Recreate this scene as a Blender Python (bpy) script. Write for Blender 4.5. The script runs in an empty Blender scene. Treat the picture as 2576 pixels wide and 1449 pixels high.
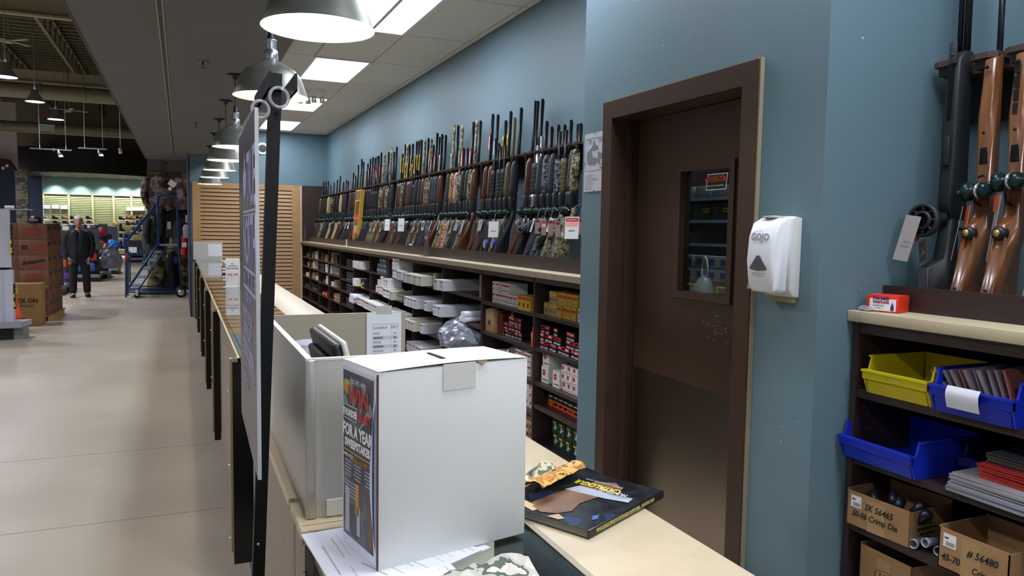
import bpy, bmesh, math, random
from mathutils import Vector, Matrix, Quaternion
random.seed(7)
C = bpy.context.scene.collection
PI = math.pi

# ------------------------------------------------------------------ camera, world, exposure
H = 1.6                                   # lens height above the floor (m)
FPX, CX, CY = 1900.0, 1288.0, 724.5       # focal length and centre for the 2576 px wide frame
def cam_basis():
    y = Vector((455 - CX, 568 - CY, FPX)).normalized()      # where the counter direction vanishes
    d = Vector((1, 0.016, 0))
    n = d.cross(y).normalized()
    if n.y < 0: n = -n
    up = -n
    x = y.cross(up).normalized()
    return x, y, up
_bx, _by, _bz = cam_basis()
def ray(px, py):
    d = Vector((px - CX, py - CY, FPX))
    return Vector((_bx.dot(d), _by.dot(d), _bz.dot(d)))
def hz(px, py, z): r = ray(px, py); t = (z - H) / r.z; return r * t + Vector((0, 0, H))
def hx(px, py, x): r = ray(px, py); t = x / r.x; return r * t + Vector((0, 0, H))
def hy(px, py, y): r = ray(px, py); t = y / r.y; return r * t + Vector((0, 0, H))
cd = bpy.data.cameras.new('camera'); cam = bpy.data.objects.new('camera', cd); C.objects.link(cam)
R = Matrix(((_bx.x, -_bx.y, -_bx.z), (_by.x, -_by.y, -_by.z), (_bz.x, -_bz.y, -_bz.z)))
cam.matrix_world = Matrix.Translation((0, 0, H)) @ R.to_4x4()
cd.sensor_width = 36; cd.lens = 36 * FPX / 2576; cd.clip_start = 0.02; cd.clip_end = 200
sc = bpy.context.scene; sc.camera = cam
sc.view_settings.view_transform = 'Standard'; sc.view_settings.look = 'None'
sc.view_settings.gamma = 1; sc.view_settings.use_curve_mapping = False
sc.view_settings.exposure = 0.0
w = bpy.data.worlds.new('world'); sc.world = w; w.use_nodes = True
w.node_tree.nodes['Background'].inputs[0].default_value = (0.62, 0.72, 0.85, 1)
w.node_tree.nodes['Background'].inputs[1].default_value = 0.30
TROFFER, PEND, BAY, SPOT = 21.0, 7.0, 440.0, 110.0   # lamp strengths; PEND and BAY also drive added unseen lamps

# ------------------------------------------------------------------ materials
def lin(c):
    return tuple(((v / 255) / 12.92 if v / 255 <= 0.04045 else ((v / 255 + 0.055) / 1.055) ** 2.4) for v in c)
_mats = {}
def M(key, rgb=None, rough=0.6, metal=0.0, rgb2=None, scale=8.0, bump=0.0, bscale=60.0, kind='noise', emit=0.0, trans=0.0,
      alpha=1.0, spec=0.5, stretch=None, coat=0.0, ior=1.45, rgbs=None, detail=3.0, contrast=None):
    if key in _mats: return _mats[key]
    m = bpy.data.materials.new(key); m.use_nodes = True; nt = m.node_tree; N = nt.nodes; L = nt.links
    b = N['Principled BSDF']
    col = lin(rgb); b.inputs['Base Color'].default_value = (*col, 1)
    b.inputs['Roughness'].default_value = rough; b.inputs['Metallic'].default_value = metal
    b.inputs['Specular IOR Level'].default_value = spec; b.inputs['IOR'].default_value = ior
    b.inputs['Coat Weight'].default_value = coat; b.inputs['Coat Roughness'].default_value = 0.12
    if trans: b.inputs['Transmission Weight'].default_value = trans
    if alpha < 1: b.inputs['Alpha'].default_value = alpha
    if emit:
        b.inputs['Emission Color'].default_value = (*col, 1); b.inputs['Emission Strength'].default_value = emit
    if rgb2 or rgbs or bump:
        tc = N.new('ShaderNodeTexCoord'); mp = N.new('ShaderNodeMapping'); L.new(tc.outputs['Object'], mp.inputs[0])
        if stretch: mp.inputs['Scale'].default_value = stretch
    if rgb2 or rgbs:
        if kind == 'voronoi':
            t = N.new('ShaderNodeTexVoronoi'); t.inputs['Scale'].default_value = scale; out = t.outputs['Color']
            sx = N.new('ShaderNodeSeparateColor'); L.new(out, sx.inputs[0]); out = sx.outputs[0]
        elif kind == 'wave':
            t = N.new('ShaderNodeTexWave'); t.inputs['Scale'].default_value = scale; t.inputs['Distortion'].default_value = 4
            t.inputs['Detail'].default_value = 2; t.bands_direction = 'Y'; out = t.outputs['Fac']
        else:
            t = N.new('ShaderNodeTexNoise'); t.inputs['Scale'].default_value = scale; t.inputs['Detail'].default_value = detail
            out = t.outputs['Fac']
        L.new(mp.outputs[0], t.inputs['Vector'])
        r = N.new('ShaderNodeValToRGB'); L.new(out, r.inputs[0]); L.new(r.outputs[0], b.inputs['Base Color'])
        el = r.color_ramp.elements
        if rgbs:                                         # camouflage: hard steps
            r.color_ramp.interpolation = 'CONSTANT'
            n = len(rgbs); lo, hi = (0.36, 0.66) if kind == 'noise' else (0.0, 1.0)
            el[0].position = 0; el[0].color = (*lin(rgbs[0]), 1)
            el[1].position = lo + (hi - lo) / n; el[1].color = (*lin(rgbs[1]), 1)
            for i in range(2, n):
                e = el.new(lo + (hi - lo) * i / n); e.color = (*lin(rgbs[i]), 1)
        else:
            lo, hi = contrast or (0.3, 0.7)
            el[0].position = lo; el[0].color = (*col, 1); el[1].position = hi; el[1].color = (*lin(rgb2), 1)
    if bump:
        t2 = N.new('ShaderNodeTexNoise'); t2.inputs['Scale'].default_value = bscale; t2.inputs['Detail'].default_value = 3
        L.new(mp.outputs[0], t2.inputs['Vector'])
        bn = N.new('ShaderNodeBump'); bn.inputs['Strength'].default_value = bump; bn.inputs['Distance'].default_value = 0.01
        L.new(t2.outputs['Fac'], bn.inputs['Height']); L.new(bn.outputs[0], b.inputs['Normal'])
    _mats[key] = m; return m

WALL = M('blue_wall_paint', (97, 122, 132), 0.55, rgb2=(101, 126, 136), scale=1.3, bump=0.12, bscale=220)
WALLD = M('dark_blue_paint', (44, 58, 80), 0.55, rgb2=(48, 62, 84), scale=2, bump=0.1, bscale=200)
FLOOR = M('polished_concrete', (165, 157, 139), 0.36, rgb2=(184, 176, 157), scale=0.9, detail=6, bump=0.05, bscale=35)
SOFF = M('soffit_paint', (98, 100, 102), 0.7, rgb2=(102, 104, 106), scale=2, bump=0.05, bscale=90)
TILE = M('ceiling_tile', (216, 213, 205), 0.85, rgb2=(222, 219, 212), scale=40, bump=0.2, bscale=300)
TBAR = M('tile_grid', (120, 118, 114), 0.6)
LAM = M('dark_brown_laminate', (50, 38, 36), 0.38, rgb2=(57, 44, 41), scale=14, stretch=(1, 1, 6))
BEIGE = M('beige_laminate', (196, 180, 148), 0.42, rgb2=(203, 188, 157), scale=20)
BEIGED = M('taupe_laminate', (142, 130, 112), 0.5, rgb2=(150, 138, 120), scale=18)
GOLD = M('brass_edge_trim', (150, 134, 92), 0.35, 0.6)
BLK = M('black_plastic', (20, 20, 22), 0.45)
BLKG = M('black_gloss', (12, 12, 13), 0.2)
BLKP = M('black_powder_coat', (9, 9, 10), 0.5, spec=0.3)
DOORB = M('brown_door_paint', (62, 45, 34), 0.36, rgb2=(67, 49, 38), scale=3, bump=0.04, bscale=120)
STEEL = M('brushed_steel', (164, 148, 134), 0.3, 1.0, rgb2=(156, 140, 127), scale=3, bump=0.015, bscale=4)
ALU = M('satin_screen_panel', (196, 196, 190), 0.34, 0.55, rgb2=(188, 188, 183), scale=3)
ALUE = M('bright_panel_edge', (226, 226, 218), 0.35, 0.2)
SLAT = M('slat_wood', (184, 146, 100), 0.42, rgb2=(166, 128, 84), scale=5, stretch=(1, 8, 12))
SLATB = M('slat_groove', (92, 66, 40), 0.6)
WHITE = M('white_card', (232, 232, 230), 0.6, rgb2=(228, 228, 226), scale=6)
PAPER = M('white_paper', (226, 230, 240), 0.7)
GREYP = M('grey_print', (120, 124, 132), 0.7)
LGREY = M('light_grey_print', (176, 180, 188), 0.7)
INK = M('black_ink', (28, 28, 32), 0.6)
RED = M('red_print', (190, 40, 44), 0.55)
REDD = M('dark_red_print', (120, 32, 34), 0.55)
YEL = M('yellow_print', (226, 190, 40), 0.55)
ORG = M('orange_print', (224, 96, 40), 0.55)
GRN = M('green_print', (34, 88, 52), 0.55)
BLUP = M('blue_print', (44, 66, 150), 0.55)
CARD = M('corrugated_cardboard', (150, 116, 78), 0.75, rgb2=(160, 126, 88), scale=4, stretch=(1, 1, 12))
CARDD = M('brown_cardboard', (112, 78, 56), 0.75, rgb2=(124, 88, 64), scale=4)
GLASS = M('clear_glass', (240, 250, 246), 0.02, trans=1.0, ior=1.45)
PLASTIC = M('clear_plastic', (235, 240, 245), 0.08, trans=0.92, ior=1.4)
SILVER = M('bright_aluminium', (205, 208, 212), 0.28, 0.9)
GALV = M('galvanised_shade', (150, 152, 142), 0.42, 0.55, rgb2=(126, 128, 118), scale=9)
SHIN = M('shade_inside', (214, 205, 190), 0.45, 0.2, rgb2=(190, 178, 160), scale=25)
GUNM = M('blued_gun_steel', (30, 31, 34), 0.34, 0.55)
GUNB = M('black_synthetic', (28, 29, 32), 0.55, bump=0.08, bscale=300)
GUNG = M('grey_synthetic', (52, 57, 63), 0.6, rgb2=(34, 38, 44), scale=30)
WAL = M('walnut_stock', (98, 52, 30), 0.34, rgb2=(64, 34, 22), scale=8, stretch=(3, 3, 0.6), coat=0.08)
WALL2 = M('light_walnut', (138, 88, 48), 0.3, rgb2=(96, 56, 30), scale=6, stretch=(3, 3, 0.7), coat=0.4)
LOCK = M('dark_green_lock', (20, 44, 42), 0.25, 0.3)
CAMO = M('woodland_camo', (90, 84, 60), 0.6, rgbs=[(40, 38, 30), (96, 92, 66), (150, 140, 104), (70, 66, 48), (176, 168, 136)], scale=22)
CAMOY = M('autumn_camo', (150, 110, 60), 0.6, rgbs=[(60, 44, 26), (176, 128, 66), (110, 84, 46), (206, 160, 96), (70, 66, 42)], scale=20)
CAMOP = M('pink_camo', (190, 140, 146), 0.6, rgbs=[(90, 60, 62), (206, 152, 160), (150, 120, 110), (220, 180, 186), (70, 60, 54)], scale=20)
CAMOG = M('grey_camo', (90, 96, 104), 0.55, rgbs=[(22, 24, 28), (60, 66, 74), (120, 128, 136), (40, 44, 50)], scale=30)
OLIVE = M('olive_finish', (84, 76, 44), 0.45)
TAN = M('tan_stock', (196, 164, 120), 0.55)
GALLM = {'blk': GUNB, 'gry': GUNG, 'wal': WAL, 'lwal': WALL2, 'cam': CAMO, 'yel': CAMOY, 'pnk': CAMOP, 'gcm': CAMOG,
         'olv': OLIVE, 'tan': TAN, 'slv': SILVER, 'stl': GUNM}

# ------------------------------------------------------------------ mesh builder
class MB:
    def __init__(s): s.bm = bmesh.new(); s.mats = []; s.mi = 0
    def mat(s, m):
        if m not in s.mats: s.mats.append(m)
        s.mi = s.mats.index(m); return s
    def _tag(s, faces, smooth=False):
        for f in faces: f.material_index = s.mi; f.smooth = smooth
    def box(s, x0, y0, z0, x1, y1, z1, bevel=0, rot=None, smooth=False):
        if x0 > x1: x0, x1 = x1, x0
        if y0 > y1: y0, y1 = y1, y0
        if z0 > z1: z0, z1 = z1, z0
        v = [s.bm.verts.new((x, y, z)) for x in (x0, x1) for y in (y0, y1) for z in (z0, z1)]
        F = [(0, 1, 3, 2), (4, 6, 7, 5), (0, 4, 5, 1), (2, 3, 7, 6), (0, 2, 6, 4), (1, 5, 7, 3)]
        fs = [s.bm.faces.new([v[i] for i in f]) for f in F]
        if bevel:
            es = list({e for f in fs for e in f.edges})
            r = bmesh.ops.bevel(s.bm, geom=es, offset=bevel, segments=2, affect='EDGES', profile=0.5)
            v = list({x for f in r['faces'] for x in f.verts} | {x for x in v if x.is_valid})
            fs = list({f for x in v for f in x.link_faces})
        s._tag(fs, smooth or bevel > 0)
        if rot:
            c = Vector(((x0 + x1) / 2, (y0 + y1) / 2, (z0 + z1) / 2)); bmesh.ops.rotate(s.bm, verts=v, cent=c, matrix=rot)
        return s
    def tube(s, pts, r, seg=8, cap=True, smooth=True):
        """a round bar through pts; r may be one radius or one per point"""
        pts = [Vector(p) for p in pts]; n = len(pts); rs = r if isinstance(r, (list, tuple)) else [r] * n
        rings = []; prev = None
        for i, p in enumerate(pts):
            d = (pts[min(i + 1, n - 1)] - pts[max(i - 1, 0)])
            if d.length < 1e-9: d = Vector((0, 0, 1))
            d.normalize()
            if prev is None:
                a = Vector((1, 0, 0)) if abs(d.x) < 0.8 else Vector((0, 1, 0)); u = d.cross(a).normalized()
            else:
                u = (prev - d * prev.dot(d)).normalized()
            prev = u; v = d.cross(u)
            rings.append([s.bm.verts.new(p + (u * math.cos(2 * PI * k / seg) + v * math.sin(2 * PI * k / seg)) * rs[i]) for k in range(seg)])
        fs = []
        for a, b in zip(rings, rings[1:]):
            for k in range(seg): fs.append(s.bm.faces.new((a[k], a[(k + 1) % seg], b[(k + 1) % seg], b[k])))
        s._tag(fs, smooth)
        if cap:
            s._tag([s.bm.faces.new(rings[0][::-1]), s.bm.faces.new(rings[-1])])
        return s
    def lathe(s, prof, c=(0, 0, 0), seg=24, axis='Z', smooth=True, closed=False):
        """prof: (radius, height) pairs turned about an axis through c"""
        c = Vector(c); rings = []
        for r, h in prof:
            g = []
            for k in range(seg):
                a = 2 * PI * k / seg; x, y = r * math.cos(a), r * math.sin(a)
                p = {'Z': (x, y, h), 'X': (h, x, y), 'Y': (y, h, x)}[axis]
                g.append(s.bm.verts.new(c + Vector(p)))
            rings.append(g)
        fs = []
        for a, b in zip(rings, rings[1:]):
            for k in range(seg): fs.append(s.bm.faces.new((a[k], a[(k + 1) % seg], b[(k + 1) % seg], b[k])))
        s._tag(fs, smooth)
        if closed:
            s._tag([s.bm.faces.new(rings[0][::-1]), s.bm.faces.new(rings[-1])])
        return s
    def prism(s, pts, t0, t1, plane='XZ', bevel=0, smooth=False):
        """outline pts in a plane, extruded from t0 to t1 along the third axis"""
        def P(a, b, t): return {'XZ': (a, t, b), 'YZ': (t, a, b), 'XY': (a, b, t)}[plane]
        A = [s.bm.verts.new(P(a, b, t0)) for a, b in pts]; B = [s.bm.verts.new(P(a, b, t1)) for a, b in pts]
        n = len(pts); fs = [s.bm.faces.new(A[::-1]), s.bm.faces.new(B)]
        for k in range(n): fs.append(s.bm.faces.new((A[k], A[(k + 1) % n], B[(k + 1) % n], B[k])))
        v = A + B
        if bevel:
            es = list({e for f in fs[:2] for e in f.edges})
            r = bmesh.ops.bevel(s.bm, geom=es, offset=bevel, segments=2, affect='EDGES', profile=0.5)
            vs = {x for f in r['faces'] for x in f.verts} | {x for x in v if x.is_valid}
            fs = list({f for x in vs for f in x.link_faces})
        s._tag([f for f in fs if f.is_valid], smooth or bevel > 0)
        return s
    def quad(s, a, b, c, d):
        f = s.bm.faces.new([s.bm.verts.new(p) for p in (a, b, c, d)]); s._tag([f])
    def grid(s, fn, nu, nv, smooth=True):
        V = [[s.bm.verts.new(fn(i / nu, j / nv)) for j in range(nv + 1)] for i in range(nu + 1)]
        fs = [s.bm.faces.new((V[i][j], V[i + 1][j], V[i + 1][j + 1], V[i][j + 1])) for i in range(nu) for j in range(nv)]
        s._tag(fs, smooth)
        return s
    def mesh(s, name):
        bmesh.ops.recalc_face_normals(s.bm, faces=s.bm.faces)
        me = bpy.data.meshes.new(name); s.bm.to_mesh(me); s.bm.free()
        for m in s.mats: me.materials.append(m)
        return me
    def build(s, name, parent=None, loc=None, rot=None):
        return link(name, s.mesh(name), parent, loc, rot)
def mb(m): return MB().mat(m)
def link(name, me, parent=None, loc=None, rot=None):
    o = bpy.data.objects.new(name, me); C.objects.link(o)
    if parent: o.parent = parent
    if loc is not None: o.location = loc
    if rot is not None: o.rotation_euler = rot
    return o
def tag(o, label, cat, group=None, kind=None):
    o['label'] = label; o['category'] = cat
    if group: o['group'] = group
    if kind: o['kind'] = kind
    return o
def thing(name, label, cat, loc=(0, 0, 0), rot=(0, 0, 0), group=None):
    o = bpy.data.objects.new(name, None); C.objects.link(o); o.location = loc; o.rotation_euler = rot
    o.empty_display_size = 0.05
    return tag(o, label, cat, group)
def struct(o): o['kind'] = 'structure'; return o
def copy_tree(o, loc=None, rot=None, label=None, group=None, parent=None):
    c = o.copy(); C.objects.link(c); c.parent = parent
    if loc is not None: c.location = loc
    if rot is not None: c.rotation_euler = rot
    if label: c['label'] = label
    if group: c['group'] = group
    for ch in list(o.children): copy_tree(ch, parent=c)
    return c
FACE = {'-X': (PI / 2, 0, -PI / 2), '-Y': (PI / 2, 0, 0), '+Z': (0, 0, 0), '+X': (PI / 2, 0, PI / 2)}
_txt = {}
def text_mesh(s, size, m, align='CENTER', extrude=0.0003, bold=0.0, sx=1.0, shear=0.0, mirror=False, space=1.0):
    key = (s, size, m.name, align, extrude, bold, sx, shear, mirror, space)
    if key in _txt: return _txt[key]
    cu = bpy.data.curves.new('text', 'FONT'); cu.body = s; cu.size = size; cu.align_x = align; cu.extrude = extrude
    cu.offset = bold; cu.resolution_u = 2; cu.shear = shear; cu.space_character = space; cu.space_line = 0.95
    o = bpy.data.objects.new('text', cu); C.objects.link(o)
    me = bpy.data.meshes.new_from_object(o); bpy.data.objects.remove(o); bpy.data.curves.remove(cu)
    for v in me.vertices: v.co.x *= sx * (-1 if mirror else 1)
    me.materials.clear(); me.materials.append(m)
    _txt[key] = me; return me
def text(s, size, m, parent, loc, face='-X', rot=None, name='lettering', **k):
    return link(name, text_mesh(s, size, m, **k), parent, loc, rot if rot is not None else FACE[face])
ORD = ['first', 'second', 'third', 'fourth', 'fifth', 'sixth', 'seventh', 'eighth', 'ninth', 'tenth', 'eleventh', 'twelfth',
       'thirteenth', 'fourteenth', 'fifteenth', 'sixteenth', 'seventeenth', 'eighteenth', 'nineteenth', 'twentieth']
ORD.append('twentieth') if ORD[-1] != 'twentieth' else None
for _i, _b in enumerate(['first', 'second', 'third', 'fourth', 'fifth', 'sixth', 'seventh', 'eighth', 'ninth']): ORD.append('twenty-' + _b)
ORD += ['thirtieth'] + ['thirty-' + _b for _b in ORD[:9]] + ['fortieth']

# ------------------------------------------------------------------ setting
YF, XG, ZC, ZS = 14.4, 2.5, 3.32, 2.83          # far wall, gun wall, tile ceiling, soffit underside
XP, YP0, YP1, XR = 1.85, 1.80, 3.36, 2.44       # pillar face with the door, its two corners, near recess wall
o = struct(mb(FLOOR).box(-17, -4, -0.06, 4.2, 47, 0).build('floor'))
j = MB().mat(M('saw_cut_joint', (96, 84, 74), 0.8))
for y in (1.5, 4.5, 5.9, 10.4, 14.9, 19.4): j.box(-17, y - 0.0018, 0.0002, 0.2, y + 0.0018, 0.0006)
j.build('control_joint', o)
struct(mb(WALL).box(XG, YP1, 0, XG + 0.12, YF, ZC).build('wall_right'))
wp = mb(WALL)                                     # the boxed-out room front with the door opening
DY0, DY1, DZ = 2.14, 3.085, 2.155
wp.box(XP, YP0, 0, XP + 0.16, DY0, ZC + 0.3); wp.box(XP, DY1, 0, XP + 0.16, YP1, ZC + 0.3); wp.box(XP, DY0, DZ, XP + 0.16, DY1, ZC + 0.3)
wp.box(XP + 0.16, YP0, 0, 3.9, YP0 + 0.1, ZC + 0.3); wp.box(XP + 0.16, YP1 - 0.1, 0, 3.9, YP1, ZC + 0.3)
wp.build('wall_pillar'); struct(bpy.data.objects['wall_pillar'])
struct(mb(WALL).box(XR, -3.5, 0, XR + 0.12, YP0, ZC + 0.3).build('wall_near_right'))
struct(mb(WALL).box(0.16, YF, 0, XG + 0.12, YF + 0.14, ZC).build('wall_far'))
struct(mb(WALLD).box(0.13, YF + 0.0, 0, 0.16, 17.7, ZC).box(0.16, YF + 0.14, 0, 0.4, 17.7, ZC).build('wall_side'))
struct(mb(M('store_room_paint', (120, 122, 120), 0.7)).box(3.9, YP0, 0, 4.0, YP1, 2.9).box(1.95, YP0 + 0.1, 2.7, 3.9, YP1 - 0.1, 2.75).build('wall_store_room'))
# tile ceiling: every tile is a piece of it
ce = struct(mb(TBAR).box(0.66, -3.5, ZC + 0.012, XG + 0.12, YF + 0.1, ZC + 0.05).box(0.66, -3.5, ZC, 0.7, YF, ZC + 0.012).build('ceiling'))
cols = [(0.70, 1.255), (1.255, 1.845), (1.845, 2.435), (2.435, XG)]
TY = [6.66 + 1.222 * k for k in range(-9, 7)]
LIGHTY = [y for k, y in zip(range(-9, 7), TY) if (k % 2) == 1]
meshes = {}
for ci, (a, b) in enumerate(cols):
    for k, y in zip(range(-9, 7), TY):
        y1 = min(y + 1.222, YF)
        if ci == 1 and k % 2 == 1 or y >= YF: continue
        g = 0.006
        key = (ci, round(y1 - y, 3))
        if key not in meshes: meshes[key] = mb(TILE).box(g, g, 0.003, b - a - g, y1 - y - g, 0.014).mesh('ceiling_tile')
        t = link('ceiling_tile', meshes[key], ce, (a, y, ZC - 0.003))
lm = None
DIFF = M('lit_diffuser', (236, 242, 255), 0.6, emit=TROFFER)
for n, y in enumerate(LIGHTY):
    if y + 1.2 > YF + 0.4: continue
    if lm is None:
        lm = thing('ceiling_light', 'white lit fluorescent panel in the tile ceiling', 'ceiling light')
        f = mb(M('white_enamel', (225, 226, 228), 0.4))
        f.box(0, 0, -0.012, 0.59, 0.03, 0.012); f.box(0, 1.192, -0.012, 0.59, 1.222, 0.012)
        f.box(0, 0.03, -0.012, 0.03, 1.192, 0.012); f.box(0.56, 0.03, -0.012, 0.59, 1.192, 0.012); f.build('frame', lm)
        mb(DIFF).box(0.03, 0.03, -0.006, 0.56, 1.192, 0.0).build('diffuser', lm)
        q = lm
    else: q = copy_tree(lm)
    q.location = (1.25, y, ZC); q['group'] = 'fluorescent panels in the tile ceiling'
mb(M('basket_strip', (200, 204, 224), 0.5)).box(0.27, 0.03, -0.012, 0.30, 1.192, -0.007).build('centre_strip', min((o for o in bpy.data.objects if o.name.startswith('ceiling_light') and o.location.y > 4), key=lambda o: o.location.y))
vis = [y for y in LIGHTY if y < YF]
lab = {}
for q in [o for o in bpy.data.objects if o.name.startswith('ceiling_light')]:
    y = q.location.y
    r = sum(1 for v in vis if 4.0 < v < y - 0.1)
    q['label'] = ('lit ceiling panel %s along the tile ceiling counting from the camera' % ORD[r]) if y > 4.5 else 'lit ceiling panel above the camera end, %s of those out of frame' % ORD[sum(1 for v in vis if v < y - .1)]
# soffit
s = struct(mb(SOFF).box(-0.57, -3.5, ZS, 0.70, YF + 1.2, ZS + 0.05).build('ceiling_soffit'))
mb(SOFF).box(-0.57, -3.5, ZS + 0.05, -0.55, YF + 1.2, 4.4).box(0.68, -3.5, ZS + 0.05, 0.70, YF + 0.1, ZC + 0.05).build('soffit_side', s)
mb(M('rust_brown_edge', (74, 50, 44), 0.6)).box(-0.585, -3.5, ZS - 0.004, -0.57, YF + 1.2, ZS + 0.06).build('edge_trim', s)
gx = -0.0735 * (ZS - H) / 1
mb(M('groove_trim', (150, 142, 122), 0.5)).box(gx - 0.02, -3.5, ZS - 0.006, gx - 0.011, YF, ZS).box(gx + 0.011, -3.5, ZS - 0.006, gx + 0.02, YF, ZS).build('channel_edge', s)
mb(BLK).box(gx - 0.011, -3.5, ZS - 0.002, gx + 0.011, YF, ZS).build('channel', s)
struct(mb(WALLD).box(-0.57, YF + 1.2, ZS, 0.4, YF + 1.35, 4.4).build('wall_above_opening'))
for (px, py, nm) in ((510, 154, 'brass sprinkler head on the dark soffit nearest the camera'), (492, 309, 'tiny sprinkler head further along the dark soffit')):
    p = hz(px, py, ZS)
    t = thing('sprinkler_head', nm, 'sprinkler', p)
    mb(M('old_brass', (110, 100, 80), 0.4, 0.7)).lathe([(0.001, -0.002), (0.045, -0.004), (0.045, 0), (0.001, 0)], seg=16).build('plate', t)
    mb(_mats['old_brass']).tube([(0, 0, 0), (0, 0, -0.05)], 0.007).box(-0.02, -0.004, -0.055, 0.02, 0.004, -0.05).build('nozzle', t)
# soffit pendants
pend = thing('pendant_lamp', 'galvanised dome pendant lamp', 'pendant lamp')
mb(BLK).lathe([(0.001, 0), (0.062, -0.004), (0.06, -0.01), (0.02, -0.018), (0.018, -0.04), (0.001, -0.042)], seg=20).build('canopy', pend)
ZR = 2.245 - ZS
mb(BLK).tube([(0, 0, -0.02), (0, 0, ZR + 0.30)], 0.0035, 6).build('cord', pend)
mb(BLK).lathe([(0.004, 0.33), (0.011, 0.325), (0.012, 0.30), (0.016, 0.292), (0.016, 0.28)], (0, 0, ZR), 14).build('cord_grip', pend)
pr = [(0.016, 0.285), (0.028, 0.28)]
for k in range(5): pr += [(0.031, 0.272 - k * 0.009), (0.027, 0.268 - k * 0.009)]
pr += [(0.033, 0.225), (0.036, 0.2), (0.034, 0.18)]
mb(SILVER).lathe(pr, (0, 0, ZR), 20).build('socket', pend)
so = [(0.034, 0.182), (0.05, 0.17), (0.085, 0.150), (0.12, 0.128), (0.14, 0.105), (0.150, 0.085), (0.176, 0.012), (0.182, 0.0)]
shd = mb(GALV).lathe(so, (0, 0, ZR), 40).build('shade', pend)
si = [(0.180, 0.001), (0.172, 0.014), (0.146, 0.085), (0.135, 0.104), (0.11, 0.125), (0.05, 0.150), (0.02, 0.16)]
mb(SHIN).lathe(si, (0, 0, ZR), 40).build('shade_lining', shd)
bm_ = mb(M('lit_bulb', (255, 236, 214), 0.5, emit=26)).lathe([(0.001, 0.055), (0.02, 0.06), (0.03, 0.08), (0.03, 0.095), (0.018, 0.125), (0.014, 0.15)], (0, 0, ZR), 14)
bm_.build('bulb', shd)
PY = [2.56, 3.98, 6.62, 8.0, 9.4, 10.85, 12.6, 1.12, -0.32]  # last two hang out of view, added to light the white box
COLD = [(0.80, 0.88, 1), (1, .75, .5), (.85, .93, 1), (.95, .95, .9), (1, .8, .55), (.7, .85, 1), (1, .8, .5), (.95, .97, 1), (.95, .97, 1)]
for n, y in enumerate(PY):
    q = pend if n == 0 else copy_tree(pend)
    q.location = (0.42, y, ZS); q['group'] = 'dome pendants over the counter'
    q['label'] = ('large galvanised dome pendant at the top edge of the picture' if n == 0 else
                  'galvanised dome pendant behind the top of the sign pole' if n == 1 else
                  'galvanised dome pendant over the counter, %s from the camera' % ORD[n])
    if n > 6: q['label'] = 'added dome pendant above the camera, %s, out of view' % ('over the white box' if n == 7 else 'behind the lens')
    ld = bpy.data.lights.new('bulb_light', 'POINT'); ld.energy = PEND * ({0: 2.2, 7: 1.5, 8: 2.6}.get(n, 1)); ld.color = COLD[n]; ld.shadow_soft_size = 0.03
    lo = bpy.data.objects.new('bulb_light', ld); C.objects.link(lo); lo.location = (0.42, y, 2.245 + 0.045)
# wood slat wall on the far end: each slat a piece
sz0, sz1, sx0, sx1 = 0.0, 2.37, 0.19, 2.02
sw = thing('slatwall', 'light wood louvred slat wall panel across the far end wall', 'wall panel', (0, YF - 0.02, 0))
mb(SLATB).box(sx0, 0.0, 0, sx1, 0.018, sz1).build('backing', sw)
mb(SLAT).box(sx0, -0.03, 0, sx0 + 0.13, 0, sz1).box(sx1 - 0.15, -0.03, 0, sx1, 0, sz1).box(sx0 + 0.13, -0.03, sz1 - 0.10, sx1 - 0.15, 0, sz1).build('border', sw)
n = 30; ph = (sz1 - 0.10 - 0.2) / n
sm = mb(SLAT).prism([(-0.028, 0.004), (-0.012, ph - 0.012), (0, ph - 0.012), (0, 0.004)], sx0 + 0.13, sx1 - 0.15, 'YZ').mesh('slat')
for k in range(n): link('slat', sm, sw, (0, 0, 0.2 + k * ph))
mb(BEIGE).box(2.02, YF - 0.06, 0, 2.045, YF, 2.37).build('trim_1'); struct(bpy.data.objects['trim_1'])
# round wall clock
p = hy(660, 374, YF)
t = thing('wall_clock', 'small round white wall clock high on the blue far wall', 'clock', (p.x, YF - 0.001, p.z))
mb(WHITE).lathe([(0.001, -0.02), (0.085, -0.03), (0.105, -0.03), (0.11, 0)], seg=28, axis='Y').build('rim', t)
mb(BLK).lathe([(0.001, -0.032), (0.07, -0.031)], seg=24, axis='Y').build('dial', t)
# track spots on the tile ceiling
for px, py, nm in ((800, 232, 'small white spotlight pair hanging from the tile ceiling'), (765, 234, 'small white spotlight half hidden behind the pole head')):
    p = hz(px, py, ZC - 0.03)
    t = thing('ceiling_spotlight', nm, 'spotlight', p)
    mb(WHITE).lathe([(0.001, 0.03), (0.07, 0.03), (0.07, 0.015), (0.001, 0.01)], seg=18).tube([(0, 0, 0.02), (0, 0, -0.07)], 0.008).build('bracket', t)
    for sgn in (-1, 1): mb(SILVER).lathe([(0.012, 0), (0.03, -0.02), (0.034, -0.08), (0.03, -0.078), (0.002, -0.04)], (sgn * 0.05, 0, -0.05), 14).build('spot_head', t)

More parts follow.
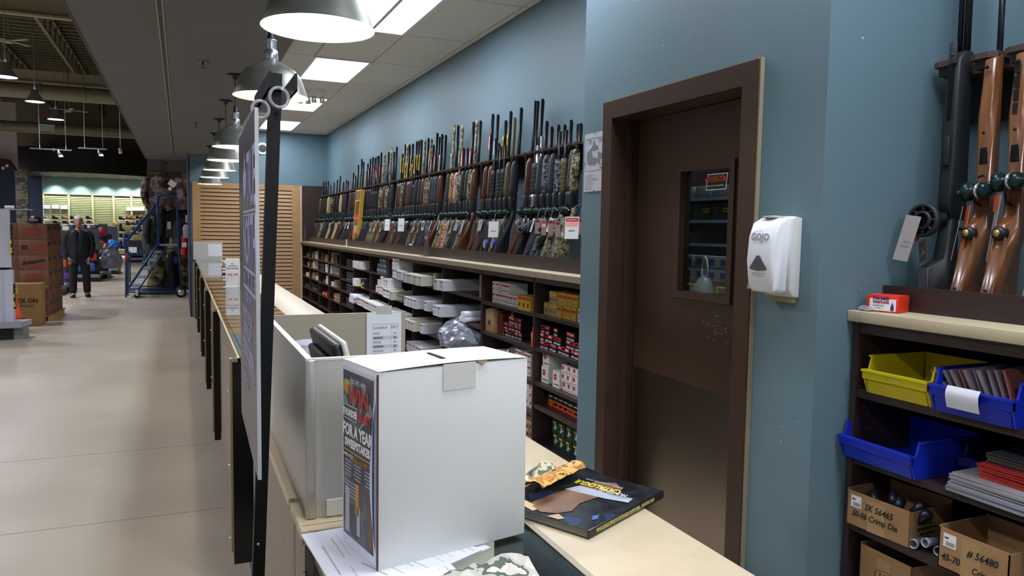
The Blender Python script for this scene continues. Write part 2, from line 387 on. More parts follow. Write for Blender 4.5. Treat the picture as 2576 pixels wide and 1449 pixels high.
# ------------------------------------------------------------------ door in the blue pillar
fr = struct(mb(DOORB).build('door_1_frame')) if False else None
d = thing('door_1', 'dark brown door with a narrow window and steel kick plate', 'door'); d['kind'] = 'structure'
f = mb(DOORB)
FO = 0.05
for (y0, y1, z0, z1) in ((DY1 - 0.03, DY1 + FO, 0, DZ + FO), (DY0 - FO, DY0 + 0.03, 0, DZ + FO), (DY0 + 0.03, DY1 - 0.03, DZ - 0.03, DZ + FO)):
    f.box(XP - 0.022, y0, z0, XP + 0.17, y1, z1)
f.box(XP + 0.055, DY1 - 0.05, 0, XP + 0.08, DY1 - 0.03, DZ - 0.03); f.box(XP + 0.055, DY0 + 0.03, 0, XP + 0.08, DY0 + 0.05, DZ - 0.03)
dfr = f.build('frame', d)
mb(M('caulk_line', (140, 130, 104), 0.8)).box(XP - 0.02, DY0 - FO, DZ + FO, XP, DY1 + FO, DZ + FO + 0.005).box(XP - 0.016, DY0 - FO - 0.006, 0, XP, DY0 - FO, DZ + FO + 0.005).build('caulk', dfr)
LX = XP + 0.125
wa, wb, wz0, wz1 = 2.385, 2.70, 1.355, 1.865
lf = mb(DOORB)
L0, L1 = DY0 + 0.035, DY1 - 0.035
lf.box(LX, L0, 0.01, LX + 0.045, wa, DZ - 0.035); lf.box(LX, wb, 0.01, LX + 0.045, L1, DZ - 0.035)
lf.box(LX, wa, 0.01, LX + 0.045, wb, wz0); lf.box(LX, wa, wz1, LX + 0.045, wb, DZ - 0.035)
leaf = lf.build('leaf', d)
wf = mb(DOORB)
for (y0, y1, z0, z1) in ((wa - 0.03, wa, wz0 - 0.03, wz1 + 0.03), (wb, wb + 0.03, wz0 - 0.03, wz1 + 0.03), (wa, wb, wz0 - 0.03, wz0), (wa, wb, wz1, wz1 + 0.03)):
    wf.box(LX - 0.012, y0, z0, LX + 0.001, y1, z1)
wf.build('window_bead', leaf)
mb(M('dark_door_glass', (205, 215, 215), 0.03, trans=1.0, ior=1.3)).box(LX + 0.02, wa, wz0, LX + 0.024, wb, wz1).build('pane', leaf)
mb(STEEL).box(LX - 0.003, L0 + 0.03, 0.02, LX, L1 - 0.02, 0.965).build('kick_plate', leaf)
mb(STEEL).box(LX - 0.004, L0 + 0.075 - 0.06, 0.98, LX, L0 + 0.115 - 0.06, 1.37).build('push_plate', leaf)
sc_ = mb(M('scuff_mark', (130, 122, 112), 0.7))
for k in range(26):
    y = random.gauss(2.42, 0.05); z = random.gauss(1.2, 0.05); l = random.uniform(0.004, 0.016)
    sc_.box(LX - 0.0008, y, z, LX, y + l, z + random.uniform(0.001, 0.003), rot=Matrix.Rotation(random.uniform(-1, 1), 3, 'X'))
sc_.build('scuffs', leaf)
# sticker on the pane
t = thing('window_sticker', 'black and orange sticker at the top of the door window', 'sticker', (LX + 0.018, 2.50, 1.812))
mb(WHITE).prism([(-0.062, -0.032), (0.066, -0.032), (0.056, 0.034), (-0.072, 0.034)], 0, 0.001, 'YZ').build('sticker_border', t)
mb(INK).prism([(-0.057, -0.028), (0.06, -0.028), (0.051, 0.030), (-0.066, 0.030)], -0.001, 0, 'YZ').build('sticker_face', t)
mb(ORG).box(-0.002, -0.055, 0.002, -0.001, 0.05, 0.024).build('orange_band', t)
text('REDDING!', 0.026, INK, t, (-0.0025, -0.002, 0.004), bold=0.0006, shear=0.2)
text('RELOADING EQUIPMENT', 0.009, WHITE, t, (-0.0025, 0.0, -0.018))
MAG = M('magenta_dot', (230, 50, 130), 0.5)
mb(MAG).lathe([(0.001, -0.003), (0.009, -0.003), (0.009, 0)], (0, 0.058, 0.01), 12, 'X').build('magenta_patch', t)
mb(MAG).lathe([(0.001, -0.003), (0.009, -0.003), (0.009, 0)], (0, -0.056, 0.012), 12, 'X').build('magenta_patch', t)
# store room behind the pane
sr = thing('wire_shelving', 'grey store shelves seen through the door window', 'shelf', (2.27, 0, 0))
for k, z in enumerate((1.772, 1.667, 1.557, 1.44)):
    mb(M('shelf_grey', (60, 66, 84), 0.5)).box(0, 1.97, z - 0.014, 0.3, 3.2, z).build('shelf', sr)
    mb(M('price_strip', (170, 184, 214), 0.4)).box(-0.006, 1.97, z - 0.014, 0, 3.2, z + 0.0).build('price_strip', sr)
mb(LAM).box(0.3, 1.95, 0.0, 0.32, 3.22, 2.1).box(0, 3.2, 0.0, 0.3, 3.22, 2.1).box(0, 1.95, 0.0, 0.3, 1.97, 2.1).build('back_panel', sr)
# unseen area light added to brighten the store room
ld = bpy.data.lights.new('store_fill', 'AREA'); ld.energy = 9; ld.size = 0.5; ld.color = (.85, .93, 1)
lo = bpy.data.objects.new('store_fill', ld); C.objects.link(lo); lo.location = (2.3, 2.5, 2.65)
def gbox(y, z, w_, h_, m, nm, lab, print_=None, d_=0.2, cat='box', x=2.28, grp=None):
    t = thing(nm, lab, cat, (x, y, z + 0.001), group=grp)
    mb(m).box(0, -w_ / 2, 0, d_, w_ / 2, h_, bevel=0.002).build('carton', t)
    if print_:
        for (u0, v0, u1, v1, pm) in print_:
            mb(pm).box(-0.001, w_ / 2 - u1 * w_, v0 * h_, 0, w_ / 2 - u0 * w_, v1 * h_).build('print', t)
    return t
FADE = M('green_camo_box', (30, 58, 40), 0.5, rgbs=[(18, 34, 26), (36, 66, 44), (26, 48, 56), (44, 70, 60)], scale=26)
for k, y in enumerate((3.10, 2.955, 2.81, 2.665)):
    t = gbox(y, 1.667, 0.135, 0.075, FADE, 'camo_carton', 'green camouflage carton on the upper lit shelf behind the door glass, %s from left' % ORD[k], [(0.55, .62, .95, .72, YEL), (0.55, .45, .92, .55, YEL)], grp='cartons behind the door glass')
gbox(3.04, 1.557, 0.16, 0.06, FADE, 'camo_carton', 'green camouflage carton on the middle shelf behind the door glass', [(0.1, .5, .6, .7, GREYP)])
for k in range(5):
    gbox(3.08 - k * 0.13, 1.772, 0.12, 0.055, M('pale_bin', (150, 156, 150), 0.6), 'parts_bin', 'pale parts bin on the top shelf behind the door glass, %s from left' % ORD[k], grp='pale bins behind the door glass')
for k in range(5):
    for r in range(2):
        gbox(2.93 - k * 0.082, 1.394 + r * 0.058, 0.076, 0.052, M('milky_pack', (168, 178, 176), 0.4), 'reloading_pack', 'milky blister pack, %s row, %s from left, below the shelves behind the glass' % (('lower', 'upper')[r], ORD[k]), [(0.25, .25, .8, .75, BLUP), (0.25, .1, .8, .25, GREYP)], d_=0.03, x=2.13, grp='milky packs behind the door glass')

st = thing('display_stand', 'low dark display stand just behind the door glass', 'stand', (2.09, 0, 0))
mb(LAM).box(0, 2.30, 0, 0.13, 3.1, 1.25).box(0.035, 2.30, 1.25, 0.13, 3.1, 1.393).build('body', st)
mb(LAM).box(0, 2.30, 1.25, 0.03, 3.1, 1.28).build('ledge', st)
for y0 in (2.80, 2.545):
    t = thing('yellow_display', 'yellow bullet box display, %s one behind the door glass' % ('left' if y0 > 2.7 else 'right'), 'display', (2.095, y0, 1.281), (0, 0, 0))
    mb(YEL).box(0, -0.10, 0.0, 0.04, 0.06, 0.095).build('header', t)
    mb(INK).box(-0.001, -0.095, 0.002, 0, 0.055, 0.058).build('shadow_box', t)
    for i in range(4):
        for j in range(4): mb(YEL).box(-0.006, 0.022 - i * 0.036, 0.004 + j * 0.014, 0, 0.048 - i * 0.036, 0.014 + j * 0.014).build('small_box', t)
    text('BERGER', 0.034, INK, t, (-0.0015, -0.02, 0.064), bold=0.0008)
jg = thing('plastic_jug', 'cloudy plastic jug between the two yellow displays', 'jug', (2.11, 2.70, 1.251))
mb(M('milky_plastic', (150, 162, 160), 0.3)).lathe([(0.001, 0), (0.05, 0), (0.055, 0.02), (0.055, 0.10), (0.03, 0.15), (0.012, 0.165), (0.001, 0.168)], seg=20).build('body', jg)
mb(WHITE).tube([(0, 0.02, 0.2), (0, 0.012, 0.235), (0, 0, 0.25), (0, -0.012, 0.235), (0, -0.02, 0.2), (0, -0.02, 0.165), (0, 0.02, 0.165), (0, 0.02, 0.2)], 0.004, 6).build('handle', jg)
# notice in a clear sleeve beside the door
t = thing('wall_notice', 'white printed notice with a grey map in a clear sleeve left of the door', 'notice', (XP - 0.001, 3.235, 1.80))
mb(M('notice_paper', (196, 200, 208), 0.35)).box(-0.002, -0.105, 0, 0, 0.105, 0.283).build('sheet', t)
g = mb(GREYP)
def frame_lines(g, y0, y1, z0, z1, w_=0.0015, x=-0.0028):
    g.box(x, y0, z0, x + 0.0005, y1, z0 + w_); g.box(x, y0, z1 - w_, x + 0.0005, y1, z1); g.box(x, y0, z0, x + 0.0005, y0 + w_, z1); g.box(x, y1 - w_, z0, x + 0.0005, y1, z1)
frame_lines(g, -0.092, 0.094, 0.10, 0.258); g.build('map_frame', t)
mp = mb(M('map_grey', (122, 124, 132), 0.6))
def blob(m_, pts, x0=-0.0034, x1=-0.0025): m_.prism(pts, x0, x1, 'YZ')
blob(mp, [(.075, .19), (.08, .165), (.07, .135), (.03, .13), (.0, .128), (-.02, .14), (-.04, .13), (-.06, .12), (-.045, .15), (-.03, .16), (-.02, .155), (-.0, .165), (.02, .158), (.025, .18), (.04, .195), (.03, .21), (.06, .2)])
blob(mp, [(-.03, .19), (-.045, .185), (-.065, .18), (-.075, .168), (-.06, .155), (-.045, .15), (-.03, .165)])
blob(mp, [(.03, .215), (.04, .205), (.02, .198), (-.0, .2), (-.03, .205), (-.035, .198), (-.028, .215), (.0, .225), (.005, .245), (.015, .25), (.018, .23)])
mp.build('map_print', t)
l = mb(LGREY)
for k in range(9): l.box(-0.003, 0.092 - random.uniform(0.06, .15), 0.012 + k * 0.0085, -0.0025, 0.092, 0.0145 + k * 0.0085)
l.box(-0.003, 0.03, 0.235, -0.0025, 0.075, 0.239); l.box(-0.003, -0.08, 0.238, -0.0025, -0.03, 0.242)
l.build('small_print', t)
text('Wildlife', 0.012, GREYP, t, (-0.003, 0.05, 0.243)); text('Permis', 0.012, GREYP, t, (-0.003, -0.05, 0.243))
text('Canada', 0.011, GREYP, t, (-0.003, -0.065, 0.108), bold=0.0003)
pn = mb(INK)
for y, z in ((0, 0.278), (0, 0.004), (-0.1, 0.14), (0.1, 0.14)): pn.lathe([(0.001, -0.006), (0.0028, -0.005), (0.0028, 0)], (0, y, z), 8, 'X')
pn.build('pin', t)
# soap dispenser
t = thing('soap_dispenser', 'white wall mounted soap dispenser with a grey window right of the door', 'soap dispenser', (XP, 1.935, 1.395))
DW = M('dispenser_white', (232, 233, 238), 0.28, spec=0.6); DG = M('dispenser_grey_white', (206, 206, 202), 0.4)
mb(DG).prism([(0, 0.0), (0, 0.262), (-0.03, 0.268), (-0.045, 0.255), (-0.045, 0.03), (-0.03, 0.004)], -0.058, 0.07, 'XZ', bevel=0.006).build('back_plate', t)
cv = mb(DW).prism([(-0.043, 0.02), (-0.043, 0.262), (-0.066, 0.262), (-0.096, 0.246), (-0.112, 0.20), (-0.118, 0.12), (-0.110, 0.055), (-0.096, 0.03), (-0.094, 0.018), (-0.06, 0.014)], -0.052, 0.072, 'XZ', bevel=0.014)
cv.build('cover', t)
wn = mb(M('smoked_window', (84, 84, 88), 0.15)).prism([(0.045, .092), (0.048, 0.098), (0.018, 0.138), (0.010, 0.140), (0.002, 0.138), (-0.028, 0.098), (-0.025, .092), (0.01, 0.088)], -0.1205, -0.112, 'YZ', bevel=0.002).build('sight_window', t)
text('GOJO', 0.032, M('logo_grey', (172, 174, 182), 0.4), t, (-0.1155, 0.01, 0.188), rot=(PI / 2 , 0, -PI / 2), bold=0.0012, shear=0.15)
arc = _mats['logo_grey']; mb(arc).tube([(-0.1155, 0.01 + 0.036 * math.cos(a), 0.203 + 0.016 * math.sin(a)) for a in [PI * k / 10 for k in range(1, 7)]], 0.0009, 5).build('logo_swoosh', t)
text('Antibacterial Handwash', 0.0065, arc, t, (-0.1158, 0.01, 0.078)); text('Savon antimicrobien', 0.0065, arc, t, (-0.1152, 0.01, 0.071))
mb(arc).tube([(-0.1145, 0.024, 0.048), (-0.1142, 0.016, 0.042), (-0.114, 0.004, 0.042), (-0.1142, -0.006, 0.048)], 0.0008, 5).tube([(-0.1145, 0.010, 0.047), (-0.1148, 0.01, 0.062)], 0.0008, 5).build('hand_symbol', t)
mb(DG).lathe([(0.03, 0), (0.034, 0.006), (0.001, 0.008)], (-0.06, 0.01, 0.262), 20).build('top_cap', t)
mb(M('old_foam_tape', (150, 142, 96), 0.8)).box(-0.02, -0.045, -0.016, -0.001, 0.055, 0.01).build('foam_tape', t)
# chips in the blue paint
ch = mb(M('bare_plaster', (186, 194, 196), 0.8))
for (px, py, w_, h_) in ((2168, 98, .012, .014), (2163, 712, .006, .003), (2178, 706, .012, .003), (2195, 709, .010, .003), (2164, 728, .008, .006), (2122, 645, .004, .004), (2175, 690, .003, .003)):
    q = hy(px, py, YP0); ch.box(q.x, YP0 - 0.0006, q.z, q.x + w_ * 0.6, YP0, q.z + h_ * 0.5, rot=Matrix.Rotation(0.5, 3, 'Y'))
for (px, py) in ((1965, 1112), (1968, 1075), (2008, 1063), (1700, 160), (1668, 115)):
    q = hx(px, py, XP); ch.box(XP - 0.0006, q.y, q.z, XP, q.y + 0.003, q.z + 0.004)
ch.build('paint_chips', bpy.data.objects['wall_pillar'])

# ------------------------------------------------------------------ the long counter
ZT = 1.03                                 # glass top height
XF, XL, XB = 0.215, 0.62, 0.875           # customer face, inner edge of the ledge, staff edge
# continuous laminate ledge at the back
t = thing('counter_ledge', 'long beige laminate ledge along the staff side of the counter', 'counter', (0, 0, 0))
mb(BEIGE).box(XL, 0.55, ZT - 0.03, XB, 13.9, ZT, bevel=0.002).build('worktop', t)
mb(LAM).box(XL + 0.02, 0.6, 0.0, XL + 0.04, 1.40, ZT - 0.03).box(XL + 0.03, 3.4, 0.0, XB - 0.02, 13.9, ZT - 0.03).box(XL + 0.03, 0.6, 0, XB - 0.02, 1.4, ZT - 0.03).build('cupboard_body', t)
UY = [3.47, 5.60, 7.42, 9.32, 11.48, 13.25]
wood_in = M('case_wood_deck', (170, 134, 96), 0.45, rgb2=(140, 106, 72), scale=4, stretch=(6, 1, 1))
GREENC = M('grey_green_liner', (98, 116, 110), 0.7)
for k in range(len(UY)):
    y0 = UY[k]; y1 = UY[k + 1] if k + 1 < len(UY) else 13.9
    t = thing('display_case', 'glass topped display case, %s one along the counter beyond the till' % ORD[k], 'display case', (0, y0, 0), group='glass topped cases along the counter')
    D = y1 - y0
    mb(BEIGED).box(XF + 0.025, 0.04, 0.16, XF + 0.045, D - 0.01, 0.965).build('front_panel', t)
    mb(GLASS).box(XF + 0.032, 0.04, 0.965, XF + 0.038, D - 0.01, ZT - 0.008).build('front_glass', t)
    mb(M('blue_grey_kick', (70, 78, 92), 0.5)).box(XF + 0.06, 0.0, 0.0, XF + 0.08, D, 0.16).build('kick_board', t)
    mb(wood_in).box(XF + 0.045, 0.03, 0.945, XL - 0.02, D - 0.01, 0.96).build('deck', t)
    mb(GREENC).box(XF + 0.06, 0.10, 0.961, XL - 0.05, 0.62, 0.966).build('liner', t)
    mb(GLASS).box(XF + 0.015, 0.01, ZT - 0.008, XL, D - 0.004, ZT).build('glass_top', t)
    mb(GOLD).box(XF - 0.015, 0.0, ZT - 0.02, XL - 0.001, 0.012, ZT - 0.002).box(XF + 0.004, 0.0, ZT - 0.02, XF + 0.015, D, ZT - 0.004).build('top_trim', t)
    mb(BLKG).box(XF - 0.02, 0.004, 0.10, XL if k == 0 else XF + 0.022, 0.03, ZT - 0.02).build('end_panel', t)
    mb(GOLD).box(XF - 0.03, -0.004, 0.16, XF - 0.02, 0.032, ZT - 0.004).build('edge_trim', t)
    if k: mb(GOLD).box(XF + 0.0225, 0.002, 0.16, XF + 0.030, 0.03, ZT - 0.02).build('edge_trim', t)
    for z in (0.88, 0.55, 0.22): mb(SILVER).lathe([(0.001, -0.010), (0.006, -0.009), (0.006, 0)], (XF - 0.03, 0.014, z), 10, 'X').build('trim_screw', t)
# a few things lying in the cases
rr = random.Random(3)
# far glass partition and end till screen
t = thing('till_screen', 'small grey screen with a white sheet at the far end of the counter', 'screen', (0.19, 13.9, ZT))
mb(ALU).box(0, 0, 0, 0.46, 0.012, 0.31).build('front_panel', t); mb(ALU).box(0, 0.0125, 0, 0.012, 0.46, 0.31).build('side_panel', t)
mb(BLK).box(-0.01, -0.01, -0.035, 0.48, 0.02, 0.0).build('base_rail', t)
mb(BEIGED).box(0, 0.02, -1.0, 0.46, 0.46, -0.035).build('cabinet', t)
sh = thing('taped_sheet', 'white sheet taped to the far grey screen', 'paper', (0.42, 13.896, ZT + 0.06))
mb(PAPER).box(0, 0, 0, 0.22, 0.002, 0.21).build('sheet', sh)
# powder sale sign
a = hz(568, 722, ZT)
t = thing('sale_sign', 'white upright sign on the glass counter offering ten percent off', 'sign', (a.x, a.y, ZT), rot=(0, 0, -0.12))
sw_, sh_ = 0.125, 0.27
mb(WHITE).box(0, 0, 0, sw_, 0.004, sh_, bevel=0.001).build('panel', t); mb(WHITE).box(-0.02, -0.03, 0, sw_ * 0.8, -0.001, 0.004).build('foot', t)
g = mb(GREYP)
def fr_y(g, x0, x1, z0, z1, w_, y=-0.0006):
    g.box(x0, y, z0, x1, y + 0.0006, z0 + w_); g.box(x0, y, z1 - w_, x1, y + 0.0006, z1); g.box(x0, y, z0, x0 + w_, y + 0.0006, z1); g.box(x1 - w_, y, z0, x1, y + 0.0006, z1)
fr_y(g, 0.012, sw_ - 0.010, 0.025, sh_ - 0.02, 0.0016); g.build('border', t)
for i, s_ in enumerate(('ALL', 'IN STOCK', 'GUN POWDER')): text(s_, 0.021, INK, t, (sw_ / 2, -0.001, 0.215 - i * 0.024), '-Y', sx=0.78 if i else 0.9, bold=0.0003)
text('10% OFF', 0.034, RED, t, (sw_ / 2, -0.001, 0.105), '-Y', sx=0.78, bold=0.0006)
text('- - - - -', 0.012, LGREY, t, (sw_ / 2, -0.001, 0.08), '-Y')
t = thing('trinket_box', 'small red white and black item beside the sale sign on the glass', 'box', (hz(558, 690, ZT).x, hz(558, 690, ZT).y, ZT))
mb(M('muted_red', (130, 70, 66), 0.5)).box(0, 0, 0, 0.06, 0.06, 0.10, bevel=0.01).build('body', t); mb(WHITE).box(0.004, -0.001, 0.02, 0.056, 0, 0.04).box(0.004, -0.001, 0.055, 0.056, 0, 0.075).build('band', t)

# ------------------------------------------------------------------ till enclosure
Y0, Y1, XC = 1.475, 2.30, 0.205
t = thing('till_counter', 'taupe laminate till counter with a beige top and corner clip', 'counter', (0, 0, 0))
mb(BEIGED).box(XC + 0.004, Y0 + 0.01, 0.10, XC + 0.024, Y1 + 0.3, ZT - 0.02).build('side_panel', t)
mb(BEIGE).box(XC - 0.006, Y0 - 0.055, ZT - 0.02, XL, Y0 + 0.0, ZT + 0.0, bevel=0.002).box(XC - 0.006, Y0 + 0.001, ZT - 0.02, XC + 0.06, Y1 + 0.3, ZT, bevel=0.002).build('top_border', t)
mb(BEIGE).box(XC + 0.061, Y0 + 0.001, ZT - 0.024, XL, Y1 + 0.3, ZT - 0.003).build('worktop', t)
mb(LAM).box(XC + 0.03, Y0, 0.0, XL, Y1 + 0.08, 0.10).build('kick_board', t)
mb(M('joint_line', (120, 106, 84), 0.7)).box(XC - 0.002, Y0 - 0.028, ZT, XL, Y0 - 0.026, ZT + 0.0004).build('joint', t)
mb(BLKG).box(XC + 0.035, Y0 - 0.05, 0.1, XC + 0.075, Y0 - 0.03, ZT - 0.02).build('end_post', t)
mb(SILVER).box(XC - 0.008, Y0 - 0.058, ZT - 0.026, XC + 0.035, Y0 - 0.05, ZT - 0.021).lathe([(0.004, 0), (0.007, 0.004), (0.007, 0.04), (0.003, 0.05)], (XC + 0.0, Y0 - 0.052, ZT - 0.13), 10).build('lock_clip', t)
mb(BEIGED).box(XC, Y0 - 0.052, 0.1, XC + 0.035, Y0 + 0.01, ZT - 0.026).build('corner_post', t)
PZ = 0.318
t = thing('privacy_screen', 'three sided grey satin screen around the till', 'screen', (0, 0, ZT + 0.0))
S0 = Y0 + 0.003
mb(ALU).box(XC + 0.014, S0, 0, XC + 0.022, Y1 - 0.012, PZ - 0.003).build('side_panel', t)
mb(ALU).box(XC + 0.030, S0, 0, 0.60, S0 + 0.008, PZ - 0.003).build('front_panel', t)
mb(M('screen_inside', (168, 160, 144), 0.5, 0.1)).box(XC + 0.022, Y1 - 0.012, -0.03, 0.640, Y1 - 0.004, PZ - 0.005).build('back_panel', t)
mb(ALUE).box(XC + 0.012, S0, PZ - 0.004, XC + 0.024, Y1 - 0.012, PZ).box(XC + 0.024, S0 - 0.001, PZ - 0.004, 0.60, S0 + 0.010, PZ).build('top_edge', t)
mb(M('corner_moulding', (176, 174, 168), 0.3, 0.6)).box(XC + 0.010, S0 - 0.004, 0, XC + 0.030, S0 + 0.010, PZ - 0.002, bevel=0.003).build('corner_moulding', t)
mb(WHITE).box(XC + 0.05, S0 - 0.003, 0.002, XC + 0.30, S0, 0.035).build('label_strip', t)
mb(M('clear_tape', (205, 205, 198), 0.2)).box(XC + 0.115, S0 - 0.0035, 0.02, XC + 0.16, S0 - 0.003, 0.055).build('tape', t)
sc2 = mb(M('scratch', (214, 208, 204), 0.4))
for (x, z, l, a) in ((0.30, 0.20, .02, .5), (.305, .15, .014, .2), (.36, .07, .01, 2), (.34, .1, .012, 1.2)): sc2.box(x, S0 - 0.0004, z, x + 0.0007, S0, z + l, rot=Matrix.Rotation(-a, 3, 'Y'))
sc2.build('scratches', t)
# price list taped to the back panel
def at_back(px, py): return hy(px, py, Y1 - 0.014)
a, b, c = at_back(922, 880), at_back(1009, 785), at_back(922, 788)
t = thing('price_list', 'white printed price list taped to the back of the till screen', 'paper', (a.x, Y1 - 0.015, 1.14))
pw, ph_ = b.x - a.x, 0.262
top = c.z - 1.14
mb(PAPER).box(0, -0.001, 0, pw, 0, top).build('sheet', t)
mb(M('matte_tape', (186, 186, 178), 0.4)).box(pw * .27, -0.0016, top - 0.004, pw * .72, -0.001, top + 0.022).build('tape', t)
g = mb(LGREY); u = lambda f: f * pw
z = top - 0.035
g.box(u(.17), -0.0014, z, u(.92), -0.001, z + 0.0012); g.box(u(.17), -0.0014, 0.0, u(.175), -0.001, z); g.box(u(.70), -0.0014, 0.0, u(.705), -0.001, z); g.box(u(.915), -0.0014, 0.0, u(.92), -0.001, z)
rows = mb(M('row_shade', (198, 202, 210), 0.7)); dk = mb(GREYP)
for k in range(13):
    zz = z - 0.035 - k * 0.0135
    if k % 2: rows.box(u(.175), -0.0013, zz, u(.915), -0.001, zz + 0.0115)
    (dk if k % 2 else g).box(u(.19), -0.0016, zz + 0.003, u(rr.uniform(.3, .6)), -0.0012, zz + 0.0095)
    (dk if k % 2 else g).box(u(.77), -0.0016, zz + 0.003, u(.86), -0.0012, zz + 0.0095)
g.build('grey_rows', t); rows.build('row_band', t); dk.build('dark_rows', t)
text('Location', 0.013, GREYP, t, (u(.18), -0.0014, z - 0.014), '-Y', align='LEFT'); text('EXT', 0.013, GREYP, t, (u(.81), -0.0014, z - 0.014), '-Y')
# handwritten note
a = at_back(731, 903)
t = thing('handwritten_note', 'curled white handwritten note taped inside the till screen', 'paper', (at_back(733, 900).x, Y1 - 0.02, 1.165))
def nf(u_, v_): return (u_ * 0.085, -0.008 * math.sin(v_ * 3) - 0.01 * u_ * (1 - v_), v_ * 0.09 + 0.01 + 0.006 * math.sin(u_ * 3))
mb(PAPER).grid(nf, 8, 6).build('sheet', t)
for i, s_ in enumerate(('Monday', 'Nov. 9.16', 'by th', 'mental')): text(s_, 0.015, GREYP, t, (0.042, -0.02, 0.082 - i * 0.02), rot=(PI / 2, -0.08, 0), shear=0.4, sx=0.8)
mb(M('clear_tape2', (190, 190, 182), 0.3)).box(0.072, -0.02, 0.07, 0.10, -0.019, 0.118).build('tape', t)
# monitor seen from behind
MX, MY = 0.49, 2.28
t = thing('till_monitor', 'tilted black till monitor with a white bezel seen from behind', 'monitor', (0.0, 0.0, 0.0))
mcen = Vector((0.348, 1.885, 1.222))
Rm = Matrix.Rotation(math.radians(-90), 4, 'Z') @ Matrix.Rotation(math.radians(14), 4, 'X')
t.matrix_world = Matrix.Translation(mcen) @ Rm
# local: screen faces +Y, back faces -Y
mb(ALUE).box(-0.17, 0.010, -0.12, 0.17, 0.024, 0.12, bevel=0.006).build('bezel', t)
mb(BLK).box(-0.168, -0.012, -0.118, 0.168, 0.010, 0.118, bevel=0.008).build('rear_shell', t)
mb(BLK).box(-0.13, -0.03, -0.09, 0.13, -0.012, 0.085, bevel=0.008).build('rear_step', t)
mb(BLKG).box(-0.145, 0.0245, -0.095, 0.145, 0.026, 0.095).build('screen', t)
mb(BLK).box(-0.055, -0.085, -0.05, 0.055, -0.03, 0.045, bevel=0.004).build('cable_box', t)
mb(BLKG).box(-0.045, -0.087, -0.035, 0.045, -0.085, 0.03).build('socket_opening', t)
mb(BLK).tube([(0, -0.05, -0.05), (0, -0.02, -0.12), (0, 0.05, -0.185)], [0.035, 0.028, 0.028], 12).build('stand_neck', t)
s2 = thing('till_machine', 'low dark till drawer under the monitor', 'till', (0.46, 1.95, ZT))
mb(BLK).box(-0.13, -0.18, 0.0, 0.16, 0.2, 0.09, bevel=0.006).build('drawer', s2)
mb(M('key_grey', (110, 112, 116), 0.5)).box(-0.09, -0.14, 0.09, 0.12, 0.02, 0.10, bevel=0.002).build('keypad', s2)

# ------------------------------------------------------------------ foreground glass case
t = thing('glass_case', 'foreground glass topped display case with metal edge strips', 'display case', (0, 0, 0))
C0, C1 = 0.55, Y0 - 0.058
mb(GLASS).box(XF + 0.006, C0, ZT - 0.007, XL - 0.012, C1, ZT - 0.001).build('glass_top', t)
mb(M('case_edge_strip', (168, 160, 138), 0.4, 0.4)).box(XF - 0.005, C0, ZT - 0.012, XF + 0.006, C1, ZT + 0.001).box(XL - 0.012, C0, ZT - 0.012, XL, C1, ZT + 0.001).build('edge_strip', t)
mb(BLKG).box(XF + 0.0, C0, ZT - 0.04, XF + 0.02, C1, ZT - 0.012).box(XL - 0.03, C0, 0.2, XL - 0.012, C1, ZT - 0.012).build('frame', t)
mb(M('smoky_side', (40, 44, 44), 0.15)).box(XF + 0.005, C0, 0.12, XF + 0.015, C1, ZT - 0.04).build('side_glass', t)
mb(GREENC).box(XF + 0.02, C0, 0.70, XL - 0.03, C1, 0.72).build('deck', t)
mb(LAM).box(XF + 0.01, C0, 0.0, XL - 0.02, C1, 0.12).build('plinth', t)
# entry forms
def sheet(name, lab, x, y, z, w_, d_, rz, lines=True):
    t = thing(name, lab, 'paper', (x, y, z), (0, 0, rz))
    mb(PAPER).box(0, 0, 0, w_, d_, 0.0016).build('sheet', t)
    if lines:
        g = mb(LGREY)
        for k, (a, l0, l1, th) in enumerate(((.93, .06, .95, .003), (.86, .1, .9, .0025), (.72, .30, .9, .0012), (.66, .30, .8, .0012), (.60, .30, .9, .0012), (.48, .2, .6, .0012), (.42, .45, .9, .0025), (.36, .4, .75, .0025), (.28, .1, .5, .0012), (.22, .15, .8, .0025), (.1, .25, .7, .005))):
            g.box(w_ * (1 - a) if False else w_ * a, d_ * (1 - l1), 0.0016, w_ * a + th * .7, d_ * (1 - l0), 0.0019)
        g.build('print', t)
    return t
p0 = hz(782, 1347, ZT)
sheet('entry_form', 'loose stack of printed entry forms left of the white box', p0.x + 0.002, p0.y - 0.275, ZT + 0.0035, 0.20, 0.275, 0.07)
sheet('entry_form', 'second entry form sheet slipping out below the top one', p0.x + 0.004, p0.y - 0.278, ZT + 0.0010, 0.20, 0.275, 0.075, False)
sheet('entry_form', 'sheets sticking out under the right of the white box', 0.31, 1.135, ZT + 0.001, 0.21, 0.16, 0.42, False)
sheet('entry_form', 'cream sheet under the front edge of the white box', 0.30, 1.125, ZT + 0.004, 0.20, 0.15, 0.44)
# crumpled flyer at the very bottom
t = thing('crumpled_flyer', 'crumpled pale flyer at the bottom edge in front of the white box', 'paper', (0.335, 1.00, ZT + 0.001))
def cf(u_, v_):
    r_ = random.Random(int(u_ * 100) * 131 + int(v_ * 100)); return (u_ * 0.19 + 0.01 * v_, v_ * 0.135 + 0.03 * u_, 0.004 + 0.012 * r_.random() * (0.3 + u_))
mb(M('flyer_print', (208, 208, 198), 0.6, rgbs=[(214, 212, 200), (188, 192, 180), (90, 100, 90), (222, 218, 208), (212, 208, 196)], scale=14)).grid(cf, 10, 7, smooth=False).build('sheet', t)

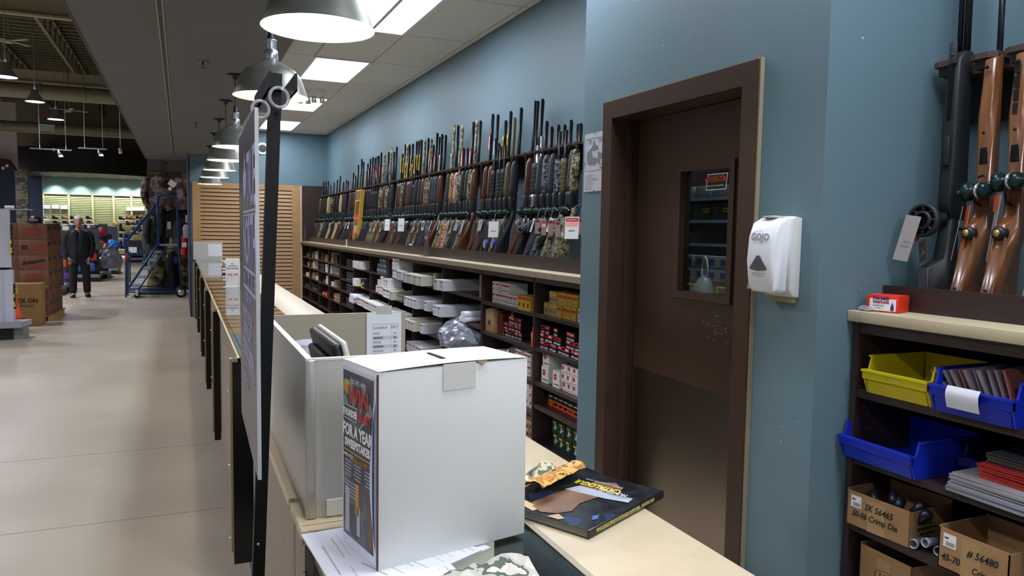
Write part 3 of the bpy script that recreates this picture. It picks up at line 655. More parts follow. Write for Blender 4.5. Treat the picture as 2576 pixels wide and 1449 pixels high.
# ------------------------------------------------------------------ ballot box
BLx, BLy = 0.290, 1.194
rz = math.atan2(1.250 - 1.194, 0.580 - 0.290) 
BW, BD, BH = 0.297, 0.148, 0.335
t = thing('ballot_box', 'white cardboard ballot box with a slot and a poster on its side', 'box', (BLx, BLy, ZT + 0.005), (0, 0, rz))
cb = mb(WHITE)
cb.box(0, 0, 0, BW, BD, BH - 0.003, bevel=0.0015); cb.build('carton', t)
tp = mb(WHITE)                                            # top flap with slot
sx_, sy_, sl, sw2 = BW * 0.50, BD * 0.52, 0.026, 0.0045
def topf(u_, v_): return (u_ * BW - 0.001, v_ * (BD + 0.002) - 0.001, BH - 0.001 + 0.004 * math.sin(PI * u_) * (1 - 0.4 * v_))
tp.grid(topf, 12, 6); tp.build('lid', t)
mb(M('slot_black', (14, 12, 12), 0.9)).prism([(sx_ - 0.011, sy_ - 0.036), (sx_ - 0.001, sy_ - 0.036), (sx_ + 0.001, sy_ - 0.012), (sx_ + 0.003, sy_ + 0.03), (sx_ - 0.003, sy_ + 0.034), (sx_ - 0.006, sy_)], BH + 0.0032, BH + 0.0038, 'XY').build('slot', t)
mb(M('brown_edge', (96, 66, 58), 0.8)).box(-0.0028, -0.0022, 0.002, -0.0008, 0.0012, BH - 0.006).build('cut_edge', t)
mb(M('packing_tape', (226, 225, 218), 0.3)).box(BW * 0.40, -0.0022, BH - 0.045, BW * 0.62, -0.0012, BH + 0.001).build('tape', t)
tr = mb(M('torn_card', (176, 150, 112), 0.8))
tr.prism([(BW * .63, BH + 0.001), (BW * .70, BH + 0.001), (BW * .665, BH - 0.007)], -0.003, -0.001, 'XZ'); tr.build('torn_edge', t)
# poster on the side (-X face); its left is +Y
po = thing('sweepstakes_poster', 'dark poster glued on the left side of the white ballot box', 'poster', (-0.0022, 0, 0))
po.parent = t; del po['category']; 
PO = po
b0, b1, z0, z1 = 0.006, BD - 0.006, 0.012, BH - 0.012
mb(M('poster_paper', (214, 220, 238), 0.3)).box(-0.0008, b0 - 0.003, z0 - 0.004, 0.0006, b1 + 0.003, z1 + 0.002).build('margin', PO)
mb(M('poster_dark', (56, 60, 72), 0.3, rgbs=[(44, 48, 58), (64, 68, 80), (84, 96, 96), (52, 50, 60)], scale=9)).box(-0.0014, b0 + 0.006, z0 + 0.01, -0.0008, b1 - 0.002, z1 - 0.006).build('background', PO)
def pq(y0, y1, za, zb, m, nm='print', x=-0.0018): mb(m).box(x, y0, za, x + 0.0004, y1, zb).build(nm, PO)
mid = (b0 + b1) / 2 + 0.004
rays_ = mb(M('sage_ray', (120, 138, 124), 0.35))
for a in (-1.0, -0.45, 0.45, 1.0):
    rays_.prism([(mid, 0.215), (mid + 0.07 * math.sin(a - 0.12), 0.215 + 0.1 * math.cos(a - 0.12)), (mid + 0.07 * math.sin(a + 0.12), 0.215 + 0.1 * math.cos(a + 0.12))], -0.0017, -0.0014, 'YZ')
rays_.build('sun_rays', PO)
mb(M('gold_badge', (196, 160, 60), 0.3)).lathe([(0.001, -0.0018), (0.014, -0.0017), (0.014, -0.001)], (0, b1 - 0.016, 0.288), 20, 'X').build('badge', PO)
text('ESCAPE AND', 0.011, LGREY, PO, (-0.002, mid - 0.006, 0.298), bold=0.0004)
text('WIN', 0.042, M('poster_red', (176, 52, 56), 0.4), PO, (-0.002, mid - 0.006, 0.262), bold=0.0015)
pq(mid + 0.002, b1 - 0.006, 0.232, 0.257, WHITE, 'name_frame', -0.0017); pq(mid + 0.0035, b1 - 0.0075, 0.2335, 0.2555, _mats['poster_dark'], 'name_panel', -0.0019)
text('THUNDER', 0.0165, WHITE, PO, (-0.0021, mid + 0.031, 0.2385), bold=0.0008, sx=0.82)
text('BEAST', 0.0195, _mats['poster_red'], PO, (-0.002, mid - 0.030, 0.2385), bold=0.001)
text('FOR A YEAR', 0.029, WHITE, PO, (-0.002, mid, 0.204), bold=0.0012, sx=0.78)
text('SWEEPSTAKES', 0.0195, WHITE, PO, (-0.002, mid, 0.184), bold=0.001, sx=0.86)
pq(b0 + 0.006, b1 - 0.004, 0.1745, 0.177, M('gold_line', (190, 150, 60), 0.4), 'rule')
text('GRAND PRIZE', 0.008, WHITE, PO, (-0.002, b1 - 0.022, 0.165)); text('SECOND PRIZE', 0.008, _mats['gold_line'], PO, (-0.002, mid, 0.162)); text('THIRD PRIZE', 0.008, _mats['gold_line'], PO, (-0.002, b0 + 0.026, 0.165))
ln = mb(LGREY)
for cx_ in (b1 - 0.022, mid, b0 + 0.026):
    for k in range(5): ln.box(-0.002, cx_ - 0.016, 0.156 - k * 0.006, -0.0016, cx_ + 0.016 - rr.uniform(0, .008), 0.158 - k * 0.006)
for k in range(5): ln.box(-0.002, mid + 0.0, 0.12 - k * 0.006, -0.0016, b1 - 0.008, 0.122 - k * 0.006)
ln.build('small_print', PO)
pq(mid - 0.008, mid + 0.008, 0.07, 0.125, M('bottle_amber', (190, 128, 50), 0.3), 'picture'); pq(b1 - 0.03, b1 - 0.012, 0.03, 0.11, LGREY, 'picture'); pq(mid - 0.012, mid + 0.002, 0.035, 0.085, LGREY, 'picture'); pq(b0 + 0.01, b0 + 0.026, 0.03, 0.11, M('picture_brown', (110, 76, 54), 0.4), 'picture')
cu = mb(M('poster_curl', (212, 218, 236), 0.4)).grid(lambda u_, v_: (-0.0012 - 0.010 * (1 - u_) ** 2 * math.sin(PI * v_), b0 - 0.001 + u_ * 0.012, z0 + 0.02 + v_ * (z1 - z0 - 0.06)), 5, 10)
cu.build('curled_edge', PO)
PO.name = 'poster'; 
for k_ in ('label',): PO[k_] = 'dark sweepstakes poster with a curled edge'

# ------------------------------------------------------------------ catalogue on the ledge
cz = ZT + 0.001
A, B, Cc = hz(1322, 1310, cz), hz(1480, 1356, cz), hz(1668, 1252, cz)
t = thing('catalogue', 'worn hunting catalogue with a torn curled cover on the beige ledge', 'magazine')
u1 = Vector((Cc.x - B.x, Cc.y - B.y, 0)); spl = u1.length; u1.normalize()        # along the spine
v1 = Vector((-u1.y, u1.x, 0))                                                   # from the spine into the pages
if v1.dot(Vector((A.x - B.x, A.y - B.y, 0))) < 0: v1 = -v1
t.location = (B.x, B.y, cz); t.rotation_euler = (0, 0, math.atan2(u1.y, u1.x))
SPN, PGW, TH = spl, 0.222, 0.015
sgn = 1 if v1.dot(Vector((-u1.y, u1.x, 0))) > 0 else -1
mb(M('page_edges', (150, 148, 140), 0.7, rgb2=(110, 108, 102), scale=400, stretch=(0.01, 0.01, 1))).box(0.002, 0.003, 0.0008, SPN - 0.003, PGW, TH - 0.0008).build('pages', t)
COV = M('cover_night', (34, 40, 48), 0.25, rgbs=[(18, 21, 26), (28, 33, 40), (40, 48, 52), (24, 31, 27), (38, 58, 92)], scale=18, coat=0.5)
def cvf(u_, v_):
    x, y = u_ * SPN, v_ * (PGW + 0.001)
    k = max(0.0, v_ - 0.62) * max(0.0, u_ - 0.12)
    return (x, y, TH + 0.0005 + 0.004 * math.sin(PI * u_) * v_ + 0.075 * k * (1 - 0.5 * u_))
mb(COV).grid(cvf, 14, 12).build('front_cover', t)
mb(COV).box(0, 0.0005, 0, SPN, PGW, 0.0007).build('back_cover', t)
mb(M('spine_black', (24, 24, 26), 0.3, coat=0.4)).box(0, -0.0015, 0, SPN, 0.002, TH + 0.001, bevel=0.0006).build('spine', t)
text('WHOLESALE SPORTS OUTDOOR OUTFITTERS - HUNTING 2016', 0.0105, M('spine_gold', (206, 190, 110), 0.4), t, (SPN * 0.47, -0.0017, 0.005), rot=(PI / 2, 0, 0), bold=0.0003, sx=(SPN * 0.86) / 0.335)
def cp(pts, m, nm, dz=0.0012):
    b_ = mb(m); vs = []
    for (u_, v_) in pts:
        q = cvf(u_, v_); vs.append(b_.bm.verts.new((q[0], q[1], q[2] + dz)))
    f_ = b_.bm.faces.new(vs); f_.material_index = 0; bmesh.ops.triangulate(b_.bm, faces=[f_]); b_.build(nm, t)
FUR = M('deer_fur', (150, 112, 84), 0.35, rgb2=(84, 60, 46), scale=16, detail=6, coat=.4)
cp([(.05, .55), (.12, .75), (.3, .72), (.55, .68), (.82, .62), (.9, .45), (.8, .3), (.55, .36), (.35, .4), (.2, .35), (.1, .42)], FUR, 'deer_picture')
cp([(.02, .45), (.10, .40), (.06, .30), (.02, .33)], M('muzzle_tan', (196, 160, 120), 0.4), 'muzzle_picture')
cp([(.03, .62), (.07, .80), (.16, .9), (.14, .78), (.10, .6)], M('antler_cream', (206, 176, 130), 0.4), 'antler_picture')
cp([(.50, .70), (.55, .30), (.60, .08), (.69, .10), (.665, .40), (.64, .66)], M('pale_patch', (150, 158, 172), 0.4, rgb2=(186, 192, 204), scale=20), 'title_patch')
cp([(.02, .72), (.0, .9), (.05, .93), (.08, .78)], BLUP, 'blue_light')
cp([(.60, .60), (.64, .66), (.68, .60), (.64, .55)], M('bright_blue', (60, 104, 176), 0.4), 'blue_light')
cp([(.16, .1), (.22, .15), (.27, .12), (.2, .08)], _mats['bright_blue'], 'blue_light')
q = cvf(.62, .4)
text('CATALOGUE', 0.030, M('title_yellow', (226, 206, 60), 0.4), t, (SPN * 0.735, PGW * 0.51, q[2] + 0.0045), rot=(-0.02, 0.0, PI * .5), bold=0.0008, sx=0.66)
text('HUNTING', 0.020, WHITE, t, (SPN * 0.695, PGW * 0.30, q[2] + 0.004), rot=(-0.02, 0, PI * .5), sx=0.7)
text('SPECIAL OUTDOOR ISSUE', 0.009, LGREY, t, (SPN * 0.80, PGW * 0.50, q[2] + 0.005), rot=(-0.02, 0, PI * .5), sx=0.9)
# torn curled strip at the far corner
def cu1(u_, v_):
    r_ = random.Random(int(u_ * 50) * 17 + int(v_ * 30)); a = v_ * 2.6
    return (SPN * (0.22 + 0.62 * u_), PGW * (0.80 + 0.05 * u_) + 0.028 * math.cos(a) + 0.004 * r_.random(), TH + 0.018 + 0.022 * math.sin(a) * (0.8 + 0.3 * r_.random()))
mb(M('torn_orange', (196, 140, 66), 0.5, rgbs=[(206, 150, 70), (176, 118, 52), (224, 178, 96), (120, 84, 48)], scale=24)).grid(cu1, 12, 6, smooth=False).build('torn_strip', t)
def cu2(u_, v_):
    r_ = random.Random(int(u_ * 50) * 37 + int(v_ * 30)); return (SPN * (0.28 + 0.5 * u_), PGW * (0.86 + 0.24 * v_), TH + 0.012 + 0.045 * (1 - abs(u_ - .45) * 1.7) * (1 - abs(v_ - .45)) + 0.006 * r_.random())
mb(M('torn_pages', (170, 168, 140), 0.6, rgbs=[(196, 190, 168), (90, 110, 84), (214, 204, 176), (150, 136, 110), (60, 80, 62)], scale=22)).grid(cu2, 10, 6, smooth=False).build('crumpled_pages', t)

# ------------------------------------------------------------------ sign on the leaning pole
PB, PT = Vector((0.100, 1.60, 0.0)), Vector((0.178, 1.60, 1.905))
t = thing('sign_stand', 'tall black square sign pole leaning beside the counter', 'stand')
dv = (PT - PB)
def sqbar(b_, a, c, w_, d_):
    v = []
    for p in (a, c):
        for (i, k) in ((-1, -1), (1, -1), (1, 1), (-1, 1)): v.append(b_.bm.verts.new((p.x + i * w_ / 2, p.y + k * d_ / 2, p.z)))
    for f_ in ((0, 1, 2, 3), (4, 7, 6, 5), (0, 4, 5, 1), (1, 5, 6, 2), (2, 6, 7, 3), (3, 7, 4, 0)): b_.bm.faces.new([v[i] for i in f_])
b_ = mb(BLKP); sqbar(b_, PB + Vector((0, 0, 0.012)), PT, 0.024, 0.024); b_.build('pole', t)
mb(BLKP).box(PB.x - 0.20, PB.y - 0.2, 0, PB.x + 0.09, PB.y + 0.2, 0.012, bevel=0.003).build('base_plate', t)
ar = mb(BLKP)
az = PT.z - 0.034
for (x0, x1, z0_, z1_) in ((-.020, -.017, 0, .035), (.017, .020, 0, .035), (-.020, .020, 0, .003)):
    ar.box(PT.x + 0.012 + x0 * 1.35, PT.y - 0.025, az + z0_, PT.x + 0.012 + x1 * 1.35, PT.y + 0.30, az + z1_)
ar.build('channel_arm', t)
mb(SILVER).lathe([(0.001, -0.004), (0.003, -0.003), (0.003, 0)], (PB.x + 0.036, 1.588, 0.95), 10, 'Y').build('pole_screw', t)
# hanging board
t = thing('hanging_sign', 'grey hanging sign board with white lettering beside the black pole', 'sign', (0.106, 0, 0), (0, 0, -0.0175))
SY0, SY1, SZ0, SZ1 = 1.50, 2.075, 1.113, 1.822
mb(M('sign_grey', (74, 72, 76), 0.35, rgb2=(92, 88, 88), scale=3)).box(-0.0035, SY0 + 0.003, SZ0, -0.0005, SY1, SZ1).build('board', t)
mb(M('sign_edge', (186, 190, 196), 0.4)).box(-0.0035, SY0, SZ0, 0.0035, SY0 + 0.003, SZ1).build('edge', t)
mb(M('sign_back', (150, 150, 150), 0.5)).box(-0.0005, SY0 + 0.003, SZ0, 0.003, SY1, SZ1).build('backing', t)
LT = M('lettering_lilac', (178, 182, 214), 0.5)
W_ = SY1 - SY0
def st(s_, size, yl, z, sx, m=LT, **k): text(s_, size, m, t, (-0.0042, SY1 - yl * W_, SZ0 + z), align='LEFT', sx=sx, **k)
st('TRUE', 0.160, 0.57, 0.532, 0.65, bold=0.003)
st('NORTH', 0.152, 0.32, 0.404, 0.74, bold=0.003)
for za, zb in ((0.518, 0.523), (0.511, 0.514), (0.347, 0.397)): mb(LT).box(-0.0042, SY0 + 0.004, SZ0 + za, -0.0035, SY1 - 0.32 * W_, SZ0 + zb).build('bar', t)
st('STRONG AND FREE', 0.050, 0.34, 0.356, 0.80, m=M('sign_dark_text', (66, 66, 74), 0.5), bold=0.001)
st('BECAUSE OF THEM', 0.026, 0.42, 0.322, 0.95)
st('FOR EVERY TREE SOLD', 0.036, 0.22, 0.277, 0.92, bold=0.0004); st('$100 WILL BE TO', 0.044, 0.30, 0.238, 0.86, bold=0.001); st('WOUNDED WARRIORS', 0.042, 0.22, 0.198, 0.86, bold=0.001)
lf_ = [(0, .145), (.012, .10), (.028, .112), (.022, .06), (.05, .085), (.055, .07), (.085, .07), (.068, .045), (.08, .035), (.045, .012), (.05, -.005), (.008, .005), (.006, -.04), (-.006, -.04), (-.008, .005), (-.05, -.005), (-.045, .012), (-.08, .035), (-.068, .045), (-.085, .07), (-.055, .07), (-.05, .085), (-.022, .06), (-.028, .112), (-.012, .10)]
mb(LT).prism([(SY1 - 0.44 * W_ + a * 0.75, SZ0 + 0.555 + c * 0.75) for a, c in lf_], -0.0044, -0.0036, 'YZ').build('maple_leaf', t)
mb(LT).tube([(-0.0038, SY1 - W_ * (0.20 + 0.08 * k), SZ0 + 0.182 + 0.012 * math.sin(k * .4)) for k in range(10)], 0.0014, 5).build('underline', t)
text('Canadian Hero', 0.05, LT, t, (-0.0042, SY1 - 0.25 * W_, SZ0 + 0.125), align='LEFT', shear=0.5, sx=0.6)
# clear plastic rings of the chain
t2 = thing('ring_chain', 'clear plastic ring chain between the sign board and pole arm', 'chain')
CP = M('clear_ring_plastic', (226, 232, 240), 0.12, trans=0.75, ior=1.45)
def ring(c, r, tr_, rot):
    pts = [Vector(c) + rot @ Vector((r * math.cos(a), 0, r * math.sin(a))) for a in [2 * PI * k / 20 for k in range(21)]]
    mb(CP).tube(pts, tr_, 7, cap=False).build('ring', t2)
Rz = lambda a: Matrix.Rotation(a, 3, 'Z')
for (px, py, d_, r, a) in ((702, 245, 1.58, .019, .3), (655, 275, 1.60, .0165, .2), (640, 300, 1.70, .008, 1.2), (634, 318, 1.8, .008, .2), (628, 335, 1.9, .009, 1.0)):
    c = hy(px, py, d_ * 0.98); ring(c, r, 0.0032, Rz(a))

# ------------------------------------------------------------------ back wall shelving: one unit per bay
XS, ZW = 2.05, 1.353
PITCH = 0.9173; Y_B = [3.398 + PITCH * k for k in range(13)]; Y_B[12] = YF - 0.01
ROWS = {0: [1.08, .865, .645, .495, .232], 1: [1.078, .855, .64, .43, .22], 7: [1.07, .90, .735, .55, .36, .16]}
for k in (8, 9, 10, 11): ROWS[k] = [1.085, .915, .735, .535, .34, .15]
def rows(k): return ROWS.get(k, [1.095, .875, .66, .44, .22])
side_m = mb(LAM).box(XS, 0, 0, XG - 0.01, 0.018, 1.31).mesh('side_panel')
for k in range(12):
    y0, y1 = Y_B[k], Y_B[k + 1]; w_ = y1 - y0
    t = thing('shelf_unit', 'dark brown open shelf unit, %s bay along the wall from the blue pillar' % ORD[k], 'shelf', (0, y0, 0), group='open shelf bays under the rack')
    link('side_panel', side_m, t); 
    if k == 11: link('side_panel', side_m, t, (0, w_ - 0.018, 0))
    mb(M('shelf_back_dark', (34, 27, 27), 0.6)).box(XG - 0.01, 0.0, 0, XG - 0.004, w_, 1.31).build('back_panel', t)
    me_ = mb(LAM).box(XS + 0.004, 0.019, -0.022, XG - 0.011, w_ - 0.001, 0).mesh('shelf')
    for z in rows(k): link('shelf', me_, t, (0, 0, z))
    mb(LAM).box(XS + 0.03, 0.018, 0, XS + 0.045, w_, 0.10).build('plinth', t)
t = thing('rack_worktop', 'long beige laminate top with a dark upstand under the gun rack', 'worktop')
mb(BEIGE).box(XS - 0.03, 3.38, ZW - 0.04, XG - 0.001, YF - 0.01, ZW, bevel=0.003).build('worktop', t)
mb(BEIGED).box(XS - 0.031, 3.38, ZW - 0.037, XS - 0.0295, YF - 0.01, ZW - 0.004).build('front_edge', t)
mb(LAM).box(XS + 0.085, 3.38, ZW, XS + 0.10, YF - 0.08, ZW + 0.085).build('upstand', t)
mb(LAM).box(XS, 3.39, ZW - 0.075, XS + 0.02, YF - 0.02, ZW - 0.04).build('rail_below', t)
t = thing('end_panel', 'tall dark brown panel closing the far end of the gun rack', 'panel')
mb(LAM).box(XS + 0.0, YF - 0.075, ZW, XG, YF - 0.025, 2.37).build('panel', t)

# ---- merchandise: prototypes (front faces -X, left of the front is +Y)
def product(name, w_, h_, d_, base, prints=(), bevel=0.0015):
    b_ = mb(base).box(0, -w_ / 2, 0, d_, w_ / 2, h_)
    for (u0, v0, u1, v1, m) in prints: b_.mat(m).box(-0.0008, w_ / 2 - u1 * w_, v0 * h_, 0.0001, w_ / 2 - u0 * w_, v1 * h_)
    return b_.mesh(name)
def sideprint(b_): return b_
CREAM = M('cream_card', (198, 196, 176), 0.6); TANB = M('tan_box', (176, 150, 104), 0.6); YB = M('mustard_box', (190, 158, 50), 0.55)
GRB = M('grey_box', (140, 146, 152), 0.6); BKB = M('black_box', (26, 26, 30), 0.5); DRB = M('dark_red_box', (90, 24, 28), 0.5); GREENB = M('deep_green_box', (24, 62, 40), 0.5)
P = {
 'tanbox': (product('box', .058, .075, .12, TANB, [(.1, .68, .9, .82, YEL), (.2, .2, .8, .45, GREYP)]), .060, .076, 'tan cartridge box', 'box'),
 'yelbox': (product('box', .058, .075, .12, YB, [(.1, .6, .9, .8, RED), (.2, .15, .7, .35, TANB)]), .060, .076, 'mustard yellow cartridge box', 'box'),
 'redwht': (product('box', .050, .075, .14, WHITE, [(.08, .66, .92, .84, RED), (.2, .2, .8, .32, GREYP), (.2, .42, .6, .5, LGREY)]), .052, .076, 'white cartridge box with red band', 'box'),
 'ylwred': (product('box', .064, .095, .13, YB, [(.05, .72, .95, .88, RED), (.3, .2, .7, .5, REDD)]), .066, .096, 'yellow cartridge box with red band', 'box'),
 'shotred': (product('box', .054, .048, .12, BKB, [(.0, .55, 1, .98, RED), (.15, .65, .8, .85, WHITE), (.1, .05, .9, .25, LGREY)]), .057, .049, 'black and red shell box', 'box'),
 'whtred': (product('box', .094, .102, .13, WHITE, [(.2, .45, .55, .8, RED), (.15, .15, .9, .22, GOLD), (.3, .58, .45, .68, WHITE)]), .098, .103, 'white box with red circle', 'box'),
 'whtsml': (product('box', .062, .052, .12, WHITE, [(.1, .45, .45, .9, RED), (.1, .12, .85, .2, TANB)]), .064, .053, 'small white box with red mark', 'box'),
 'blkorg': (product('box', .062, .080, .10, BKB, [(.0, .0, 1, .48, ORG), (.1, .7, .9, .8, WHITE), (.15, .15, .85, .32, RED)]), .068, .082, 'black and orange box', 'box'),
 'green': (product('box', .088, .088, .16, GREENB, [(.15, .72, .6, .86, YEL), (.4, .25, .55, .66, WHITE), (.55, .45, .8, .52, WHITE), (.25, .3, .4, .36, WHITE)]), .090, .089, 'green box with yellow word', 'box'),
 'longb': (product('box', .092, .088, .40, CREAM, [(.1, .72, .9, .9, GREYP), (.1, .3, .8, .62, LGREY), (.3, .1, .7, .22, GREYP)]), .096, .09, 'long cream box', 'box'),
 'longw': (product('box', .094, .088, .40, M('cool_white_card', (206, 208, 214), 0.6), [(.1, .72, .9, .9, GREYP), (.15, .15, .8, .55, LGREY)]), .098, .09, 'long white box', 'box'),
 'whtrb': (product('box', .046, .098, .16, WHITE, [(.1, .66, .9, .84, REDD), (.2, .3, .8, .4, GREYP)]), .048, .1, 'narrow white box with red band', 'box'),
 'bluegry': (product('box', .052, .055, .13, M('blue_grey_box', (120, 138, 150), 0.6), [(.1, .6, .9, .8, WHITE), (.2, .15, .7, .35, BLUP)]), .054, .056, 'blue grey box', 'box'),
 'wbook': (product('box', .036, .092, .16, WHITE, [(.3, .15, .7, .3, LGREY)]), .038, .1, 'thin white box', 'box'),
 'pigeon': (product('box', .040, .036, .10, BKB, [(.25, .2, .7, .75, GREYP)]), .044, .039, 'tiny black packet with grey label', 'packet'),
 'brass': (product('box', .045, .05, .12, TANB, [(.15, .5, .85, .85, REDD), (.2, .1, .8, .3, CREAM)]), .047, .051, 'small tan box', 'box'),
 'dark': (product('box', .050, .060, .12, BKB, [(.15, .3, .85, .6, GREYP)]), .052, .061, 'small black box with grey label', 'box'),
 'wsm': (product('box', .050, .060, .12, WHITE, [(.15, .4, .85, .65, LGREY)]), .052, .061, 'small white box', 'box'),
 'grns': (product('box', .050, .062, .12, M('sage_box', (96, 110, 88), 0.6), [(.25, .3, .75, .7, CREAM)]), .052, .063, 'small sage box', 'box'),
 'redsm': (product('box', .10, .05, .12, RED, [(.1, .3, .6, .7, WHITE)]), .104, .051, 'flat red box', 'box'),
}
LAYN = ['bottom', 'second', 'third', 'fourth', 'fifth']
jr = random.Random(11)
def stack(bay, row, kind, u, cols, lay=1, proto=None, dx=0.05, jit=0.003, x=None, note=''):
    """rows of boxes on a shelf: u = metres from the left (far) end of the bay"""
    me_, pw_, ph2, desc, cat = P[kind]
    z = rows(bay)[row]; yl = Y_B[bay + 1] - 0.005 - u
    nm = {'shotred': 'shell_box', 'pigeon': 'packet', 'longb': 'long_carton', 'longw': 'long_carton', 'whtrb': 'narrow_carton', 'wbook': 'narrow_carton', 'wsm': 'small_box', 'dark': 'small_box', 'brass': 'small_box', 'grns': 'small_box'}.get(kind, 'cartridge_box' if kind in ('tanbox', 'yelbox', 'redwht', 'ylwred') else 'carton')
    for l in range(lay if isinstance(lay, int) else max(lay)):
        for c in range(cols):
            if not isinstance(lay, int) and lay[c] <= l: continue
            o = link(nm, me_, None, ((x if x is not None else XS + dx) + jr.uniform(-jit, jit) * 2, yl - pw_ * (c + .5) + jr.uniform(-.0008, .0008), z + 0.0012 + ph2 * l), (0, 0, jr.uniform(-.02, .02)))
            lay_w = '' if lay == 1 else LAYN[l] + ' row, '
            tag(o, '%s%s, %s%s from left, %s shelf, %s bay' % (desc, note, lay_w, ORD[c], ORD[row], ORD[bay]), cat,
                '%ses on the %s shelf of the %s bay' % (desc.rstrip('x') + 'x' if desc.endswith('x') else desc, ORD[row], ORD[bay]))
# first bay beside the pillar (mostly its left half is in view)
stack(0, 0, 'tanbox', .03, 1, 1, note=' alone'); stack(0, 0, 'tanbox', .095, 2, 2); stack(0, 0, 'yelbox', .22, 4, 2); stack(0, 0, 'redwht', .47, 1, 1, note=' at end')
stack(0, 1, 'shotred', .03, 10, [3, 3, 2, 3, 2, 1, 3, 3, 2, 2], dx=.03)
stack(0, 2, 'whtred', .02, 1, 2); stack(0, 2, 'whtred', .18, 1, 1, note=' standing alone'); stack(0, 2, 'whtsml', .30, 5, 3)
stack(0, 3, 'blkorg', .03, 6, 1, dx=.09)
stack(0, 4, 'green', .06, 5, 2, dx=.11)
# second bay
stack(1, 0, 'redwht', .09, 9, [2, 2, 1, 2, 2, 2, 1, 1, 1]); stack(1, 0, 'ylwred', .60, 3, [1, 1, 1], dx=.02)
stack(1, 1, 'shotred', .24, 6, [2, 2, 3, 4, 3, 3], dx=.06); stack(1, 2, 'redwht', .05, 3, 1, note=' at left'); stack(1, 2, 'redwht', .50, 5, [2, 2, 1, 2, 2]); stack(1, 3, 'whtsml', .62, 4, 3); stack(1, 4, 'brass', .66, 4, 3)
for (w_, h_, d_, u, row, lab) in ((.16, .165, .2, .03, 1, 'brown cardboard carton with a black stamp, second shelf, second bay'), ):
    t = thing('cardboard_carton', lab, 'box', (XS + .02, Y_B[2] - u - w_ / 2, rows(1)[1] + .001))
    mb(CARD).box(0, -w_ / 2, 0, d_, w_ / 2, h_, bevel=.003).build('carton', t)
    mb(INK).box(-.001, -.03, .05, 0, .04, .054).box(-.001, -.03, .085, 0, .04, .089).box(-.001, -.02, .06, 0, .03, .08).build('stamp', t)
    mb(CARD).prism([(0, h_), (.09, h_ + .035), (.092, h_ + .032), (.004, h_ - .001)], -w_ / 2, w_ / 2 - .03).build('open_flap', t)
t = thing('red_carton', 'tall dark red carton leaning behind the shell boxes, second bay', 'box', (XS + .05, Y_B[2] - .24, rows(1)[1] + .001))
mb(DRB).box(0, -.045, 0, .2, .045, .155).build('carton', t)
for k, nm in enumerate(('front', 'rear')):
    t = thing('powder_bottle', 'orange capped bottle, %s one, at the right end of the second shelf, second bay' % nm, 'bottle', (XS + .03 + k * .07, Y_B[1] + .055, rows(1)[1] + .001))
    mb(ORG).lathe([(.001, 0), (.022, 0), (.022, .09), (.012, .105), (.012, .11)], seg=16).build('body', t); mb(RED).lathe([(.014, .108), (.014, .13), (.001, .132)], seg=14).build('cap', t)
# crumpled plastic bags
def bag(lab, x, y, z, rx, ry, rz_, m, seed, nm='plastic_bag'):
    q = random.Random(seed); b_ = mb(m)
    bmesh.ops.create_icosphere(b_.bm, subdivisions=4, radius=1)
    ph = [(Vector((q.uniform(-1, 1), q.uniform(-1, 1), q.uniform(-1, 1))).normalized(), q.uniform(3, 9), q.uniform(0, 6)) for _ in range(16)]
    for v in b_.bm.verts:
        s_ = 1 + sum(.030 * abs(math.sin(v.co.dot(a) * f_ + p_)) for a, f_, p_ in ph) - .2
        v.co = Vector((v.co.x * rx * s_, v.co.y * ry * s_, max(0, v.co.z * .9 + .35) * rz_ * s_))
    o = b_.build(nm, None, (x, y, z)); return tag(o, lab, 'bag')
BAGM = M('grey_poly_bag', (96, 102, 116), 0.16, rgb2=(140, 146, 160), scale=14, coat=.6, bump=.5, bscale=24)
bag('big crumpled grey plastic bag filling the third shelf of the third bay', XS + .12, Y_B[2] + .52, rows(2)[2] + .001, .24, .33, .17, BAGM, 4)
bag('smoky plastic bag bulging between white boxes, second bay', XS + .17, Y_B[1] + .52, rows(1)[2] + .001, .11, .14, .13, M('smoky_bag', (118, 116, 112), .2, coat=.4), 9)
# third bay
stack(2, 0, 'longb', .03, 1, 1, dx=-.09); stack(2, 0, 'longw', .13, 1, 1, dx=-.08, note=' beside the cream one'); stack(2, 1, 'longw', .0, 2, 1, dx=-.09)
t = thing('cardboard_carton', 'tall narrow cardboard piece at the right of the top shelf, third bay', 'box', (XS + .02, Y_B[2] + .07, rows(2)[0] + .001)); mb(CARD).box(0, -.035, 0, .1, .035, .17).build('carton', t)
for k in range(5):
    o = mb(PAPER).tube([(0, 0, 0), (.26, 0, 0)], .022, 10).build('paper_roll', None, (XS - .02, Y_B[2] + .42 - .046 * k + (.02 if k > 2 else 0) * 0, rows(2)[1] + .023 + (0.040 if k > 2 else 0)), (0, 0, .1))
    if k > 2: o.location.y = Y_B[2] + .40 - .046 * (k - 2.5)
    tag(o, 'white paper roll, %s in the small pile, second shelf, third bay' % ORD[k], 'paper', 'white rolls in the third bay')
# fourth bay
stack(3, 0, 'longb', -.10 + .11, 6, 1, dx=-.10); stack(3, 0, 'grns', .72, 1, [2], dx=-.02); stack(3, 1, 'longw', .05, 4, 1, dx=-.10); stack(3, 1, 'longw', .55, 1, 1, dx=-.06, note=' set apart')
stack(3, 2, 'longb', .0, 4, 1, dx=-.11); stack(3, 2, 'longw', .46, 1, 1, dx=-.07); stack(3, 3, 'longw', .05, 5, 1, dx=-.08)
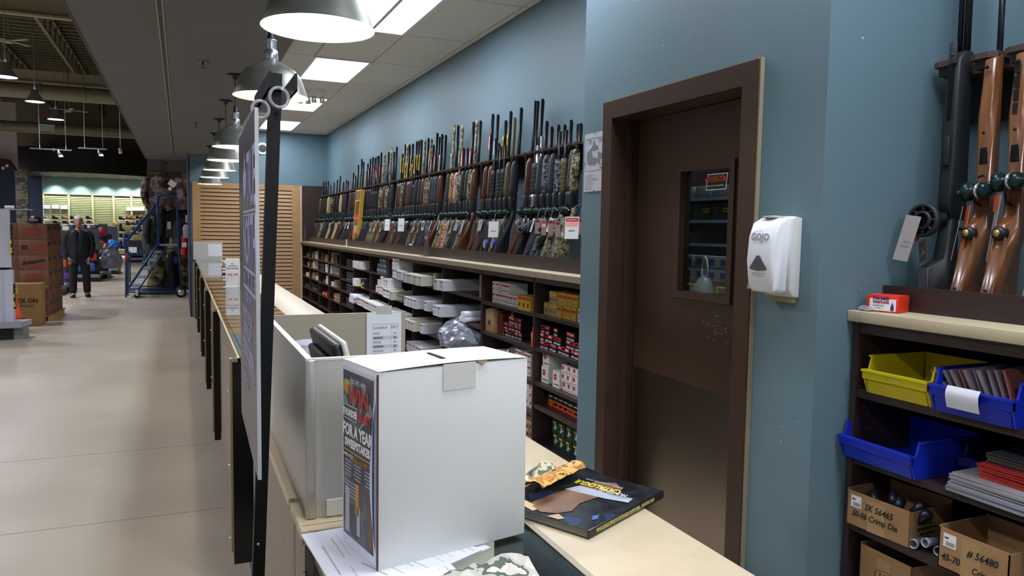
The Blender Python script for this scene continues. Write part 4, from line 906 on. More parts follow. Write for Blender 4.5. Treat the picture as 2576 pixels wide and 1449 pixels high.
# fifth
stack(4, 0, 'redwht', .1, 2, 2, dx=.01); stack(4, 0, 'whtrb', .23, 5, [2, 1, 2, 2, 1], dx=-.02); stack(4, 0, 'longw', .52, 2, 1, dx=-.06)
stack(4, 1, 'whtrb', .0, 6, [1, 2, 1, 2, 1, 1], dx=-.07); stack(4, 1, 'longb', .36, 1, 1, dx=-.09); stack(4, 1, 'grns', .50, 4, 1, dx=-.05)
stack(4, 2, 'whtrb', .02, 16, 1, dx=-.10)
# sixth
stack(5, 0, 'bluegry', .28, 8, [1, 2, 3, 3, 2, 3, 3, 2], dx=.02); stack(5, 1, 'redwht', .30, 4, [1, 1, 2, 1], dx=0); stack(5, 1, 'whtrb', .55, 6, [1, 2, 1, 1, 1, 1], dx=-.02)
stack(5, 2, 'whtrb', .02, 17, 1, dx=-.08)
# seventh
stack(6, 0, 'wbook', .05, 14, 1, dx=-.02); stack(6, 1, 'wbook', .16, 5, 1, dx=-.05)
t = thing('dark_carton', 'black carton with a yellow base line, second shelf, seventh bay', 'box', (XS - .03, Y_B[6] + .25, rows(6)[1] + .001)); mb(BKB).box(0, -.1, 0, .2, .1, .11).build('carton', t)
mb(YEL).box(-.001, -.1, .004, 0, .1, .014).box(-.001, .02, .02, 0, .09, .05).build('print', t); mb(WHITE).box(-.001, -.06, .05, 0, -.045, .075).box(-.001, -.03, .05, 0, 0, .075).build('print', t)
for k in range(8):
    o = mb(PAPER).tube([(0, 0, 0), (.2, 0, 0)], .03, 12).build('paper_roll', None, (XS - .09, Y_B[7] - .18 - .062 * (k % 4) - (.03 if k > 3 else 0), rows(6)[2] + .031 + (.052 if k > 3 else 0)))
    tag(o, 'white paper roll, %s row, %s from left, third shelf, seventh bay' % (('lower', 'upper')[k > 3], ORD[k % 4]), 'paper', 'white rolls in the seventh bay')
stack(6, 2, 'whtrb', .48, 9, 1, dx=-.06)
# eighth: pigeon holes
for r_ in range(4): stack(7, r_, 'pigeon', .30, 12, 3, dx=.03, jit=.001)
# ninth to twelfth: mixed small stock
for args in ((8, 0, 'brass', .1, 4, [1, 3, 2, 1]), (8, 0, 'dark', .34, 6, [2, 1, 2, 2, 2, 1]), (8, 1, 'wsm', .05, 1, 2), (8, 1, 'grns', .42, 6, [1, 2, 1, 2, 2, 2]), (8, 2, 'wsm', .1, 4, 1), (8, 2, 'brass', .36, 4, [2, 2, 1, 1]), (8, 2, 'dark', .6, 4, 1),
             (8, 3, 'brass', .34, 9, 2), (9, 0, 'dark', .1, 5, [1, 1, 2, 2, 2]), (9, 0, 'brass', .45, 6, [1, 1, 2, 2, 1, 1]), (9, 1, 'dark', .05, 7, [2, 2, 1, 2, 2, 2, 2]), (9, 1, 'wsm', .5, 4, 2), (9, 2, 'dark', .3, 5, 1), (9, 3, 'redsm', .25, 4, 1),
             (10, 0, 'brass', .1, 3, [1, 2, 1]), (10, 0, 'wsm', .4, 7, [1, 2, 2, 1, 1, 1, 2]), (10, 1, 'yelbox', .05, 2, 1), (10, 1, 'wsm', .25, 3, 2), (10, 1, 'redsm', .55, 2, 1), (10, 2, 'brass', .1, 6, [1, 2, 1, 2, 1, 1]), (10, 2, 'wsm', .5, 5, 1),
             (10, 3, 'dark', .1, 12, [1, 2, 2, 1, 1, 1, 2, 1, 1, 2, 1, 1]), (11, 0, 'grns', .4, 5, 1), (11, 1, 'yelbox', .5, 3, 1), (11, 2, 'wsm', .3, 6, 1), (11, 3, 'dark', .3, 9, 1), (9, 2, 'wsm', .58, 3, 2)):
    stack(*args, dx=.02)
# on the worktop
t = thing('card_stand', 'small leaning display card with brown back on the beige rack top', 'sign', (max(2.06, hz(1026, 637, ZW).x), hz(1026, 637, ZW).y, ZW), (0, 0, .15))
mb(CARD).prism([(0, 0), (.10, .0), (.05, .13), (.045, .13)], -.035, .035, 'XZ').build('easel', t)
mb(WHITE).prism([(-.003, 0), (0, 0), (.046, .13), (.043, .13)], -.036, .036, 'XZ').build('card', t); mb(INK).prism([(.028, .10), (.030, .10), (.0405, .13), (.0385, .13)], -.03, .03, 'XZ').build('print', t)
q = hz(1073, 645, ZW)
t = thing('leaflet_holder', 'tall clear leaflet holder with a dark flyer on the beige rack top', 'sign', (q.x, q.y, ZW))
mb(PLASTIC).box(0, -.06, 0, .004, .06, .29).box(-.04, -.06, 0, .06, .09, .003).build('holder', t)
mb(M('flyer_dusk', (70, 60, 84), .3, rgbs=[(44, 40, 58), (96, 70, 80), (60, 66, 96), (150, 90, 70)], scale=22)).box(-.003, -.053, .02, -.001, .053, .23).build('flyer', t)
text('HUNT', .04, LGREY, t, (-.0035, 0, .16), sx=.8)
for i, (px, py) in enumerate(((764, 604), (839, 620))):
    q = hz(px, py, ZW); q.x = 2.07; q.y = min(q.y, 14.2); t = thing('clear_stand', 'small empty clear stand on the far end of the rack top' if i == 0 else 'tiny white upright tag on the rack top edge', 'sign', (q.x, q.y, ZW)); mb(PLASTIC if i == 0 else WHITE).box(0, -.025, 0, .006, .025, .26 if i == 0 else .10).box(-.02, -.03, 0, .03, .03, .003).build('upright', t)

# ------------------------------------------------------------------ the rack and the long guns
RX = 2.36
rk = thing('gun_rack', 'dark brown wooden wall rack with a notched upper rail', 'rack')
st_m = mb(LAM).box(RX + .03, -.012, ZW, XG - .005, .012, 2.185).mesh('stile')
SECT = [3.42, 4.30, 5.235, 6.16, 7.085, 8.93, 10.75, 12.55, 14.30]
for y in SECT: link('stile', st_m, rk, (0, y, 0))
RW = M('rail_brown', (74, 58, 50), 0.45)
for a, b in zip(SECT, SECT[1:]):
    r_ = mb(RW).box(RX + .04, a + .012, 2.165, XG - .003, b - .012, 2.185)
    n = max(2, int((b - a) / .098)); stp = (b - a - .03) / n
    for i in range(n): r_.prism([(RX + .04, a + .02 + stp * i + .018), (RX - .012, a + .02 + stp * i + .024), (RX - .022, a + .02 + stp * i + stp * .5), (RX - .012, a + .02 + stp * (i + 1) - .024), (RX + .04, a + .02 + stp * (i + 1) - .018)], 2.168, 2.183, 'XY')
    r_.build('notched_rail', rk)
    mb(BLK).box(XG - .02, a + .012, 2.02, XG - .003, b - .012, 2.165).build('rail_shadow', rk)  # black strip stands in for the shadow under the rail

_g = {}
def gm(key, fn):
    if key not in _g: _g[key] = fn()
    return _g[key]
def stock_mesh(k, pistol=False):
    m = GALLM[k]; b_ = mb(m)
    if pistol:
        b_.prism([(-.035, .40), (-.045, .33), (-.115, .285), (-.14, .26), (-.135, .235), (-.10, .235), (-.02, .33), (0, .40)], -.016, .016, 'XZ', bevel=.006)
    else:
        b_.prism([(-.035, .0), (-.165, .012), (-.168, .03), (-.095, .235), (-.100, .275), (-.098, .31), (-.072, .325), (-.045, .335), (-.035, .40), (.008, .40), (.006, .36), (-.020, .31), (-.030, .25)], -.019, .019, 'XZ', bevel=.007)
    return b_.mesh('stock')
def lathe_z(b_, x, z0, z1, r, seg=10): b_.lathe([(.001, z0), (r, z0), (r, z1), (.001, z1)], (x, 0, 0), seg)
def barrel_mesh(k, L, double):
    b_ = mb(GALLM[k])
    if double: lathe_z(b_, .012, .52, L, .010); lathe_z(b_, -.010, .52, L, .010)
    else: lathe_z(b_, .0, .52, L, .0112); b_.box(.011, -.004, .55, .015, .004, L - .01)
    return b_.mesh('barrel')
def fore_mesh(k, kind):
    b_ = mb(GALLM[k])
    if kind == 'pump':
        b_.lathe([(.012, .50), (.021, .505), (.023, .53), (.022, .60), (.024, .68), (.022, .73), (.012, .735)], (-.026, 0, 0), 12)
        for i in range(6): b_.lathe([(.0235, .54 + i * .03), (.0255, .546 + i * .03), (.0235, .552 + i * .03)], (-.026, 0, 0), 12)
    elif kind == 'auto':
        b_.prism([(-.046, .50), (-.050, .56), (-.046, .74), (-.034, .78), (-.010, .785), (.006, .78), (.006, .50)], -.0175, .0175, 'XZ', bevel=.008)
    else:
        b_.prism([(-.036, .40), (-.036, .62), (-.028, .76), (-.012, .80), (.004, .80), (.004, .40)], -.0165, .0165, 'XZ', bevel=.006)
    return b_.mesh('forend')
def rec_mesh(k):
    b_ = mb(GALLM[k]); b_.prism([(-.050, .335), (-.052, .50), (-.030, .52), (.012, .52), (.014, .38), (.006, .335)], -.0145, .0145, 'XZ', bevel=.004)
    b_.mat(BLK).box(-.053, -.008, .43, -.050, .008, .49).box(-.03, -.0152, .42, -.006, -.0142, .48)
    return b_.mesh('receiver')
def guard_mesh():
    return mb(GUNM).tube([(-.048, 0, .345), (-.075, 0, .352), (-.086, 0, .375), (-.080, 0, .405), (-.050, 0, .418)], .004, 6).tube([(-.05, 0, .385), (-.066, 0, .378), (-.07, 0, .368)], .003, 5).mesh('trigger_guard')
def lock_mesh():
    b_ = mb(LOCK).lathe([(.001, -.040), (.012, -.040), (.012, -.030), (.023, -.028), (.025, -.018), (.018, -.013), (.012, -.012), (.012, .012), (.020, .012), (.025, .018), (.022, .026), (.010, .032), (.001, .033)], (-.068, 0, .382), 16, 'Y')
    b_.mat(SILVER).lathe([(.001, -.043), (.006, -.043), (.006, -.039)], (-.068, 0, .382), 10, 'Y'); return b_.mesh('trigger_lock')
def tag_mesh(m, h_=.10, w_=.055):
    b_ = mb(m).box(-.0008, -w_ / 2, -h_, .0008, w_ / 2, 0); b_.mat(GREYP)
    b_.box(-.0014, -w_ / 2 + .008, -h_ * .6, -.0008, w_ / 2 - .012, -h_ * .52).box(-.0014, -w_ / 2 + .008, -h_ * .45, -.0008, w_ / 2 - .02, -h_ * .40)
    return b_.mesh('price_tag')
CARDN = {'blk': 'black', 'gry': 'dark grey', 'wal': 'walnut', 'lwal': 'light walnut', 'cam': 'woodland camo', 'yel': 'golden camo', 'pnk': 'pink camo', 'gcm': 'grey camo', 'olv': 'olive', 'tan': 'tan', 'slv': 'silver', 'stl': 'black'}
TAGW = M('grey_tag', (128, 134, 136), .5); TAGC = M('clear_tag_sleeve', (196, 206, 206), .3)
def long_gun(px, py, kind, stk, fore, brl='stl', sticker=None, tagm=TAGW, double=False, pistol=False, n=0, sect=''):
    """muzzle seen at (px, py); the gun stands in the rack at its true place"""
    q = hx(px, py, RX + .05); y = min(q.y, 14.22); L = min(max(q.z - ZW - .02, .72), 1.36)
    st_w = {'red': 'red tag', 'ylw': 'yellow tag', 'org': 'orange tag', 'wht': 'white sleeve', 'grn': 'green sleeve', 'blu': 'blue tag'}.get(sticker)
    same = CARDN[stk] == CARDN[fore]
    lab = '%s long gun%s%s, %s from right, %s rack section' % (CARDN[stk], '' if same else ', %s forend' % CARDN[fore], ', ' + st_w if st_w else '', ORD[n], sect)
    t = thing('long_gun', lab, 'gun', (RX - .018, y, ZW + .004), (0, math.radians(3.2), jr.uniform(-.05, .05)), group='long guns in the wall rack')
    stk_o = link('stock', gm(('s', stk, pistol), lambda: stock_mesh(stk, pistol)), t)
    if not pistol: link('butt_pad', gm('pad', lambda: mb(BLK).prism([(-.033, -.003), (-.163, .009), (-.166, .020), (-.036, .008)], -.019, .019, 'XZ').mesh('butt_pad')), stk_o)
    Lr = round(L, 2)
    link('barrel', gm(('b', brl, Lr, double), lambda: barrel_mesh(brl, Lr, double)), t)
    link('forend', gm(('f', fore, kind), lambda: fore_mesh(fore, kind)), t)
    rk_ = 'blk' if stk in ('cam', 'yel', 'gcm', 'olv', 'pnk') or brl != 'slv' else 'slv'
    link('receiver', gm(('r', rk_), lambda: rec_mesh(rk_)), t)
    if kind == 'pump': link('magazine_tube', gm(('m', brl), lambda: (lambda b_: (lathe_z(b_, -.026, .50, .92 if brl != 'slv' else .86, .0105), b_.mesh('magazine_tube'))[1])(mb(GALLM[brl]))), t)
    tg = link('trigger_guard', gm('guard', guard_mesh), t); link('trigger_lock', gm('lock', lock_mesh), tg)
    if tagm: link('price_tag', gm(('t', tagm.name), lambda: tag_mesh(tagm)), t, (-.09, jr.uniform(-.01, .01), .33), (jr.uniform(-.25, .25), jr.uniform(-.1, .25), jr.uniform(-.6, .3)))
    if sticker:
        sm_ = {'red': RED, 'ylw': YEL, 'org': ORG, 'wht': WHITE, 'grn': GRN, 'blu': BLUP}[sticker]
        hh = jr.uniform(.0, .12) * (1 if L > 1.1 else 0)
        link('barrel_tag', gm(('k', sticker), lambda: mb(sm_).box(-.016, -.012, 0, -.013, .012, .17).mat(INK if sticker in ('ylw', 'wht') else WHITE).box(-.0166, -.006, .03, -.016, .006, .14).mesh('barrel_tag')), t, (0, 0, min(.80 + hh, L - .18)))
    return t
G = []
# section by section, right to left: (px, py of the muzzle, kind, stock, forend, barrel, sticker, extras)
secs = [
 ('nearest', [(1467, 305, 'auto', 'cam', 'cam', 'stl', None, {}), (1460, 306, 'auto', 'gcm', 'gry', 'stl', None, {}), (1441, 297, 'pump', 'cam', 'olv', 'stl', None, {}), (1425, 309, 'pump', 'gry', 'gcm', 'stl', None, {'pistol': 1}), (1410, 308, 'auto', 'gcm', 'gry', 'stl', None, {}),
   (1393, 312, 'auto', 'gry', 'gcm', 'stl', None, {}), (1379, 299, 'auto', 'gry', 'gry', 'stl', None, {'pistol': 1}), (1369, 338, 'pump', 'blk', 'blk', 'slv', None, {'pistol': 1}), (1366, 243, 'pump', 'blk', 'blk', 'stl', None, {}), (1351, 247, 'auto', 'wal', 'wal', 'stl', None, {'double': 1})]),
 ('second', [(1312, 264, 'auto', 'blk', 'blk', 'stl', None, {}), (1297, 291, 'auto', 'cam', 'olv', 'olv', None, {}), (1286, 273, 'pump', 'blk', 'blk', 'stl', 'ylw', {}), (1274, 296, 'pump', 'blk', 'gry', 'stl', 'ylw', {}), (1259, 355, 'pump', 'blk', 'blk', 'stl', None, {}), (1253, 284, 'auto', 'wal', 'wal', 'stl', 'blu', {}), (1240, 283, 'auto', 'wal', 'wal', 'stl', 'red', {})]),
 ('third', [(1209, 298, 'auto', 'wal', 'wal', 'stl', None, {}), (1200, 297, 'auto', 'cam', 'cam', 'cam', None, {}), (1192, 303, 'auto', 'blk', 'blk', 'stl', 'red', {}), (1180, 367, 'auto', 'blk', 'blk', 'stl', None, {}), (1170, 369, 'auto', 'cam', 'cam', 'stl', 'org', {}), (1164, 310, 'auto', 'pnk', 'pnk', 'cam', 'grn', {}), (1153, 310, 'auto', 'yel', 'yel', 'stl', None, {}), (1143, 309, 'auto', 'cam', 'gry', 'cam', 'wht', {})]),
 ('fourth', [(1122, 334, 'auto', 'wal', 'wal', 'stl', None, {}), (1113, 333, 'auto', 'blk', 'gry', 'stl', 'wht', {}), (1107, 340, 'auto', 'blk', 'gry', 'stl', None, {}), (1100, 331, 'auto', 'gry', 'gry', 'stl', 'org', {}), (1092, 359, 'auto', 'blk', 'cam', 'stl', 'grn', {}), (1086, 344, 'auto', 'cam', 'cam', 'cam', 'org', {}), (1078, 343, 'auto', 'wal', 'wal', 'stl', None, {}), (1070, 346, 'auto', 'cam', 'gry', 'cam', None, {})]),
 ('fifth', [(1061, 346, 'auto', 'blk', 'blk', 'stl', 'ylw', {}), (1055, 350, 'pump', 'blk', 'blk', 'stl', 'ylw', {}), (1049, 352, 'auto', 'blk', 'blk', 'stl', 'ylw', {}), (1043, 391, 'auto', 'wal', 'wal', 'stl', 'ylw', {}), (1039, 358, 'auto', 'wal', 'wal', 'stl', 'ylw', {}), (1031, 361, 'auto', 'blk', 'blk', 'stl', 'ylw', {}), (1025, 360, 'auto', 'cam', 'cam', 'cam', 'ylw', {}), (1020, 360, 'auto', 'wal', 'wal', 'stl', 'ylw', {}), (1014, 384, 'auto', 'wal', 'wal', 'stl', 'ylw', {})]),
 ('sixth', [(998, 365, 'auto', 'blk', 'blk', 'stl', None, {}), (992, 379, 'pump', 'blk', 'blk', 'stl', None, {}), (985, 367, 'auto', 'cam', 'cam', 'cam', 'blu', {}), (978, 379, 'auto', 'wal', 'wal', 'stl', None, {}), (968, 378, 'auto', 'cam', 'cam', 'cam', 'red', {}), (959, 381, 'pump', 'cam', 'blk', 'stl', 'red', {}), (953, 388, 'pump', 'blk', 'blk', 'stl', 'red', {}), (949, 389, 'pump', 'blk', 'blk', 'stl', 'red', {}), (944, 393, 'auto', 'blk', 'blk', 'stl', 'red', {}), (938, 392, 'auto', 'blk', 'blk', 'stl', None, {}), (932, 395, 'auto', 'blk', 'blk', 'stl', 'red', {}), (926, 408, 'auto', 'cam', 'cam', 'stl', 'red', {})]),
 ('seventh', [(915, 404, 'auto', 'wal', 'wal', 'stl', 'ylw', {}), (910, 397, 'auto', 'wal', 'wal', 'stl', None, {}), (902, 412, 'auto', 'blk', 'wal', 'stl', None, {}), (896, 439, 'auto', 'blk', 'blk', 'stl', None, {}), (890, 431, 'auto', 'wal', 'wal', 'stl', None, {}), (878, 452, 'auto', 'blk', 'blk', 'stl', 'red', {}), (873, 450, 'auto', 'wal', 'blk', 'stl', None, {}), (866, 455, 'auto', 'tan', 'tan', 'stl', None, {})]),
 ('eighth', [(857, 440, 'auto', 'blk', 'blk', 'stl', None, {}), (850, 449, 'auto', 'tan', 'blk', 'stl', None, {}), (842, 456, 'auto', 'blk', 'cam', 'stl', None, {}), (834, 463, 'auto', 'gry', 'tan', 'stl', None, {}), (827, 454, 'auto', 'cam', 'blk', 'stl', None, {}), (821, 454, 'auto', 'blk', 'blk', 'stl', None, {}), (815, 455, 'auto', 'wal', 'wal', 'stl', None, {}), (809, 470, 'auto', 'blk', 'lwal', 'stl', None, {})]),
]
for sn, lst in secs:
    for i, (px, py, kd, sk, fo, br, stc, ex) in enumerate(lst):
        long_gun(px, py, kd, sk, fo, br, stc, n=i, sect=sn, tagm=TAGC if (i * 7 + len(sn)) % 3 == 0 else TAGW, double=ex.get('double', False), pistol=ex.get('pistol', False))
# hanging price signs among the butts
def hang_sign(px, py, X, w_, h_, lab, head=RED, cat='price sign', txt=None, m=WHITE, tilt=0.1):
    q = hx(px, py, X); t = thing('price_sign', lab, cat, q, (0, tilt, 0.7))
    mb(m).box(-.001, -w_ / 2, 0, .001, w_ / 2, h_).build('card', t)
    if head: mb(head).box(-.0016, -w_ / 2 + .004, h_ * .78, -.001, w_ / 2 - .004, h_ * .95).build('heading', t)
    if head is RED: mb(M('pale_red_fade', (238, 170, 164), .5)).box(-.0015, -w_ / 2 + .004, h_ * .55, -.001, w_ / 2 - .004, h_ * .78).build('fade_band', t)
    if txt:
        for i, (s_, sz, zz, mm) in enumerate(txt): text(s_, sz, mm, t, (-.0018, 0, h_ * zz))
    mb(WHITE).tube([(0, 0, h_), (0.02, 0, h_ + .06), (.14, 0, h_ + .10)], .0008, 4).build('string', t)
    return t
hang_sign(1437, 601, RX - .19, .09, .135, 'white price sign with red blowout heading among the nearest butts', txt=[('BLOWOUT', .013, .83, WHITE), ('$34.99', .014, .33, INK), ('- - - -', .010, .45, GREYP)])
hang_sign(1240, 597, RX - .19, .085, .12, 'white price sign with a blue clip among the second section butts', head=None, txt=[('$249.99', .014, .35, INK)])
hang_sign(973, 580, RX - .2, .07, .13, 'plain white price card hanging in the sixth rack section', head=None, txt=[('$599', .018, .4, GREYP)])
hang_sign(1008, 582, RX - .2, .08, .14, 'plain white price card hanging in the fifth rack section', head=None, txt=[('$499', .018, .4, GREYP)])
for k, (px, py, m_) in enumerate(((1352, 588, REDD), (1368, 592, RED), (1385, 592, REDD), (1403, 596, REDD), (1459, 590, REDD))):
    hang_sign(px, py, RX - .12, .036, .10, 'dim red headed price sign behind the nearest butts, %s from left' % ORD[k], head=m_, m=M('dim_sign_card', (150, 128, 122), .5), tilt=0)
# boxed gun kit leaning in the rack
q = hx(892, 604, RX - .14)
t = thing('boxed_kit', 'yellow and brown boxed kit with a deer picture leaning in the rack', 'box', (q.x, q.y, ZW + .09), (0, .08, 0))
mb(M('kit_yellow', (206, 160, 50), .5)).box(0, -.17, 0, .05, .17, .70).build('carton', t)
mb(CARDD).box(-.002, -.15, .56, 0, .16, .68).build('panel', t); mb(CARDD).box(-.002, -.12, .05, 0, .15, .30).build('panel', t)
mb(BKB).box(-.003, -.12, .32, -.001, -.08, .54).box(-.003, -.05, .32, -.001, -.01, .54).box(-.003, .02, .32, -.001, .06, .54).box(-.003, .09, .32, -.001, .12, .52).build('window', t)
mb(ORG).box(-.003, -.14, .28, -.001, .10, .36).box(-.003, .0, .03, -.001, .15, .12).build('flash', t)
mb(TAN).box(-.004, -.10, .10, -.002, .10, .20).build('picture', t)
# ear muffs low in the second section
for i, (px, py) in enumerate(((1224, 615), (1243, 616))):
    q = hx(px, py, RX - .13); t = thing('flag_muff', 'round red white and blue ear cup hanging low in the second section, %s' % ('left' if i == 0 else 'right'), 'ear muff', q)
    mb(BLUP).lathe([(.001, -.02), (.035, -.018), (.042, 0), (.03, .015), (.001, .016)], seg=18, axis='X').build('cup', t)
    mb(WHITE).box(-.022, -.01, -.026, -.0185, -.004, .02).box(-.022, .006, -.026, -.0185, .012, .02).build('stripe', t); mb(RED).box(-.022, -.004, -.026, -.0185, .006, .02).build('stripe', t)

# ------------------------------------------------------------------ near shelf by the right edge
NX, NY0, NY1 = 2.0, 0.86, YP0 - 0.012
NZ = [1.105, .886, .664, .43, .2]
t = thing('near_shelf_unit', 'dark brown open shelf unit in the alcove at the right edge', 'shelf')
mb(LAM).box(NX, NY1 - .02, 0, XR - .01, NY1, 1.325).build('side_panel', t); mb(LAM).box(NX, NY0, 0, XR - .01, NY0 + .02, 1.325).build('side_panel', t)
mb(_mats['shelf_back_dark']).box(XR - .012, NY0, 0, XR - .004, NY1, 1.325).build('back_panel', t)
me_ = mb(LAM).box(NX + .002, NY0 + .021, -.024, XR - .013, NY1 - .021, 0).mesh('shelf')
for z in NZ: link('shelf', me_, t, (0, 0, z))
mb(LAM).box(NX + .004, NY0 + .02, 1.29, NX + .02, NY1 - .02, 1.325).build('rail', t)
pg = mb(M('peg_dot', (90, 86, 84), .5))
for z in (1.23, 1.18, 1.02, .97): pg.lathe([(.001, -.001), (.003, -.001), (.003, 0)], (NX + .06, NY1 - .02, z), 8, 'Y')
pg.build('shelf_pins', t)
NW = 1.362
t = thing('near_worktop', 'beige laminate top with dark upstand on the near shelf unit', 'worktop')
mb(BEIGE).box(NX - .02, NY0, NW - .035, XR - .002, NY1 + .01, NW, bevel=.002).build('worktop', t)
mb(LAM).box(NX + .13, NY0, NW, NX + .15, NY1 + .005, NW + .08).build('upstand', t)
t = thing('bullet_box', 'small red and white bullet box on the near beige top', 'box', (2.045, 1.665, NW + .001), (0, 0, .28))
mb(M('hot_red_box', (226, 52, 30), .45)).box(0, 0, 0, .08, .098, .053, bevel=.001).build('carton', t)
mb(WHITE).box(-.0008, .006, .004, 0, .088, .042).build('label', t)
VIO = M('violet_ink', (74, 40, 110), .5)
text('Hornady', .017, VIO, t, (-.0012, .052, .0385), bold=.0006, sx=.85); text('InterLock', .015, M('crimson_ink', (170, 30, 60), .5), t, (-.0012, .052, .0275), bold=.0005, sx=.85)
text('6.5 MM 264', .007, GREYP, t, (-.0012, .06, .018)); text('140 GR', .006, GREYP, t, (-.0012, .062, .010))
mb(VIO).prism([(.012, .006), (.022, .006), (.022, .018), (.017, .032), (.012, .018)], -.0014, -.0008, 'YZ').build('bullet_print', t)
o = bag('thin clear plastic scrap lying left of the red bullet box', 2.04, 1.765, NW + .001, .035, .03, .012, M('film_scrap', (196, 204, 208), .15, trans=.6), 5, 'plastic_scrap')

def bin_(name, lab, y0, y1, x, z, h_, d_, m, rz_=0):
    """stacking bin: low front lip, side walls rising to the back; front faces -X"""
    t = thing(name, lab, 'bin', (x, y0, z + .001), (0, 0, rz_)); w_ = y1 - y0; th = .004
    b_ = mb(m)
    b_.box(0.012, .012, 0, d_ - .01, w_ - .012, th)                                   # floor
    b_.prism([(0.010, 0), (-.004, h_ * .42), (0.0, h_ * .42), (.014, 0)], .010, w_ - .010, 'XZ')
    b_.box(-.012, .0, h_ * .40, .002, w_, h_ * .62); b_.box(-.016, -.003, h_ * .58, .002, w_ + .003, h_ * .64)
    b_.box(d_ - .008, .01, 0, d_ - .004, w_ - .01, h_)
    for ya, yb in ((.0, .006), (w_ - .006, w_)):
        b_.prism([(.012, 0), (-.008, h_ * .42), (-.010, h_ * .64), (.012, h_ * .64), (.024, h_), (d_ - .004, h_), (d_ - .008, 0)], ya, yb, 'XZ')
    b_.box(.02, -.006, h_ - .006, d_, .004, h_).box(.02, w_ - .004, h_ - .006, d_, w_ + .006, h_)
    b_.build('tray', t); return t
YBIN = M('yellow_bin_plastic', (206, 190, 20), .35); BBIN = M('blue_bin_plastic', (22, 44, 176), .35)
t = bin_('parts_bin', 'yellow plastic parts bin on the top near shelf', 1.50, 1.727, NX - .01, NZ[0], .118, .27, YBIN)
mb(M('bin_card', (196, 186, 60), .5)).box(-.013, .09, .052, -.0125, .13, .066).build('card_slot', t)
t = bin_('parts_bin', 'blue plastic parts bin full of grey manuals on the top near shelf', 1.24, 1.478, NX - .03, NZ[0], .122, .28, BBIN)
t = bin_('parts_bin', 'blue plastic parts bin with small green lids on the second near shelf', 1.515, 1.785, NX - .04, NZ[1], .112, .30, BBIN, -.02)
t = bin_('parts_bin', 'dark blue bin at the back of the second near shelf', 1.26, 1.49, NX + .13, NZ[1] + .0, .10, .24, M('navy_bin', (20, 30, 90), .4))
for k in range(5):
    o = mb(M('green_lid', (28, 70, 50), .25)).lathe([(.001, 0), (.014, 0), (.014, .02), (.001, .022)], seg=14).build('green_cap', None, (NX + .02 + .02 * (k % 2), 1.62 + .028 * k, NZ[1] + .007 + .0), (.0, 0, 0))
    tag(o, 'small dark green cap in the lower blue bin, %s from the right' % ORD[k], 'cap', 'green caps in the lower blue bin')
rp = random.Random(8)
MAN = M('grey_manual', (122, 112, 122), .7, rgb2=(140, 128, 136), scale=30); PNK = M('pink_manual', (158, 92, 92), .7)
for k in range(11):
    m_ = PNK if k in (0, 4, 10) else MAN
    b_ = mb(m_).box(0, 0, 0, .15, .004, .10)
    o = b_.build('manual', None, (NX + .0 + rp.uniform(0, .01), 1.455 - k * .019, NZ[0] + .030 + k * .002), (math.radians(38 - 2 * k) * -1, rp.uniform(-.08, .08), rp.uniform(-.15, .15)))
    tag(o, '%s folded manual in the upper blue bin, %s from the left' % ('pinkish' if m_ is PNK else 'grey', ORD[k]), 'booklet', 'manuals in the upper blue bin')
t = thing('bin_slip', 'white curled slip stuck on the front of the upper blue bin', 'paper', (NX - .052, 1.365, NZ[0] + .026))
mb(PAPER).grid(lambda u_, v_: (-.010 * math.sin(v_ * 2.4) + (.02 * max(0, v_ - .75)), .095 * (.5 - u_), v_ * .062), 6, 8).build('sheet', t)
# pile of folders
cols_ = [(GREYP, 5), (M('folder_grey', (150, 148, 152), .6), 10), (M('folder_red', (176, 52, 44), .6), 13), (M('folder_slate', (62, 66, 72), .6), 3), (M('folder_brown', (92, 76, 56), .6), 3), (_mats['folder_slate'], 3)]
zz = NZ[1] + .0012; n = 0
for m_, cnt in cols_:
    for _ in range(cnt):
        xo = {0: -.02, 1: .0, 2: .03}.get([c[0] for c in cols_].index(m_), .05) + rp.uniform(-.006, .006)
        yo = 1.43 if m_ in (cols_[0][0], cols_[1][0]) else 1.365 if m_ is cols_[2][0] else 1.36
        nm = {'grey_print': 'dark grey', 'folder_grey': 'light grey', 'folder_red': 'red', 'folder_slate': 'slate', 'folder_brown': 'brown'}[m_.name]
        o = mb(m_).box(0, -.22, 0, .22, 0, .0030).build('folder', None, (NX + xo, yo + rp.uniform(-.006, .006), zz), (0, 0, rp.uniform(-.03, .03)))
        tag(o, '%s thin folder, %s up in the pile on the second near shelf' % (nm, ORD[n]), 'folder', 'folders piled on the second near shelf'); zz += .00325; n += 1
